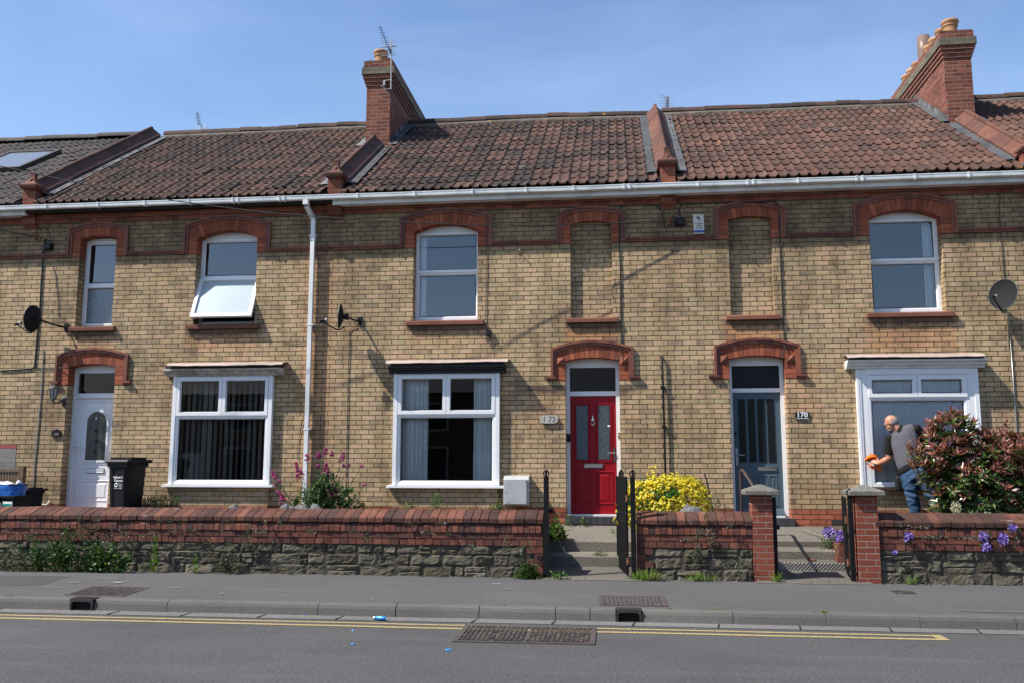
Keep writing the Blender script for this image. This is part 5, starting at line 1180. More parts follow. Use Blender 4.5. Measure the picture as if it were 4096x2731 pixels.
# overhead wires
def wire(label, A, B, sag, r=.011, n=24):
    A = Vector(A); B = Vector(B); pts = [A.lerp(B, k/n)-Vector((0, 0, sag*4*(k/n)*(1-k/n))) for k in range(n+1)]; mb = MB(); mb.tube(pts, r, 5); return tag(mb.build('overhead_wire', MAT['cable']), label, 'wire')
P0 = at(2648, 884, -.14); Pm = at(1491, 884, -.72)
P1 = at(0, 665, -1.45); P1x = P1+(P1-at(180, 704, -1.3))*5
pts = [P1x, P1, at(300, 730, -1.25), at(700, 805, -1.0), at(1050, 850, -.82), Pm, at(1850, 900, -.52), at(2150, 902, -.38), at(2420, 897, -.24), P0]
mb = MB(); mb.tube(pts, .0085, 6); tag(mb.build('overhead_wire', MAT['cable']), 'long black overhead wire sagging across the fronts to the bracket near the alarm box', 'wire')
mb = MB(); mb.tube([at(-60, 908, -.5), at(0, 921, -.4), at(80, 935, -.25), at(140, 948, -.1)], .012, 6); tag(mb.build('overhead_wire', MAT['cable']), 'short black overhead wire entering from the left edge to the wall above the left dish', 'wire')
def insulator(label, p, loop):
    t = thing('wire_bracket', label, 'bracket', p); p = Vector(p); mb = MB()
    for k in range(4): mb.lathe([(.03, 0), (.038, .012), (.03, .024)], p+Vector((0, -.04, -.06+k*.026)), 10)
    mb.build('reel', MAT['rust'], t); mb = MB(); mb.tube([p+Vector((0, .04, .03)), p+Vector((0, -.04, .06)), p+Vector((0, -.045, -.08)), p+Vector((0, .04, -.05))], .007, 6); mb.build('hook', MAT['steel'], t)
    mb = MB(); mb.tube(loop, .009, 6); mb.build('wire_loop', MAT['cable'], t)
insulator('rusty reel bracket with wire loops left of the black box by the alarm', at(2677, 888, -.06), [at(*c7(*q), -.05) for q in ((1450, 305), (1470, 325), (1475, 355), (1500, 360), (1535, 330), (1550, 270), (1570, 238), (1600, 238), (1625, 262))])
insulator('rusty reel bracket with wire loop above the left satellite dish', at(150, 950, -.06), [at(*c5(*q), -.05) for q in ((200, 305), (280, 322), (325, 290), (350, 250), (385, 238), (415, 250), (440, 300), (458, 365))])
def jbox(label, x0, x1, z0, z1, n=''):
    t = thing('junction_box', label, 'junction box', ((x0+x1)/2, -.04, z0)); mb = MB(); mb.box(x0, x1, -.03, 0, z0, z1); mb.build('base', MAT['black'], t); mb = MB(); w = (x1-x0)*.14
    mb.prism([(x0+w, z0+.03), (x1-w, z0+.03), (x1-w*.8, z0+.045), (x1-w*.8, z1-.02), (x0+w*.8, z1-.02), (x0+w*.8, z0+.045)], -.075, -.03); mb.build('lid', MAT['black'], t); return t
jbox('black plastic junction box between the wire bracket and the alarm box', .952, 1.128, 5.495, 5.645); jbox('black plastic junction box above the left satellite dish', -10.15, -9.985, 5.385, 5.535)
t = thing('cable_box', 'small black cable box with coiled wire by the sill above the black canopy', 'cable box', (-2.12, -.02, 3.72)); mb = MB(); mb.box(-2.155, -2.085, -.06, 0, 3.745, 3.825); mb.build('box', MAT['black'], t); mb = MB()
for k in range(3): mb.tube([(-2.125-.02*k, -.03, 3.75), (-2.16+.01*k, -.03, 3.69), (-2.14, -.035, 3.62+.012*k), (-2.105, -.03, 3.66), (-2.105+.01*k, -.03, 3.75)], .006, 5)
mb.build('coil', MAT['cable'], t)
# alarm box
t = thing('alarm_box', 'cream burglar alarm box with a blue strip and a horse emblem', 'alarm', (1.34, -.04, 5.37)); mb = MB()
mb.prism([(1.262, 5.41), (1.428, 5.41), (1.42, 5.675), (1.255, 5.675)], -.075, -.0); mb.box(1.258, 1.43, -.07, 0, 5.355, 5.375); mb.build('case', MAT['cream'], t)
mb = MB(); mb.box(1.262, 1.428, -.078, -.01, 5.375, 5.41); mb.build('strobe_strip', MAT['strobe'], t)
text('Anglian', .042, (1.345, -.0765, 5.525), MAT['navy'], t, ext=.0008); text('0800', .036, (1.345, -.0765, 5.48), MAT['navy'], t, ext=.0008); text('500 600', .034, (1.345, -.0765, 5.448), MAT['navy'], t, ext=.0008)
mb = MB(); yy = -.0766   # horse and rider emblem
def blob(pts, r): mb.tube([(1.34+x, yy, 5.605+z) for x, z in pts], r, 5)
blob([(-.022, .018), (-.005, .012), (.015, -.004)], [.009, .010, .010]); blob([(-.022, .018), (-.03, .034), (-.036, .03)], [.006, .005, .003]); blob([(-.02, .012), (-.035, .004), (-.03, -.006)], .0025); blob([(-.012, .006), (-.02, -.006), (-.028, -.008)], .0025)
blob([(.015, -.004), (.006, -.024), (-.004, -.036)], .003); blob([(.017, -.004), (.018, -.026), (.014, -.04)], .003); blob([(.02, 0), (.036, .004), (.034, -.02)], .0025); blob([(.0, .014), (.002, .034)], [.006, .005]); blob([(.002, .04), (.002, .046)], .006); blob([(-.004, .03), (-.05, .032)], .0016)
mb.build('emblem', MAT['blackwood'], t)
# wall hook
mb = MB(); p = at(2082, 1012, 0); mb.tube([p, p+Vector((0, -.05, 0)), p+Vector((-.01, -.075, .02)), p+Vector((-.02, -.06, .04))], .007, 6); tag(mb.build('wall_hook', MAT['steel']), 'small wire hook on the wall right of the upstairs window over the black canopy', 'hook')
# gas meter box
t = thing('meter_box', 'pale grey utility meter box on the wall between the big window and the red door', 'meter box', (-1.63, -.1, 1.0)); mb = MB()
mb.prism([(0, 1.0), (-.20, 1.0), (-.20, 1.395), (-.15, 1.445), (0, 1.46)], -1.845, -1.44, 'x'); mb.build('case', MAT['metermat'], t)
mb = MB(); mb.box(-1.83, -1.475, -.215, -.2, 1.015, 1.395); mb.build('door', MAT['metermat'], t)
mb = MB(); 
for x, z in ((-1.80, 1.2), (-1.77, 1.04)): mb.tube([(x, -.219, z), (x, -.214, z)], .010, 10)
for z in (1.03, 1.36): mb.box(-1.483, -1.474, -.219, -.2, z, z+.02)
mb.build('lock', MAT['steel'], t)
# number plaques
t = thing('number_plaque', 'oval ceramic house number plaque reading 172', 'house number', (-1.125, -.02, 2.36)); mb = MB(); hw, hh = .148, .066
mb.prism([(-1.123+s*(hw-hh)+hh*math.cos(q), 2.362+hh*math.sin(q)) for s, q0 in ((1, -math.pi/2), (-1, math.pi/2)) for q in [q0+math.pi*k/10 for k in range(11)]], -.04, 0); mb.build('plaque', MAT['pebble'], t)
text('1 72', .125, (-1.123, -.0405, 2.358), MAT['navy'], t, ext=.0008, sx=.95)
mb = MB()
for s in (-1, 1): mb.tube([(-1.123+s*.118, -.044, 2.362), (-1.123+s*.118, -.039, 2.362)], .006, 8)
mb.build('screws', MAT['void'], t)
t = thing('number_plaque', 'black rectangular number plate reading 170 in white', 'house number', (2.86, -.01, 2.4)); mb = MB(); mb.box(2.757, 2.963, -.022, 0, 2.34, 2.458); mb.build('plaque', MAT['black'], t)
text('170', .104, (2.86, -.0225, 2.412), MAT['white'], t, ext=.0006, sx=1.12, bold=.003); text('TAUNTON ROAD', .0245, (2.86, -.0225, 2.355), MAT['white'], t, ext=.0006, sx=1.0, bold=.0006)
t = thing('number_plaque', 'small dark house shaped plaque reading 174', 'house number', (-9.665, -.01, 2.15)); mb = MB(); mb.prism([(-9.745, 2.10), (-9.585, 2.10), (-9.585, 2.195), (-9.62, 2.215), (-9.665, 2.232), (-9.71, 2.215), (-9.745, 2.195)], -.03, 0); mb.build('plaque', MAT['iron'], t); text('174', .062, (-9.665, -.0305, 2.142), MAT['lnb'], t, ext=.0006)
# coach lamp
t = thing('wall_lantern', 'old black coach lamp on the wall left of the white door', 'lantern', (-9.66, -.12, 2.8)); c = Vector((-9.675, -.16, 0)); mb = MB()
mb.lathe([(.003, 3.03), (.010, 3.015), (.007, 2.995), (.02, 2.985), (.05, 2.965), (.092, 2.925), (.096, 2.918), (.03, 2.93)], c, 6); mb.lathe([(.052, 2.735), (.058, 2.745), (.05, 2.752), (.02, 2.735), (.015, 2.70), (.006, 2.69)], c, 6)
for k in range(6): a = k*math.pi/3; mb.tube([c+Vector((.085*math.cos(a), .085*math.sin(a), 2.92)), c+Vector((.05*math.cos(a), .05*math.sin(a), 2.75))], .005, 4)
mb.build('lamp_cage', MAT['verdigris'], t); mb = MB(); mb.lathe([(.078, 2.918), (.045, 2.752)], c, 6); mb.build('lamp_glass', MAT['lampglass'], t)
mb = MB(); mb.tube([c+Vector((0, 0, 2.70)), c+Vector((.03, .01, 2.665)), c+Vector((.06, .05, 2.68)), c+Vector((.085, .10, 2.72)), c+Vector((.095, .15, 2.70))], [.010, .014, .014, .018, .02], 8); mb.ball(c+Vector((.10, .15, 2.71)), .05, .02, .09); mb.build('bracket', MAT['verdigris'], t)
# satellite dishes
def dish(label, c, yaw, tilt, back, lnbflip=1, r=.215, pole=None):
    """offset dish: bowl, rim, feed arm with receiver, wall bracket"""
    c = Vector(c); t = thing('satellite_dish', label, 'satellite dish', c, 'satellite dishes on the house fronts')
    n = Vector((-math.cos(yaw)*math.cos(tilt), -math.sin(yaw)*math.cos(tilt), math.sin(tilt))); X = Vector((0, 0, 1)).cross(n).normalized(); Zz = n.cross(X)
    M3 = Matrix((X, Zz, n)).transposed()
    mb = MB(); mb.cs = True; rows = []
    for k in range(9):
        f = k/8; rows.append([c+M3 @ Vector((r*f*math.cos(a), r*1.08*f*math.sin(a), .055*f*f)) for a in [j*2*math.pi/32 for j in range(32)]])
    mb.grid(rows, True); mb.grid([[p-n*.006 for p in row] for row in rows], True); mb.build('bowl', MAT['greypaint'], t)
    mb = MB(); mb.tube(rows[-1]+[rows[-1][0]], .006, 6); mb.build('rim', MAT['dishedge'], t)
    bot = c+M3 @ Vector((0, -r*1.06, .05)); tip = c+M3 @ Vector((0, -r*.55, .34)); mb = MB()
    mb.tube([c-n*.03+M3 @ Vector((0, -r*.9, 0)), bot-n*.02-Zz*.02, bot+n*.06-Zz*.01, tip], .012, 8); mb.build('feed_arm', MAT['black'], t)
    mb = MB(); mb.tube([tip+n*.03, tip-n*.055+Zz*.02], [.028, .024], 12); l = mb.build('receiver', MAT['black'], t); mb = MB(); mb.tube([tip-n*.055+Zz*.02, tip-n*.085+Zz*.03], [.03, .032], 12); mb.build('receiver_cap', MAT['lnb'], l)
    mb = MB(); mb.tube([tip+n*.03-Zz*.01, tip+n*.03-Zz*.09, tip-n*.03-Zz*.12, bot+n*.02-Zz*.03], .0035, 5); mb.build('feed_wire', MAT['cable'], t)
    mb = MB(); bk = Vector(back); hub = c-n*.06; mb.tube([c-n*.0, hub], .04, 10); mb.tube([hub, hub+(bk-hub)*.5+Vector((0, 0, -.015)), bk], .017, 8); mb.box(bk.x-.035, bk.x+.035, -.03, 0, bk.z-.07, bk.z+.07); mb.box(hub.x-.03, hub.x+.03, hub.y-.03, hub.y+.03, hub.z-.05, hub.z+.05); mb.build('wall_bracket', MAT['black'], t)
    return t
dish('dark satellite dish seen from behind near the left edge', (-9.965, -.38, 4.10), rad(-3), rad(6), (-9.62, -.02, 4.0))
dish('dark satellite dish seen edge on right of the white downpipe', (-4.505, -.36, 4.045), rad(11), rad(4), (-4.32, -.02, 4.02), r=.195)
dish('dark satellite dish facing the road at the right edge above a grey conduit', (5.90, -.27, 4.20), rad(40), rad(10), (5.92, -.02, 4.12), r=.225)
# aerials
def yagi(mb, a, b, n, half, r=.004, axis=Vector((1, 0, 0))):
    a, b = Vector(a), Vector(b); mb.tube([a, b], r*2, 6)
    for k in range(n): p = a.lerp(b, (k+.3)/n); h = half*(1-.25*k/n); mb.tube([p-axis*h, p+axis*h], r, 4)
t = thing('tv_aerial', 'tall television aerial on the mast of the middle chimney', 'aerial', (-4.53, 2.55, 9.25)); mb = MB(); yA = 2.52
mb.tube([(-4.535, yA, 9.24), (-4.55, yA, 10.33)], .013, 8); mb.build('mast', MAT['alu'], t)
mb = MB(); yagi(mb, (-4.575, yA-.03, 10.06), (-4.735, yA-.25, 10.50), 10, .085); mb.tube([(-4.57, yA, 10.02), (-4.575, yA-.03, 10.12)], .016, 6); mb.build('yagi', MAT['castdk'], t)
mb = MB(); 
for z in (10.27, 10.17): mb.tube([(-4.76, yA, z), (-4.41, yA, z-.01)], .004, 5)
mb.tube([(-4.75, yA, 10.165), (-4.45, yA, 10.185)], .012, 6)
for z in (10.0, 9.97, 10.04): mb.tube([(-4.77, yA, z), (-4.43, yA, z+.01)], .0045, 5)
mb.build('dipoles', MAT['alu'], t)
mb = MB(); mb.tube([(-4.535, yA, 9.25), (-4.69, yA, 9.24), (-4.70, yA, 9.29)], .010, 6); mb.tube([(-4.535, yA, 9.45), (-4.70, yA, 9.43)], .008, 6); mb.box(-4.70, -4.66, yA-.02, yA+.06, 9.33, 9.43); mb.tube([(-4.70, yA, 9.33), (-4.75, yA, 9.31)], .006, 5); mb.tube([(-4.66, yA, 9.3), (-4.67, yA, 9.22), (-4.6, yA, 9.16), (-4.56, 2.58, 9.05), (-4.56, 2.9, 8.7)], .006, 5); mb.build('clamp', MAT['alu'], t)
mb = MB(); mb.tube([(-5.02, 2.7, 9.9), (-5.035, 2.7, 10.01)], .008, 5); tag(mb.build('iron_rod', MAT['rust']), 'short rusty rod sticking up beside the front pot of the middle chimney', 'rod')
t = thing('tv_aerial', 'small television aerial with a grid reflector behind the left ridge', 'aerial', (-9.53, 4.35, 9.1)); mb = MB(); mb.tube([(-9.50, 4.35, 8.9), (-9.51, 4.35, 9.44)], .012, 6); mb.build('mast', MAT['alu'], t)
mb = MB(); yagi(mb, (-9.525, 4.3, 9.38), (-9.545, 4.2, 9.66), 9, .07); mb.build('yagi', MAT['castdk'], t); mb = MB()
for s in (-1, 1):
    for k in range(4): mb.tube([(-9.52+s*.02, 4.36, 9.29+.04*k), (-9.52+s*.155, 4.36, 9.285+.04*k)], .0045, 4)
    mb.tube([(-9.52+s*.155, 4.36, 9.28), (-9.52+s*.155, 4.36, 9.415)], .0045, 4)
mb.build('reflector', MAT['alu'], t)
t = thing('tv_aerial', 'small television aerial with crossed rods behind the middle coping ridge', 'aerial', (1.15, 4.45, 9.2)); mb = MB(); mb.tube([(1.125, 4.45, 9.0), (1.15, 4.45, 9.42), (1.17, 4.45, 9.62)], .012, 6); mb.build('mast', MAT['castdk'], t); mb = MB()
for k in range(5):
    z = 9.41+k*.05
    for s in (-1, 1): mb.tube([(1.15, 4.42, z), (1.15+s*.15, 4.40, z+(.03 if k > 2 else -.01)*1.0)], .004, 4)
    mb.box(1.10, 1.20, 4.46, 4.47, z-.012, z+.012)
mb.build('rods', MAT['alu'], t)

# ---------------------------------------------------------------- bins and litter
def wheelie(label, c, rot, s=1.0, words=True, lean=0):
    c = Vector(c); t = thing('wheelie_bin', label, 'wheelie bin', c); M4 = Matrix.Translation(c) @ Matrix.Rotation(rot, 4, 'Z') @ Matrix.Rotation(lean, 4, 'Y') @ Matrix.Diagonal((.90*s, .90*s, s, 1))
    mb = MB(); L = lambda w, d0, d1, z: [M4 @ Vector(p) for p in ((-w, d0, z), (w, d0, z), (w, d1, z), (-w, d1, z))]
    def ring(w, d0, d1, z, b=.03): return [M4 @ Vector(p) for p in ((-w+b, d0, z), (w-b, d0, z), (w, d0+b, z), (w, d1-b, z), (w-b, d1, z), (-w+b, d1, z), (-w, d1-b, z), (-w, d0+b, z))]
    rows = [ring(.175, -.20, .20, .04), ring(.205, -.245, .24, .85), ring(.215, -.25, .26, .87), ring(.235, -.275, .27, .875), ring(.235, -.275, .27, .93), ring(.2, -.24, .25, .93)]
    mb.grid(rows, True); mb.face(rows[0][::-1]); mb.face(rows[-1])
    for s_ in (-1, 1): mb.prism([(s_*.13-.02, .08), (s_*.13+.02, .08), (s_*.165+.012, .86), (s_*.165-.012, .86)], -.262, -.19) if 0 else None
    for x in (-.11, .11): 
        P8 = [M4 @ Vector(p) for p in ((x-.018, -.206, .06), (x+.018, -.206, .06), (x*1.1+.018, -.262, .84), (x*1.1-.018, -.262, .84))]; mb.face(P8); mb.face([P8[0], P8[3], M4 @ Vector((x*1.1-.018, -.24, .84)), M4 @ Vector((x-.018, -.19, .06))]); mb.face([P8[1], P8[2], M4 @ Vector((x*1.1+.018, -.24, .84)), M4 @ Vector((x+.018, -.19, .06))])
    mb.build('body', MAT['bin'], t)
    mb = MB(); rows = [ring(.25, -.30, .28, .93), ring(.252, -.302, .29, .955), ring(.24, -.29, .285, .975), ring(.20, -.22, .25, .99), ring(.19, -.20, .24, 1.0)]; mb.grid(rows, True); mb.face(rows[0][::-1]); mb.face(rows[-1]); mb.box(-.21, -.14, -.2, .2, .985, 1.02, M=M4); mb.box(.14, .21, -.2, .2, .985, 1.02, M=M4); mb.box(-.22, .22, .27, .33, .93, .985, M=M4)
    mb.tube([M4 @ Vector((-.2, .345, .96)), M4 @ Vector((.2, .345, .96))], .016, 8)
    for x in (-.2, .2): mb.box(x-.02, x+.02, .26, .36, .94, .975, M=M4)
    mb.build('lid', MAT['bin'], t)
    for x in (-.19, .19):
        mb = MB(); mb.tube([M4 @ Vector((x-.025, .21, .1)), M4 @ Vector((x+.025, .21, .1))], .10*s, 18); mb.build('wheel', MAT['seal'], t)
    if words:
        tl = math.atan2(.045, .81); Mt = Matrix.Rotation(rad(0), 4, 'X')
        def lab(b, sz, x, z, **k): 
            yv = -.203-(z-.04)*(.045/.81)-.004; p = M4 @ Vector((x, yv, z)); text(b, sz*s, p, MAT['white'], t, rotz=rot, tiltM=Matrix.Rotation(tl, 4, 'X'), **k)
        lab('Refuse for', .050, .02, .71, bold=.001); lab('Disposal', .050, .02, .66, bold=.001); lab('Somerset', .022, .065, .61); lab('Waste', .022, .052, .587); lab('Partnership', .022, .075, .564)
        mb = MB(); rr_ = [M4 @ Vector((-.03+.026*math.cos(q), -.206-(.588-.04)*(.045/.81)-.004, .588+.028*math.sin(q))) for q in [k*math.pi/8 for k in range(17)]]; mb.tube(rr_, .009*s, 6); mb.build('logo', MAT['white'], t)
        mb = MB(); mb.box(-.075, .085, -.24, -.236, .536, .54, M=M4); mb.build('label_line', MAT['white'], t)
    return t
wheelie('black wheelie bin lettered in white standing in front of the white door', (-7.88, -.78, .70), rad(-9), 1.02, True)
wheelie('plain black wheelie bin mostly hidden in the left corner', (-9.62, -.62, .62), rad(-30), .62, False)
t = thing('recycling_box', 'black recycling box with a teal and white label at the left edge', 'recycling box', (-9.75, -1.05, .7)); Mx = Matrix.Translation((-9.72, -1.02, .70)) @ Matrix.Rotation(rad(-12), 4, 'Z'); mb = MB()
mb.box(-.26, .26, -.17, .17, 0, .40, M=Mx); mb.box(-.28, .28, -.19, .19, .40, .43, M=Mx); mb.build('tub', MAT['bin'], t); mb = MB(); mb.box(.05, .24, -.175, -.17, .20, .34, M=Mx); mb.build('label_card', MAT['white'], t); mb = MB(); mb.box(.06, .23, -.178, -.175, .27, .31, M=Mx); mb.build('label_print', MAT['teal'], t)
t = thing('recycling_box', 'open black recycling box cut by the left edge', 'recycling box', (-10.2, -1.35, .7)); Mx = Matrix.Translation((-10.02, -1.30, .70)) @ Matrix.Rotation(rad(8), 4, 'Z'); mb = MB(); mb.box(-.26, .2, -.17, .17, 0, .38, M=Mx)
for q in ((-.28, .22, -.19, -.165), (-.28, .22, .165, .19), (.195, .22, -.165, .165)): mb.box(*q, .37, .42, M=Mx)
mb.build('tub', MAT['bin'], t)
t = thing('shopping_bag', 'blue woven plastic bag stuffed with white packaging on the recycling boxes', 'bag', (-9.75, -1.0, 1.13)); mb = MB(); mb.cs = True; rows = []
for k in range(7):
    f = k/6; rows.append([(-9.75+(.24+.035*f)*math.copysign(abs(math.cos(a))**.6, math.cos(a))+.012*mnoise.noise((a*2, f*3, 0)), -1.02+(.14+.02*f)*math.copysign(abs(math.sin(a))**.6, math.sin(a))+.015*mnoise.noise((a*3, f*4, 5)), 1.13+.18*f+.012*mnoise.noise((a*2, 1, 3))) for a in [j*2*math.pi/36 for j in range(36)]])
mb.grid(rows, True); mb.cs = False; mb.build('bag', MAT['blueplas'], t)
mb = MB(); mb.tube([Vector(rows[-1][j % 36])+Vector((0, 0, -.005)) for j in range(28, 39)], .010, 5); mb.build('black_edging', MAT['black'], t)
mb = MB()
for q in ((-9.88, -1.05, 1.30, .13, .10, .05), (-9.75, -1.06, 1.30, .12, .09, .045), (-9.60, -1.0, 1.31, .05, .05, .055), (-9.97, -1.0, 1.32, .07, .08, .05)): mb.ball(q[:3], *q[3:], n=14, k=8)
mb.v = [tuple(Vector(p)+Vector((0, 0, .025*mnoise.noise((p[0]*14, p[1]*14, p[2]*14))))) for p in mb.v]; mb.build('white_packaging', MAT['whiteplas'], t)
t = thing('timber_fence', 'brown slatted timber panel at the left edge behind the bins', 'fence', (-10, -.5, .7)); mb = MB(); mb.box(-10.02, -9.93, -.45, -.36, .70, 1.60); mb.build('post', MAT['fence'], t); mb = MB(); mb.box(-11.4, -10.02, -.43, -.38, 1.50, 1.55); mb.box(-11.4, -10.02, -.43, -.38, .85, .90); mb.build('rail', MAT['fence'], t); mb = MB()
for k in range(26): mb.box(-10.06-k*.052, -10.028-k*.052, -.415, -.395, .75, 1.50)
mb.build('slats', MAT['fence'], t)
mb = MB(); mb.tube([W(*d1(290, 1370), -.08), W(*d1(310, 1380), -.08), W(*d1(420, 1382), -.06), W(*d1(435, 1362), -.04), W(*d1(440, 1350), -.01)], .011, 8); tag(mb.build('waste_pipe', MAT['upvc']), 'short white bent pipe low on the wall between the bins and the white door', 'pipe')
t = thing('crushed_can', 'blue drink can lying in the gutter channel', 'can', (-2.51, -5.11, .02)); mb = MB(); mb.tube([(-2.575, -5.095, .026), (-2.55, -5.1, .028), (-2.49, -5.115, .028), (-2.465, -5.12, .028), (-2.455, -5.122, .024)], [.012, .019, .020, .019, .014], 14); mb.build('can_body', MAT['canblue'], t); mb = MB(); mb.tube([(-2.58, -5.094, .024), (-2.572, -5.096, .024)], .02, 12); mb.build('can_end', MAT['chrome'], t)
for x, y, s, lab in ((-1.525, -6.55, .032, 'larger torn blue scrap on the road below the double cover'), (-2.43, -6.39, .022, 'small torn blue scrap on the road left of the double cover'), (-2.62, -5.75, .012, 'tiny blue fleck on the road nearest below the can'), (-3.40, -4.95, .02, 'tiny blue scrap at the foot of the kerb left of the can')):
    mb = MB(); mb.face([(x-s*.6, y-s*.35, .006), (x+s*.6, y-s*.4, .008), (x+s*.6, y+s*.3, .016), (x-s*.5, y+s*.6, .014)]); mb.face([(x+s*.9, y-s*.6, .008), (x+s*1.3, y-s*.2, .004), (x+s, y+s*.4, .022)]); o = mb.build('plastic_scrap', MAT['canblue']); tag(o, lab, 'litter')
# ---------------------------------------------------------------- plants
def rv(): 
    while True:
        v = Vector((R.uniform(-1, 1), R.uniform(-1, 1), R.uniform(-1, 1)))
        if .05 < v.length < 1: return v.normalized()
def branch(mb, a, b, r0_, r1_, wob=.04, n=5):
    a, b = Vector(a), Vector(b); pts = [a.lerp(b, k/n)+(rv()*wob*math.sin(math.pi*k/n) if 0 < k < n else Vector()) for k in range(n+1)]; mb.tube(pts, [r0_+(r1_-r0_)*k/n for k in range(n+1)], 5); return pts
# red-tipped shrub by the bay
t = thing('shrub', 'large glossy shrub with red tipped leaves beside the man', 'shrub', (4.95, -1.35, .7)); lf = MB(); br = MB(); base = Vector((4.95, -1.35, .7)); tips = []
def inside(p):
    # uneven outline: three lobes
    for c, q in (((4.98, -1.35, 1.50), (.80, .50, .62)), ((4.62, -1.40, 1.98), (.40, .32, .38)), ((5.35, -1.35, 1.78), (.52, .42, .30)), ((4.35, -1.42, 1.72), (.34, .28, .30)), ((5.75, -1.35, 1.5), (.5, .4, .5)), ((4.9, -1.35, 1.0), (.62, .42, .45))):
        d = Vector(((p.x-c[0])/q[0], (p.y-c[1])/q[1], (p.z-c[2])/q[2])).length
        if d < 1: return d
    return 9
for k in range(60):
    while True:
        p = Vector((R.uniform(3.95, 6.1), R.uniform(-1.85, -.95), R.uniform(.75, 2.45)))
        d = inside(p)
        if .35 < d < 1: break
    branch(br, base+Vector((R.uniform(-.18, .18), R.uniform(-.1, .1), 0)), p, .012, .004, .08)
n = 0
while n < 1700:
    p = Vector((R.uniform(3.9, 6.3), R.uniform(-1.95, -.85), R.uniform(.72, 2.5))); d = inside(p)
    if d > 1 or (d < .55 and R.random() < .7): continue
    n += 1
    out = (p-Vector((4.95, -1.3, 1.25))); out = (out.normalized()+Vector((0, -.15, .75))).normalized(); tip = d > .62 and p.z > 1.15 and R.random() < .62-.38*(p.z < 1.5)
    nl = R.randint(6, 9); X = out.orthogonal().normalized(); Y_ = out.cross(X); a0 = R.random()*6
    for j in range(nl):
        a = a0+j*2.4; el = R.uniform(.25, 1.1) if tip else R.uniform(-.2, .8)
        dr = (X*math.cos(a)+Y_*math.sin(a))*math.cos(el)+out*math.sin(el); L = R.uniform(.075, .13)
        r_ = R.uniform(.55, 1) if tip else (R.uniform(0, .45) if R.random() < .85 else R.uniform(.5, .8))
        lf.leaf(p+dr*.008-out*.02*(j/nl), dr, out, L, L*R.uniform(.29, .38), r_)
for q in ((4.60, -1.42, 2.40), (4.57, -1.4, 2.33), (4.45, -1.4, 2.3), (5.25, -1.38, 2.16), (5.33, -1.4, 2.22), (5.28, -1.35, 2.08), (4.12, -1.45, 1.98), (4.0, -1.5, 1.85), (3.98, -1.5, 1.93), (5.6, -1.4, 2.02), (4.75, -1.4, 2.30), (4.05, -1.5, 1.63), (4.0, -1.48, 1.7), (4.28, -1.45, 2.1)):
    p = Vector(q); branch(br, p+Vector((.12, .05, -.35)), p, .006, .003, .02)
    for j in range(9): a = j*2.4; el = R.uniform(.3, 1.2); lf.leaf(p-Vector((0, 0, .012*j)), Vector((math.cos(a)*math.cos(el), math.sin(a)*math.cos(el), math.sin(el))), Vector((0, 0, 1)), R.uniform(.07, .11), .034, R.uniform(.6, 1))
br.build('branches', MAT['bark'], t); lf.build('leaves', MAT['photinia'], t)
t = thing('hydrangea_head', 'faded cream flower cluster in front of the red tipped shrub', 'flower', (4.50, -1.75, 1.05)); mb = MB()
for k in range(220): v = rv(); p = Vector((4.47, -1.75, 1.06))+Vector((v.x*.06, v.y*.06, v.z*.085)); mb.leaf(p, rv(), v, .018, .016, R.random())
mb.build('florets', MAT['white_fl'], t); mb = MB(); mb.tube([(4.5, -1.7, .72), (4.48, -1.75, 1.0)], .006, 5); mb.build('stalk', MAT['bark'], t)
# golden bush
t = thing('golden_bush', 'bright yellow variegated bush between the black gate and the blue door', 'bush', (.62, -1.2, .7)); lf = MB(); br = MB()
LB = (((.55, -1.2, 1.05), (.56, .42, .42)), ((.26, -1.3, 1.02), (.20, .3, .36)), ((.95, -1.15, 1.12), (.34, .34, .36)), ((.66, -1.2, 1.24), (.42, .3, .25)), ((1.1, -1.2, 1.0), (.22, .28, .28)))
def ing(p): return min(Vector(((p.x-c[0])/q[0], (p.y-c[1])/q[1], (p.z-c[2])/q[2])).length for c, q in LB)
n = 0
while n < 2700:
    p = Vector((R.uniform(-.05, 1.35), R.uniform(-1.65, -.8), R.uniform(.72, 1.55))); d = ing(p)
    if d > 1 or (d < .7 and R.random() < .85): continue
    hole = mnoise.noise((p.x*4.2, p.y*4, p.z*4.5+3)) > .24
    n += 1; out = (p-Vector((.6, -1.15, .85))).normalized(); out = (out+Vector((0, -.2, .5))+rv()*.35).normalized()
    for j in range(4): a = rv(); dr = (a-out*a.dot(out)*.6).normalized(); lf.leaf(p+rv()*.012, dr, out, R.uniform(.036, .058), R.uniform(.028, .038), R.uniform(0, .17) if hole else (R.uniform(.2, 1) if R.random() < .93 else R.uniform(0, .15)), .18)
for q in ((.50, -1.15, 1.62, 9), (.44, -1.15, 1.58, 6), (.75, -1.2, 1.50, 6), (.86, -1.2, 1.50, 5), (1.12, -1.2, 1.42, 5), (1.27, -1.25, 1.22, 6), (-.02, -1.45, 1.22, 2), (-.04, -1.5, 1.06, 2), (-.08, -1.55, .95, 2), (.1, -1.4, 1.4, 4)):
    p = Vector(q[:3]); branch(br, (p.x*.7+.18, -1.2, .95), p, .006, .003, .03)
    for j in range(q[3]*3): v = p+Vector((R.uniform(-.03, .03), R.uniform(-.03, .03), R.uniform(-.16, .02))); lf.leaf(v, rv(), Vector((0, -.5, .8)), .046, .032, R.uniform(.25, 1))
br.build('branches', MAT['bark'], t); lf.build('leaves', MAT['euonymus'], t)
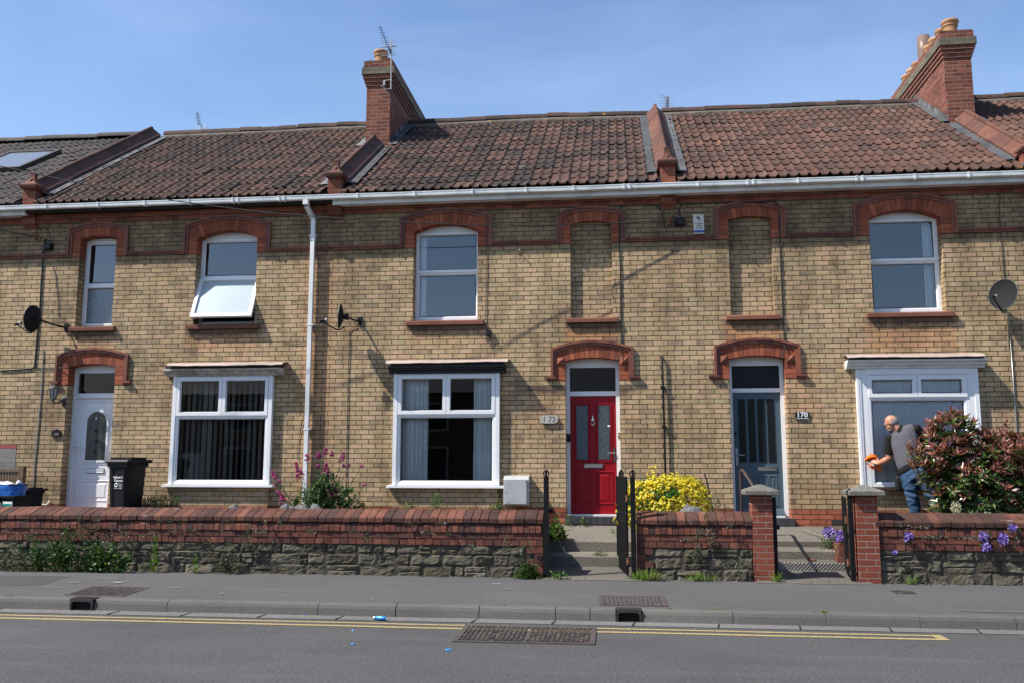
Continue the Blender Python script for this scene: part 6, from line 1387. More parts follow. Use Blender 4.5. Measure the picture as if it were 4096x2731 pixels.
# valerian
t = thing('valerian', 'tall pink flowering valerian in front of the white downpipe', 'flowering plant', (-4.62, -.95, .7)); lf = MB(); st = MB(); fl = MB()
def v4(x, y, Y=-.95): return at(1050+x/4.9, 1750+y/4.9, Y)
heads = [(185, 650, .9, 3), (230, 760, .4, 1), (290, 1030, 1.1, 6), (345, 1270, .5, 1), (650, 470, 1.1, 5), (680, 700, .8, 2), (745, 620, .6, 2), (870, 310, .9, 3), (1095, 285, .7, 2), (1090, 525, .35, 1), (1245, 190, .8, 3), (1360, 260, .7, 2), (1250, 480, 1.2, 6), (1270, 630, .8, 2), (1170, 685, .5, 1), (1590, 280, 1.0, 4), (1600, 520, .6, 1), (1955, 535, .5, 1), (2030, 890, .4, 1), (1370, 880, 1.2, 6), (1310, 1010, .5, 1), (1500, 990, .6, 2), (990, 1000, .8, 2), (1070, 1190, .4, 1), (235, 885, .3, 1), (1700, 515, .3, 1), (330, 820, .3, 1)]
for x, y, s, n in heads:
    p = v4(x, y, -.95+R.uniform(-.15, .1)); b0 = Vector((-4.62+(p.x+4.62)*.30+R.uniform(-.1, .1), -.95+R.uniform(-.12, .12), .72)); pts = branch(st, b0, p, .006, .0035, .04, 7)
    for k in range(1, 7):
        for s_ in (-1, 1): q = pts[k]; d = Vector((s_*R.uniform(.5, 1), R.uniform(-.6, .6), R.uniform(-.1, .7))); lf.leaf(q, d, Vector((0, 0, 1)), R.uniform(.06, .11)*(1.1-.1*k), R.uniform(.02, .034), R.random())
    ax = (pts[-1]-pts[-3]).normalized(); 
    for k in range(int(26*s*(n**.55)+10)):
        f = R.random(); c = p-ax*(f*.045*n**.85)+Vector((R.uniform(-1, 1), R.uniform(-1, 1), 0))*(.012+.034*s*f**.6); fl.ball(c, .0115, .0115, .009, 5, 3, r=min(1, max(0, R.gauss(.55-.2*f, .25))))
for k in range(470):
    x = R.gauss(-4.55, .32); hz = 1.50-abs(x+4.47)*.85; p = Vector((x, R.uniform(-1.2, -.65), R.uniform(.78, max(.85, hz))))
    d = Vector((R.uniform(-1, 1), R.uniform(-1, .3), R.uniform(-.2, 1)))
    for j in range(5): lf.leaf(p+rv()*.03, (d+rv()*.8), Vector((0, -.3, 1)), R.uniform(.06, .105), R.uniform(.028, .044), R.random())
st.build('stems', MAT['vleaf'], t); lf.build('leaves', MAT['vleaf'], t); fl.build('flower_heads', MAT['pink'], t)
# rocks
def rock(label, c, s, seed):
    mb = MB(); mb.ball((0, 0, 0), 1, 1, 1, 14, 9); V = []
    for p in mb.v:
        v = Vector(p); q = 1+.45*mnoise.noise(v*1.3+Vector((seed, 0, 0)))+.2*mnoise.noise(v*3.1+Vector((0, seed, 0))); V.append((c[0]+v.x*s[0]*q, c[1]+v.y*s[1]*q, c[2]+v.z*s[2]*q))
    mb.v = V; mb.sm = [False]*len(mb.sm); return tag(mb.build('rock', MAT['rock']), label, 'rock', 'rocks lying behind the front walls')
rock('long flat grey rock on the left below the pink flowers', (-4.85, -1.72, .92), (.16, .1, .12), 1); rock('grey rock in the middle below the pink flowers', (-4.62, -1.70, .93), (.15, .1, .11), 4); rock('small grey rock at the right below the pink flowers', (-4.42, -1.72, .93), (.09, .08, .12), 8)
rock('grey rock half hidden under the yellow bush', (.98, -1.75, .92), (.17, .12, .15), 12); rock('small grey stone by the wall near the bay of the white door house', (-5.72, -1.6, .94), (.09, .08, .09), 15); rock('small grey stone left of the white door step', (-9.4, -1.7, .93), (.05, .05, .09), 19)
def clump(name, label, cat, c, rx, ry, h, n, mt, L=.04, Wd=.02, r=(0, 1), nm='leaves', up=.5, group=None, blades=False, parent=None, kind=None, shape=None):
    mb = MB(); c = Vector(c); k = 0
    while k < n:
        u, v = R.gauss(0, .45), R.gauss(0, .45)
        if abs(u) > 1 or abs(v) > 1: continue
        hh = h*(1-.7*(u*u+v*v)); k += 1
        if blades:
            b = c+Vector((u*rx*.6, v*ry*.6, 0)); d = Vector((u*.8+R.uniform(-.3, .3), v*.8+R.uniform(-.4, .1), R.uniform(.8, 1.5))).normalized(); l = max(.04, hh*R.uniform(.5, 1)); m_ = b+d*l*.6; e = m_+Vector((d.x*1.2, d.y*1.2, d.z*.3))*l*.5; sd = Vector((-d.y-.3, d.x+.5, 0)).normalized()*Wd*.5; rr_ = R.uniform(*r)
            mb.face([b-sd, b+sd, m_+sd*.8, m_-sd*.8], r=rr_); mb.face([m_-sd*.8, m_+sd*.8, e], r=rr_)
        else:
            p = c+Vector((u*rx, v*ry, max(.0, hh)*R.random())); d = Vector((u+R.uniform(-.8, .8), v+R.uniform(-1, .3), R.uniform(-.2, 1)*up+.1)); l = L*R.uniform(.6, 1.3); mb.leaf(p, d, Vector((0, -.4, 1)), l, l*Wd/L, R.uniform(*r))
    o = mb.build(name, MAT[mt]); tag(o, label, cat, group, kind); return o
# garden bits behind the long wall
for x, y, lab, rx, h, n, mt in ((-3.63, -1.6, 'brown dead flower stalks right of the pink valerian', .10, .30, 120, 'dry'), (-3.2, -1.7, 'pale dry seed heads behind the wall below the big window', .13, .22, 60, 'dry'), (-1.95, -1.7, 'dry straw coloured tuft left of the meter box', .14, .32, 160, 'dry'), (-2.55, -1.75, 'pale strappy leaves behind the wall below the big window', .16, .2, 40, 'dry')):
    clump('dry_tuft', lab, 'plant', (x, y-.12, .90), rx, .07, h*.8, n, mt, Wd=.010, blades=True)
for x, y, lab, rx, h, n in ((-3.0, -1.7, 'feathery green seedling left of centre below the big window', .12, .30, 130), (-2.62, -1.55, 'taller feathery green seedling below the middle of the big window', .13, .46, 170), (-1.72, -1.75, 'bright green ferny plant below the meter box', .11, .28, 140), (-2.2, -1.75, 'low green sprout behind the wall under the window corner', .07, .2, 50)):
    clump('green_weed', lab, 'plant', (x, y-.12, .90), rx, .08, h*.75, n*3, 'weed', L=.042, Wd=.012, r=(.4, 1))
clump('grass_tuft', 'wispy seeding grasses in front of the meter box', 'grass', (-1.55, -1.9, .90), .2, .05, .32, 60, 'dry', Wd=.004, blades=True)
t = thing('planter_trough', 'black plastic trough of straggly plants under the bay of the white door house', 'planter', (-7.42, -.55, .7)); mb = MB(); mb.prism([(-7.74, .70), (-7.12, .70), (-7.09, .945), (-7.77, .945)], -.68, -.45); mb.build('trough', MAT['black'], t)
mb = MB()
for k in range(620):
    x = R.uniform(-7.74, -7.1); p = Vector((x, R.uniform(-.66, -.46), .93+R.random()*.18)); mb.leaf(p, Vector((R.uniform(-.6, .6), R.uniform(-.6, .3), R.uniform(.2, 1))), Vector((0, -1, .3)), R.uniform(.015, .04), .014, R.uniform(0, .55) if x < -7.35 else R.uniform(.2, 1))
mb.build('straggly_growth', MAT['weed'], t); mb = MB()
for k in range(150): p = Vector((R.uniform(-7.74, -7.1), R.uniform(-.66, -.46), .93)); mb.tube([p, p+Vector((R.uniform(-.04, .04), R.uniform(-.04, .04), R.uniform(.06, .15)))], .003, 4, r=R.uniform(.3, .8))
mb.build('dry_stems', MAT['dry'], t)
# below the yellow bush
clump('grass_tuft', 'grey green grasses along the wall under the yellow bush', 'grass', (.52, -1.88, .88), .38, .07, .26, 240, 'grass', Wd=.008, r=(0, .45), blades=True)
clump('leafy_weed', 'rounded bright green leaves under the left of the yellow bush', 'plant', (.35, -1.85, .86), .16, .08, .28, 90, 'weed', L=.06, Wd=.05, r=(.5, 1))
clump('small_shrub', 'small grey green shrub between the rock and the left new pier', 'shrub', (1.35, -1.75, .86), .26, .12, .30, 420, 'ivy', L=.035, Wd=.018, r=(.2, 1))
mb = MB(); mb.tube([(1.30, -.3, 1.5), (1.33, -.3, 1.42), (1.42, -.3, .9)], .012, 6); tag(mb.build('thin_rod', MAT['cable']), 'thin black rod leaning by the wall left of the blue door', 'rod')
for x, lab in ((-.83, 'small green weed at the left of the dark brick threshold of the red door'), (-.58, 'small green weed in front of the middle of the red door threshold')):
    clump('small_weed', lab, 'weed', (x, -.13, .68), .05, .04, .15, 34, 'weed', L=.05, Wd=.022, r=(.6, 1))
clump('leafy_weed', 'big leaved green weed beside the ring topped gate post on the long wall', 'weed', (-.93, -1.25, .55), .12, .09, .24, 170, 'weed', L=.10, Wd=.045, r=(.4, 1)); clump('small_weed', 'upright leafy weed behind the big leaved weed by the gate post', 'weed', (-.97, -.5, .68), .07, .05, .25, 40, 'weed', L=.06, Wd=.025, r=(.5, 1))
clump('small_weed', 'mat of tiny green leaves on the edge of the lower concrete step', 'weed', (-.30, -1.50, .36), .09, .05, .06, 120, 'weed', L=.02, Wd=.016, r=(.1, .8)); clump('grass_tuft', 'grassy tuft hanging over the top step behind the black gate', 'grass', (-.06, -.9, .62), .18, .12, .16, 40, 'grass', Wd=.007, r=(0, .5), blades=True)
# purple bellflowers
def bells(label, c, rx, h, n, leaves=160, base=None):
    t = thing('bellflower', label, 'flowers', c, 'purple bellflowers'); c = Vector(c); fl = MB(); lf = MB()
    for k in range(n):
        u, v = R.gauss(0, .5), R.gauss(0, .5)
        if abs(u) > 1 or abs(v) > 1.1: continue
        p = c+Vector((u*rx, -.02-R.random()*.05, v*h)); f = Vector((R.uniform(-.5, .5), -1, R.uniform(-.2, .7))).normalized(); X = f.orthogonal().normalized(); Yv = f.cross(X); r_ = R.uniform(0, 1)
        for j in range(5): a = j*1.257; fl.leaf(p, (X*math.cos(a)+Yv*math.sin(a)+f*.35), f, .018, .014, r_)
    for k in range(leaves): p = c+Vector((R.gauss(0, .5)*rx*1.1, R.uniform(-.05, .02), R.gauss(0, .5)*h*1.1-(.0 if base is None else base*R.random()))); lf.leaf(p, rv(), Vector((0, -1, .4)), R.uniform(.018, .034), .022, R.random())
    fl.build('flowers', MAT['purple'], t); lf.build('leaves', MAT['weed'], t); return t
Yf = YW-.02
def d8(x, y, Y=None): return at(3046+x/2.24, 1950+y/2.24, Yf if Y is None else Y)
bells('round cushion of purple flowers on the right wall nearest the new pier', d8(1312, 435), .058, .060, 110, 50)
bells('purple flowers trailing in two clumps down the right wall', d8(1975, 430), .06, .05, 90, 60); bells('lower purple clump on the red bricks of the right wall', d8(2000, 525), .055, .05, 100, 40)
bells('purple flowers at the far right below the coping', d8(2150, 455), .065, .065, 120, 50); bells('purple flowers at the right edge on top of the coping', d8(2240, 355), .06, .045, 80, 60); bells('tiny sprig of purple flowers low on the right wall by the pier', d8(1185, 578), .035, .02, 22, 12)
bells('clump of purple flowers on green foliage beside the concrete steps', d8(600, 400, -1.2), .10, .07, 110, 260, .28); bells('purple flowers behind the narrow gate beside the steps', d8(715, 430, -1.5), .09, .08, 130, 200, .30)
# pavement weeds
def sprawl(label, x0, x1, n, hmax, mt, L, r=(0, 1), nl=26):
    # stems that scramble up the wall face, leaving gaps between them
    t = thing('weed_bush', label, 'weeds', ((x0+x1)/2, -2.52, .14)); lf = MB(); st = MB()
    for k in range(n):
        u = R.random(); p = Vector((x0+(x1-x0)*u, -2.49-R.random()*.10, .14)); hh = hmax*R.uniform(.35, 1)*(1-.55*abs(2*u-1)**1.5); d = Vector((R.uniform(-.5, .5), -.1, 1)); pts = [p.copy()]; 
        while p.z < .14+hh and len(pts) < 14:
            d = (d+Vector((R.uniform(-.5, .5), R.uniform(-.12, .08), R.uniform(-.15, .3)))).normalized(); p = p+d*.065; p.y = min(max(p.y, -2.68), -2.46); pts.append(p.copy())
        if len(pts) < 2: continue
        st.tube(pts, .0035, 4, r=R.random())
        for j in range(int(nl*len(pts)/8)):
            q = R.choice(pts)+Vector((R.uniform(-.05, .05), R.uniform(-.04, .01), R.uniform(-.03, .03))); l = L*R.uniform(.5, 1.35); lf.leaf(q, Vector((R.uniform(-1, 1), R.uniform(-1, 0), R.uniform(-.3, .9))), Vector((0, -.7, .6)), l, l*R.uniform(.6, .85), R.uniform(*r))
    st.build('stems', MAT['vleaf'], t); lf.build('leaves', MAT[mt], t)
sprawl('large dark green weed bush sprawling up the wall at the far left', -8.15, -7.2, 62, .62, 'weed', .042, (0, .8))
sprawl('low green weeds at the foot of the wall right of the large weed bush', -7.3, -6.75, 34, .36, 'weed', .055, (.1, .95))
clump('weed_bush', 'thin brownish weeds at the foot of the wall at the left edge', 'weeds', (-8.55, -2.55, .14), .45, .12, .32, 600, 'ivy', L=.035, Wd=.02, r=(0, .9)); clump('grass_tuft', 'dry yellow grass along the wall at the left edge', 'grass', (-8.3, -2.60, .135), .5, .05, .14, 160, 'dry', Wd=.006, blades=True)
def spire(label, p, h, n):
    mb = MB(); p = Vector(p); mb.tube([p, p+Vector((.01, 0, h))], .006, 5, r=.6)
    for k in range(n): f = R.random(); a = R.random()*6.28; mb.leaf(p+Vector((0, 0, h*f)), Vector((math.cos(a), math.sin(a), .8)), Vector((0, 0, 1)), .11*(1.15-f*.75), .026, R.uniform(.7, 1))
    tag(mb.build('tall_weed', MAT['weed']), label, 'weed')
spire('tall bright green weed spire against the long wall', (-6.42, -2.53, .14), .50, 80); spire('short bright green weed spire right of the tall one', (-5.82, -2.53, .14), .24, 34)
clump('weed_bush', 'small green weed at the foot of the wall right of the short spire', 'weeds', (-5.35, -2.52, .15), .2, .06, .34, 260, 'ivy', L=.04, Wd=.022, r=(.1, .85)); clump('weed_bush', 'round green weed with tiny flowers at the foot of the ring topped gate post', 'weeds', (-1.22, -2.52, .14), .2, .1, .22, 620, 'weed', L=.03, Wd=.024, r=(0, .8)); clump('weed_bush', 'small bright weeds at the front of the gateway slab', 'weeds', (-.82, -2.55, .14), .16, .06, .11, 120, 'weed', L=.04, Wd=.02, r=(.4, 1))
clump('grass_tuft', 'bright green grass tuft at the foot of the black gate', 'grass', (.32, -2.52, .14), .42, .07, .26, 170, 'grass', Wd=.007, blades=True); clump('grass_tuft', 'bright green grass at the foot of the short wall', 'grass', (1.0, -2.50, .14), .45, .05, .20, 130, 'grass', Wd=.007, blades=True); clump('grass_tuft', 'sparse grass at the foot of the right wall', 'grass', (3.62, -2.5, .14), .12, .05, .22, 40, 'grass', Wd=.007, blades=True); clump('grass_tuft', 'grass sprouting at the foot of the left new pier', 'grass', (1.97, -2.52, .14), .10, .06, .24, 60, 'grass', Wd=.007, blades=True)
clump('grass_tuft', 'tiny grass tuft in a kerb joint at the right', 'grass', (2.05, -4.83, .12), .03, .04, .07, 40, 'grass', Wd=.006, blades=True); clump('small_weed', 'small green weed inside the right hand drain mouth', 'weed', (.03, -4.87, .012), .07, .02, .08, 60, 'weed', L=.03, Wd=.02, r=(.3, .9))
# little trailing weeds rooted all over the wall faces: nobody could count them
mb = MB()
def trail(x, z, dx, dz, n, y=None):
    for k in range(n):
        u, v = R.gauss(0, .5), R.gauss(0, .5); p = Vector((x+u*dx, (YW-.045 if y is None else y)-R.random()*.03, z+v*dz)); mb.leaf(p, Vector((R.uniform(-1, 1), -.7, R.uniform(-.7, .6))), Vector((0, -1, .2)), R.uniform(.012, .026), .017, R.uniform(.1, 1) if R.random() < .93 else 1)
rr = random.Random(4)
for k in range(70): x = -8.9+k*.062+rr.uniform(-.06, .06); z = rr.choice((.845, .722, .722, .636, .55, .55, .43)); trail(x, z, rr.uniform(.03, .09), rr.uniform(.01, .05), rr.randint(10, 34))
for x, z, dx, dz, n in ((-8.3, .62, .15, .08, 120), (-7.5, .70, .15, .12, 160), (-6.9, .60, .12, .14, 120), (-5.6, .52, .08, .12, 70), (-5.1, .62, .06, .14, 110), (-4.9, .52, .10, .05, 60), (-4.2, .72, .06, .03, 40), (-3.6, .72, .10, .02, 40), (-3.42, .64, .04, .08, 60), (-2.8, .845, .10, .015, 30), (-2.6, .72, .12, .02, 40), (-2.4, .845, .1, .02, 30), (-2.3, .70, .05, .04, 30), (-2.0, .56, .12, .03, 40), (-1.5, .60, .06, .14, 90), (-1.2, .53, .05, .10, 60), (-1.3, .42, .04, .16, 80),
                       (1.05, .74, .10, .06, 120), (1.18, .66, .06, .10, 110), (1.0, .55, .05, .12, 100), (.85, .66, .08, .03, 50), (1.4, .83, .04, .05, 40), (1.1, .95, .03, .06, 40), (1.55, .36, .10, .12, 130), (1.5, .25, .05, .12, 80), (.95, .45, .03, .08, 60), (3.75, .845, .15, .02, 50), (3.9, .73, .2, .02, 120), (3.6, .68, .04, .05, 50), (4.3, .72, .15, .02, 60), (4.55, .75, .10, .04, 70), (3.6, .36, .05, .06, 50), (3.5, .3, .05, .03, 30), (4.9, .7, .06, .1, 70)): trail(x, z, dx, dz, n)
for k in range(40): x = rr.uniform(-9, 5.5); trail(x, .15, .08, .02, 14, -2.49)
tag(mb.build('wall_weeds', MAT['ivy']), 'tiny trailing weeds rooted in the joints of the front walls', 'weeds', None, 'stuff')
mb = MB()
for k in range(420):
    x = R.uniform(-9, 6); y = -2.50+abs(R.gauss(0, .03))*-1; s = R.uniform(.004, .014); mb.face([(x+s*math.cos(q), y+s*.7*math.sin(q), .1405+R.random()*.006) for q in (0, 1.5, 3, 4.4)], r=R.random())
tag(mb.build('wall_foot_debris', MAT['dry']), 'dry leaf crumbs gathered along the foot of the front walls', 'debris', None, 'stuff')
mb = MB()
for x, y in ((-6.93, -4.79), (-1.3, -4.79), (.9, -4.79), (1.0, -4.79), (2.0, -4.79), (.45, -4.8), (-2.4, -4.79)):
    for k in range(26): p = Vector((x+R.gauss(0, .05), y+R.uniform(-.01, .01), .13)); mb.leaf(p, Vector((R.uniform(-1, 1), R.uniform(-.5, .5), .6)), Vector((0, 0, 1)), .018, .008, R.uniform(.3, .9))
tag(mb.build('kerb_moss', MAT['grass']), 'specks of moss and grass along the back of the kerb', 'moss', None, 'stuff')
# ---------------------------------------------------------------- the man cleaning the window
t = thing('person', 'bald man in a grey gilet and blue jeans bending to wipe the window frame', 'person', (4.35, -.6, .7))
def Q(x, y, Y): return at(3400+x/3.335, 1600+y/3.335, Y)
def loft(mb, pts, rad_, side, n=14, cap=True):
    """rings with two radii (wide along side, other across)"""
    pts = [Vector(p) for p in pts]; rows = []
    for k, p in enumerate(pts):
        tn = (pts[min(k+1, len(pts)-1)]-pts[max(k-1, 0)]).normalized(); s = Vector(side[k] if isinstance(side, list) else side); s = (s-tn*s.dot(tn)).normalized(); b = tn.cross(s); q = rad_[k]; q = q if isinstance(q, tuple) else (q, q)
        rows.append([p+s*q[0]*math.cos(2*math.pi*j/n)+b*q[1]*math.sin(2*math.pi*j/n) for j in range(n)])
    mb.grid(rows, True)
    if cap: mb.face(rows[0][::-1]); mb.face(rows[-1])
HIP = Q(845, 985, -.72); WST = Q(770, 850, -.66); CH = Q(745, 620, -.60); SHM = Q(715, 425, -.54); NB = Q(640, 385, -.52); HD_ = Q(552, 305, -.50)
LS, RS = Q(545, 505, -.44), Q(890, 380, -.66); EL, WR = Q(523, 775, -.40), Q(385, 838, -.27); HN = Q(300, 808, -.185)
side = (RS-LS).normalized()
LH, RH = Q(775, 1010, -.70), Q(945, 1000, -.74); LK, RK = Q(835, 1300, -.74), Q(1100, 1270, -.80); LA, RA = Vector((4.285, -.70, .79)), Vector((4.64, -.76, .79))
body = MB()
loft(body, [HIP, WST, CH, SHM, NB], [(.155, .115), (.15, .115), (.175, .13), (.155, .11), (.065, .06)], side)
loft(body, [SHM, NB, Q(600, 345, -.51)], [(.10, .07), (.068, .064), (.06, .062)], side)
for S, E_, W_ in ((LS, EL, WR), (RS, Q(1010, 560, -.62), Q(985, 700, -.45))):
    loft(body, [SHM.lerp(S, .5), S, S.lerp(E_, .35), E_, E_.lerp(W_, .3), W_], [.068, .068, .062, .051, .053, .034], Vector((0, -1, .2)))
for H_, K_, A_ in ((LH, LK, LA), (RH, RK, RA)):
    loft(body, [HIP.lerp(H_, .6), H_, H_.lerp(K_, .5), K_, K_.lerp(A_, .35), A_, A_-Vector((0, 0, .05))], [.10, .098, .083, .062, .06, .042, .04], Vector((1, 0, 0)))
    loft(body, [A_+Vector((.02, .05, -.05)), A_+Vector((-.01, -.03, -.055)), A_+Vector((-.05, -.14, -.065))], [(.035, .03), (.045, .03), (.04, .018)], Vector((1, .2, 0)))
# head: skull, face, jaw, nose, ear (looking left and down)
fd = Vector((-.87, .30, -.38)).normalized(); up = Vector((-.30, .08, .95)); up = (up-fd*up.dot(fd)).normalized(); sd = up.cross(fd).normalized()
Mh = Matrix((fd, sd, up)).transposed().to_4x4()
H = lambda a, b, c: HD_+fd*a+sd*b+up*c
body.ball(H(-.012, 0, .022), .096, .076, .098, 18, 12, Mh); body.ball(H(.03, 0, -.045), .066, .058, .075, 14, 9, Mh); body.ball(H(.058, 0, -.088), .034, .036, .026, 12, 8, Mh)
body.ball(H(.098, 0, -.028), .020, .013, .022, 10, 7, Mh); body.ball(H(.084, 0, .022), .022, .046, .012, 10, 7, Mh); body.ball(H(.088, 0, -.062), .012, .024, .007, 10, 6, Mh); body.ball(H(.085, 0, -.075), .012, .02, .007, 10, 6, Mh)
for s in (-1, 1):
    body.ball(H(.0, s*.076, -.018), .021, .010, .032, 10, 8, Mh); body.ball(H(.078, s*.03, .002), .012, .014, .010, 8, 6, Mh)
loft(body, [NB, H(-.03, 0, -.07), H(-.02, 0, -.02)], [.066, .062, .058], side)
# left hand: palm against the frame, five separate fingers spread on the cloth
pd = (HN-WR).normalized(); pn = Vector((.15, -1, .15)); pn = (pn-pd*pn.dot(pd)).normalized(); ps = pd.cross(pn).normalized()
if ps.z < 0: ps = -ps
loft(body, [WR-pd*.01, WR+pd*.025, HN-pd*.01, HN+pd*.022], [(.029, .022), (.035, .018), (.043, .016), (.041, .013)], ps)
for k, (off, L) in enumerate(((.032, .066), (.011, .077), (-.011, .072), (-.031, .056))):
    a = HN+pd*.018+ps*off; d1_ = (pd+ps*off*3).normalized(); pts = [a, a+d1_*L*.45-pn*.004, a+d1_*L*.75-pn*.012, a+d1_*L-pn*.024]; loft(body, pts, [.0105, .0098, .009, .0075], ps, 8)
a = WR+pd*.03+ps*.03; loft(body, [a, a+ps*.03+pd*.022, a+ps*.043+pd*.05-pn*.006, a+ps*.042+pd*.075-pn*.012], [.014, .0125, .0105, .0085], pd, 8)
# right hand, relaxed, behind the shrub
RW = Q(985, 700, -.45); rp_ = (RW-Q(1010, 560, -.62)).normalized(); loft(body, [RW, RW+rp_*.05, RW+rp_*.085], [(.028, .02), (.04, .017), (.038, .013)], Vector((1, 0, 0)))
for k, off in enumerate((-.03, -.01, .01, .03)): a = RW+rp_*.08+Vector((off, 0, 0)); loft(body, [a, a+rp_*.035, a+rp_*.06+Vector((0, .015, 0))], [.0105, .0095, .008], Vector((1, 0, 0)), 8)
a = RW+rp_*.03+Vector((-.035, 0, 0)); loft(body, [a, a+rp_*.03+Vector((-.02, .01, 0)), a+rp_*.055+Vector((-.02, .02, 0))], [.013, .011, .009], Vector((0, 1, 0)), 8)
remesh(body, 'body', MAT['skin'], t, .0065, 4)
# stubble hair at the back and side of the head
hr = MB(); hr.ball(H(-.020, 0, .010), .094, .0785, .088, 18, 12, Mh); keep = []
for f in range(len(hr.f)):
    c = sum((Vector(hr.v[i]) for i in hr.f[f]), Vector())/len(hr.f[f])-HD_; a, u_ = c.dot(fd), c.dot(up)
    if a < .022-max(0, u_)*.9 and u_ > -.075: keep.append(f)
for nme in ('f', 'r', 'uv', 'm', 'sm'): setattr(hr, nme, [getattr(hr, nme)[i] for i in keep])
hr.build('hair', MAT['hair'], t)
be = MB(); be.ball(H(.052, 0, -.075), .043, .0525, .042, 14, 9, Mh); keep = [f for f in range(len(be.f)) if (sum((Vector(be.v[i]) for i in be.f[f]), Vector())/len(be.f[f])-HD_).dot(up) < -.062]
for nme in ('f', 'r', 'uv', 'm', 'sm'): setattr(be, nme, [getattr(be, nme)[i] for i in keep])
be.build('stubble', plain('grey_stubble', (.33, .22, .17), .9), t)
ey = MB()
for s in (-1, 1): ey.ball(H(.082, s*.031, .000), .011, .011, .009, 10, 7, Mh)
ey.build('eyes', MAT['white'], t)
gl = MB()
for s in (-1, 1): gl.ball(H(.110, s*.035, -.004), .010, .034, .025, 12, 8, Mh); gl.tube([H(.10, s*.062, .006), H(.06, s*.080, .004), H(.0, s*.084, .000), H(-.012, s*.082, -.014)], .0042, 5)
gl.tube([H(.108, -.012, .004), H(.108, .012, .004)], .004, 5); gl.build('sunglasses', MAT['black'], t)
mb = MB(); mb.ball(H(.008, -.088, -.018), .011, .008, .013, 8, 6, Mh); mb.ball(H(.008, .088, -.018), .011, .008, .013, 8, 6, Mh); mb.build('earpiece', MAT['black'], t)
# t-shirt: sleeves and collar under the gilet
ts = MB()
loft(ts, [WST, CH, SHM, NB.lerp(SHM, .2)], [(.155, .12), (.18, .135), (.165, .115), (.085, .08)], side)
loft(ts, [SHM.lerp(NB, .5), NB.lerp(Q(600, 345, -.51), .15)], [(.085, .08), (.074, .072)], side)
for S, E_, f in ((LS, EL, .80), (RS, Q(1010, 560, -.62), .8)): loft(ts, [SHM.lerp(S, .6), S, S.lerp(E_, .4), S.lerp(E_, f)], [.07, .078, .074, .070], Vector((0, -1, .2)))
remesh(ts, 'tshirt', MAT['tshirt'], t, .012, 3)
gi = MB()
LSg, RSg = LS.lerp(SHM, .10), RS.lerp(SHM, .06)
loft(gi, [WST.lerp(HIP, .42), WST, CH.lerp(WST, .4), CH, SHM.lerp(CH, .3), SHM, NB.lerp(SHM, .45)], [(.165, .135), (.17, .135), (.19, .145), (.205, .152), (.21, .145), (.185, .132), (.105, .098)], side)
loft(gi, [LSg+Vector((.0, .02, .03)), LSg.lerp(RSg, .25), LSg.lerp(RSg, .5), LSg.lerp(RSg, .75), RSg+Vector((0, 0, .02))], [(.078, .082), (.098, .108), (.105, .112), (.098, .108), (.078, .082)], Vector((0, -1, .4)))
g_ = remesh(gi, 'gilet', MAT['gilet'], t, .012, 5)
for v in g_.data.vertices:   # folds running down the back
    p = v.co+Vector(OFF[g_.name]); n_ = mnoise.noise((p.x*13+p.z*4, p.y*9, p.z*3.2)); v.co += v.normal*(.009*n_+.002*mnoise.noise(p*28))
mb = MB(); ax = (WST-HIP).normalized(); hem = WST.lerp(HIP, .42); b_ = ax.cross(side).normalized(); s2 = (side-ax*side.dot(ax)).normalized()
rows = [[hem-ax*dz+s2*(.170+e)*math.cos(a)+b_*(.140+e)*math.sin(a) for a in [j*2*math.pi/30 for j in range(30)]] for dz, e in ((-.035, .010), (.0, .016), (.045, .012), (.06, .0))]
mb.cs = True; mb.grid(rows, True); mb.build('gilet_hem', MAT['trim'], t)
jn = MB()
loft(jn, [WST.lerp(HIP, .45), HIP, HIP-ax*.10], [(.16, .125), (.175, .145), (.165, .13)], side)
for H_, K_, A_ in ((LH, LK, LA), (RH, RK, RA)):
    loft(jn, [HIP.lerp(H_, .55)+Vector((0, 0, .04)), H_-Vector((0, 0, .03)), H_.lerp(K_, .5), K_, K_.lerp(A_, .45), A_, A_-Vector((0, 0, .045))], [.115, .118, .104, .084, .078, .072, .076], Vector((1, 0, 0)))
j_ = remesh(jn, 'jeans', MAT['denim'], t, .012, 4)
for v in j_.data.vertices:
    p = v.co+Vector(OFF[j_.name]); v.co += v.normal*(.012*mnoise.noise((p.x*8, p.y*8, p.z*15))+.006*mnoise.noise(p*24)+(.010*math.sin(p.z*75+p.x*30) if abs(p.z-1.2) < .09 else 0))
mb = MB()
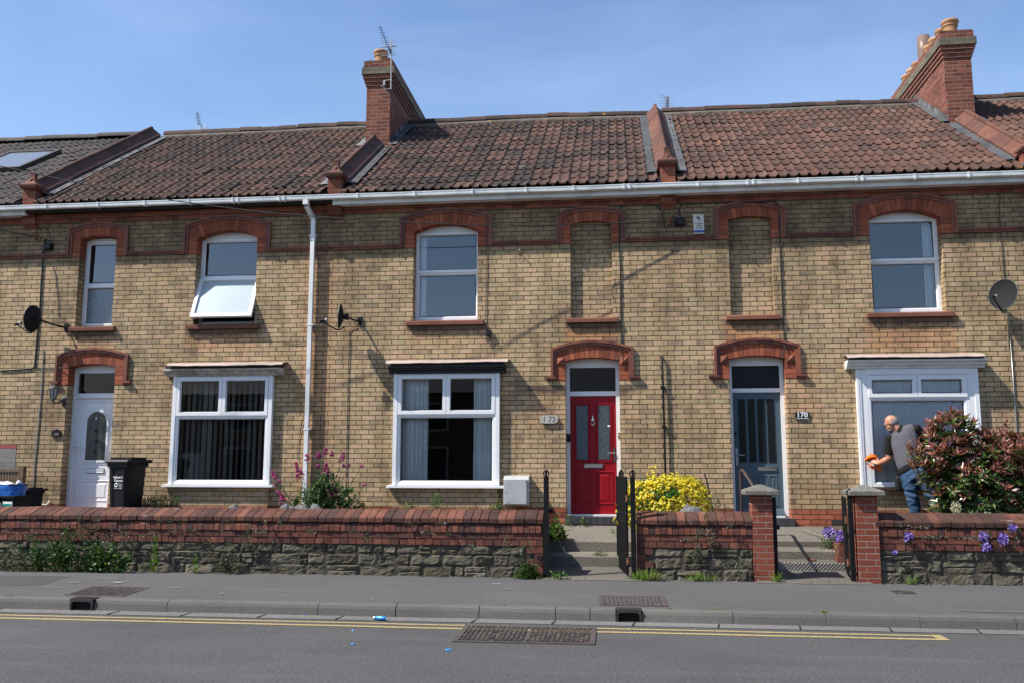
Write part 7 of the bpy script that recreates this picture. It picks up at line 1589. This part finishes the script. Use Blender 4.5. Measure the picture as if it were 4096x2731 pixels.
for A_ in (LA, RA): loft(mb, [A_+Vector((.02, .06, -.055)), A_+Vector((-.01, -.03, -.055)), A_+Vector((-.05, -.16, -.065))], [(.042, .035), (.052, .036), (.046, .024)], Vector((1, .2, 0)), 12)
mb.build('shoes', MAT['black'], t)
mb = MB(); c = Q(700, 1120, -.55); mb.box(c.x-.10, c.x+.12, c.y-.06, c.y+.06, c.z-.10, c.z+.13); o = remesh(mb, 'tool_pouch', MAT['black'], t, .02, 8)
mb = MB(); a = WR.lerp(HN, .0); k_ = HN+pd*.035; mb.lathe([(.0105, -.002), (.0115, 0), (.0105, .002)], HN+pd*.03+ps*(-.03), 10, M=Matrix((ps, pn, pd)).transposed(), cap=False); mb.build('ring', MAT['chrome'], t)
# orange cloth held against the frame
mb = MB(); mb.cs = True; rows = []
def clothy(P_, n=14):
    rows = []
    for k in range(n+1):
        f = k/n*(len(P_)-1); i = min(int(f), len(P_)-2); g = f-i; rows.append([P_[i][j].lerp(P_[i+1][j], g)+Vector((0, -.010*math.sin(f*5+j*1.3), .004*math.sin(f*7+j))) for j in range(len(P_[0]))])
    return rows
q = lambda x, y, Y=-.15: Q(x, y, Y)
mb.grid(clothy([[q(195, 790), q(225, 745), q(290, 718), q(340, 720), q(360, 770)], [q(197, 800, -.19), q(232, 775, -.205), q(285, 752, -.205), q(335, 750, -.2), q(395, 800, -.19)], [q(205, 815, -.14), q(235, 815, -.14), q(290, 800, -.14), q(340, 800, -.14), q(400, 830, -.14)]]))
mb.grid(clothy([[q(200, 795, -.15), q(215, 830, -.16), q(250, 850, -.16)], [q(225, 850, -.17), q(255, 875, -.165), q(300, 870, -.17)], [q(270, 895, -.16), q(300, 905, -.17), q(330, 895, -.16)], [q(320, 930, -.15), q(332, 932, -.15), q(338, 925, -.15)]]))
mb.grid(clothy([[q(345, 850, -.15), q(380, 860, -.16), q(415, 870, -.15)], [q(350, 890, -.16), q(385, 900, -.175), q(418, 905, -.16)], [q(375, 935, -.16), q(395, 945, -.165), q(415, 935, -.16)], [q(400, 955, -.15), q(407, 960, -.15), q(414, 955, -.15)]]))
tag(mb.build('cleaning_cloth', MAT['orange']), 'orange cleaning cloth in the hand of the man against the white frame', 'cloth')
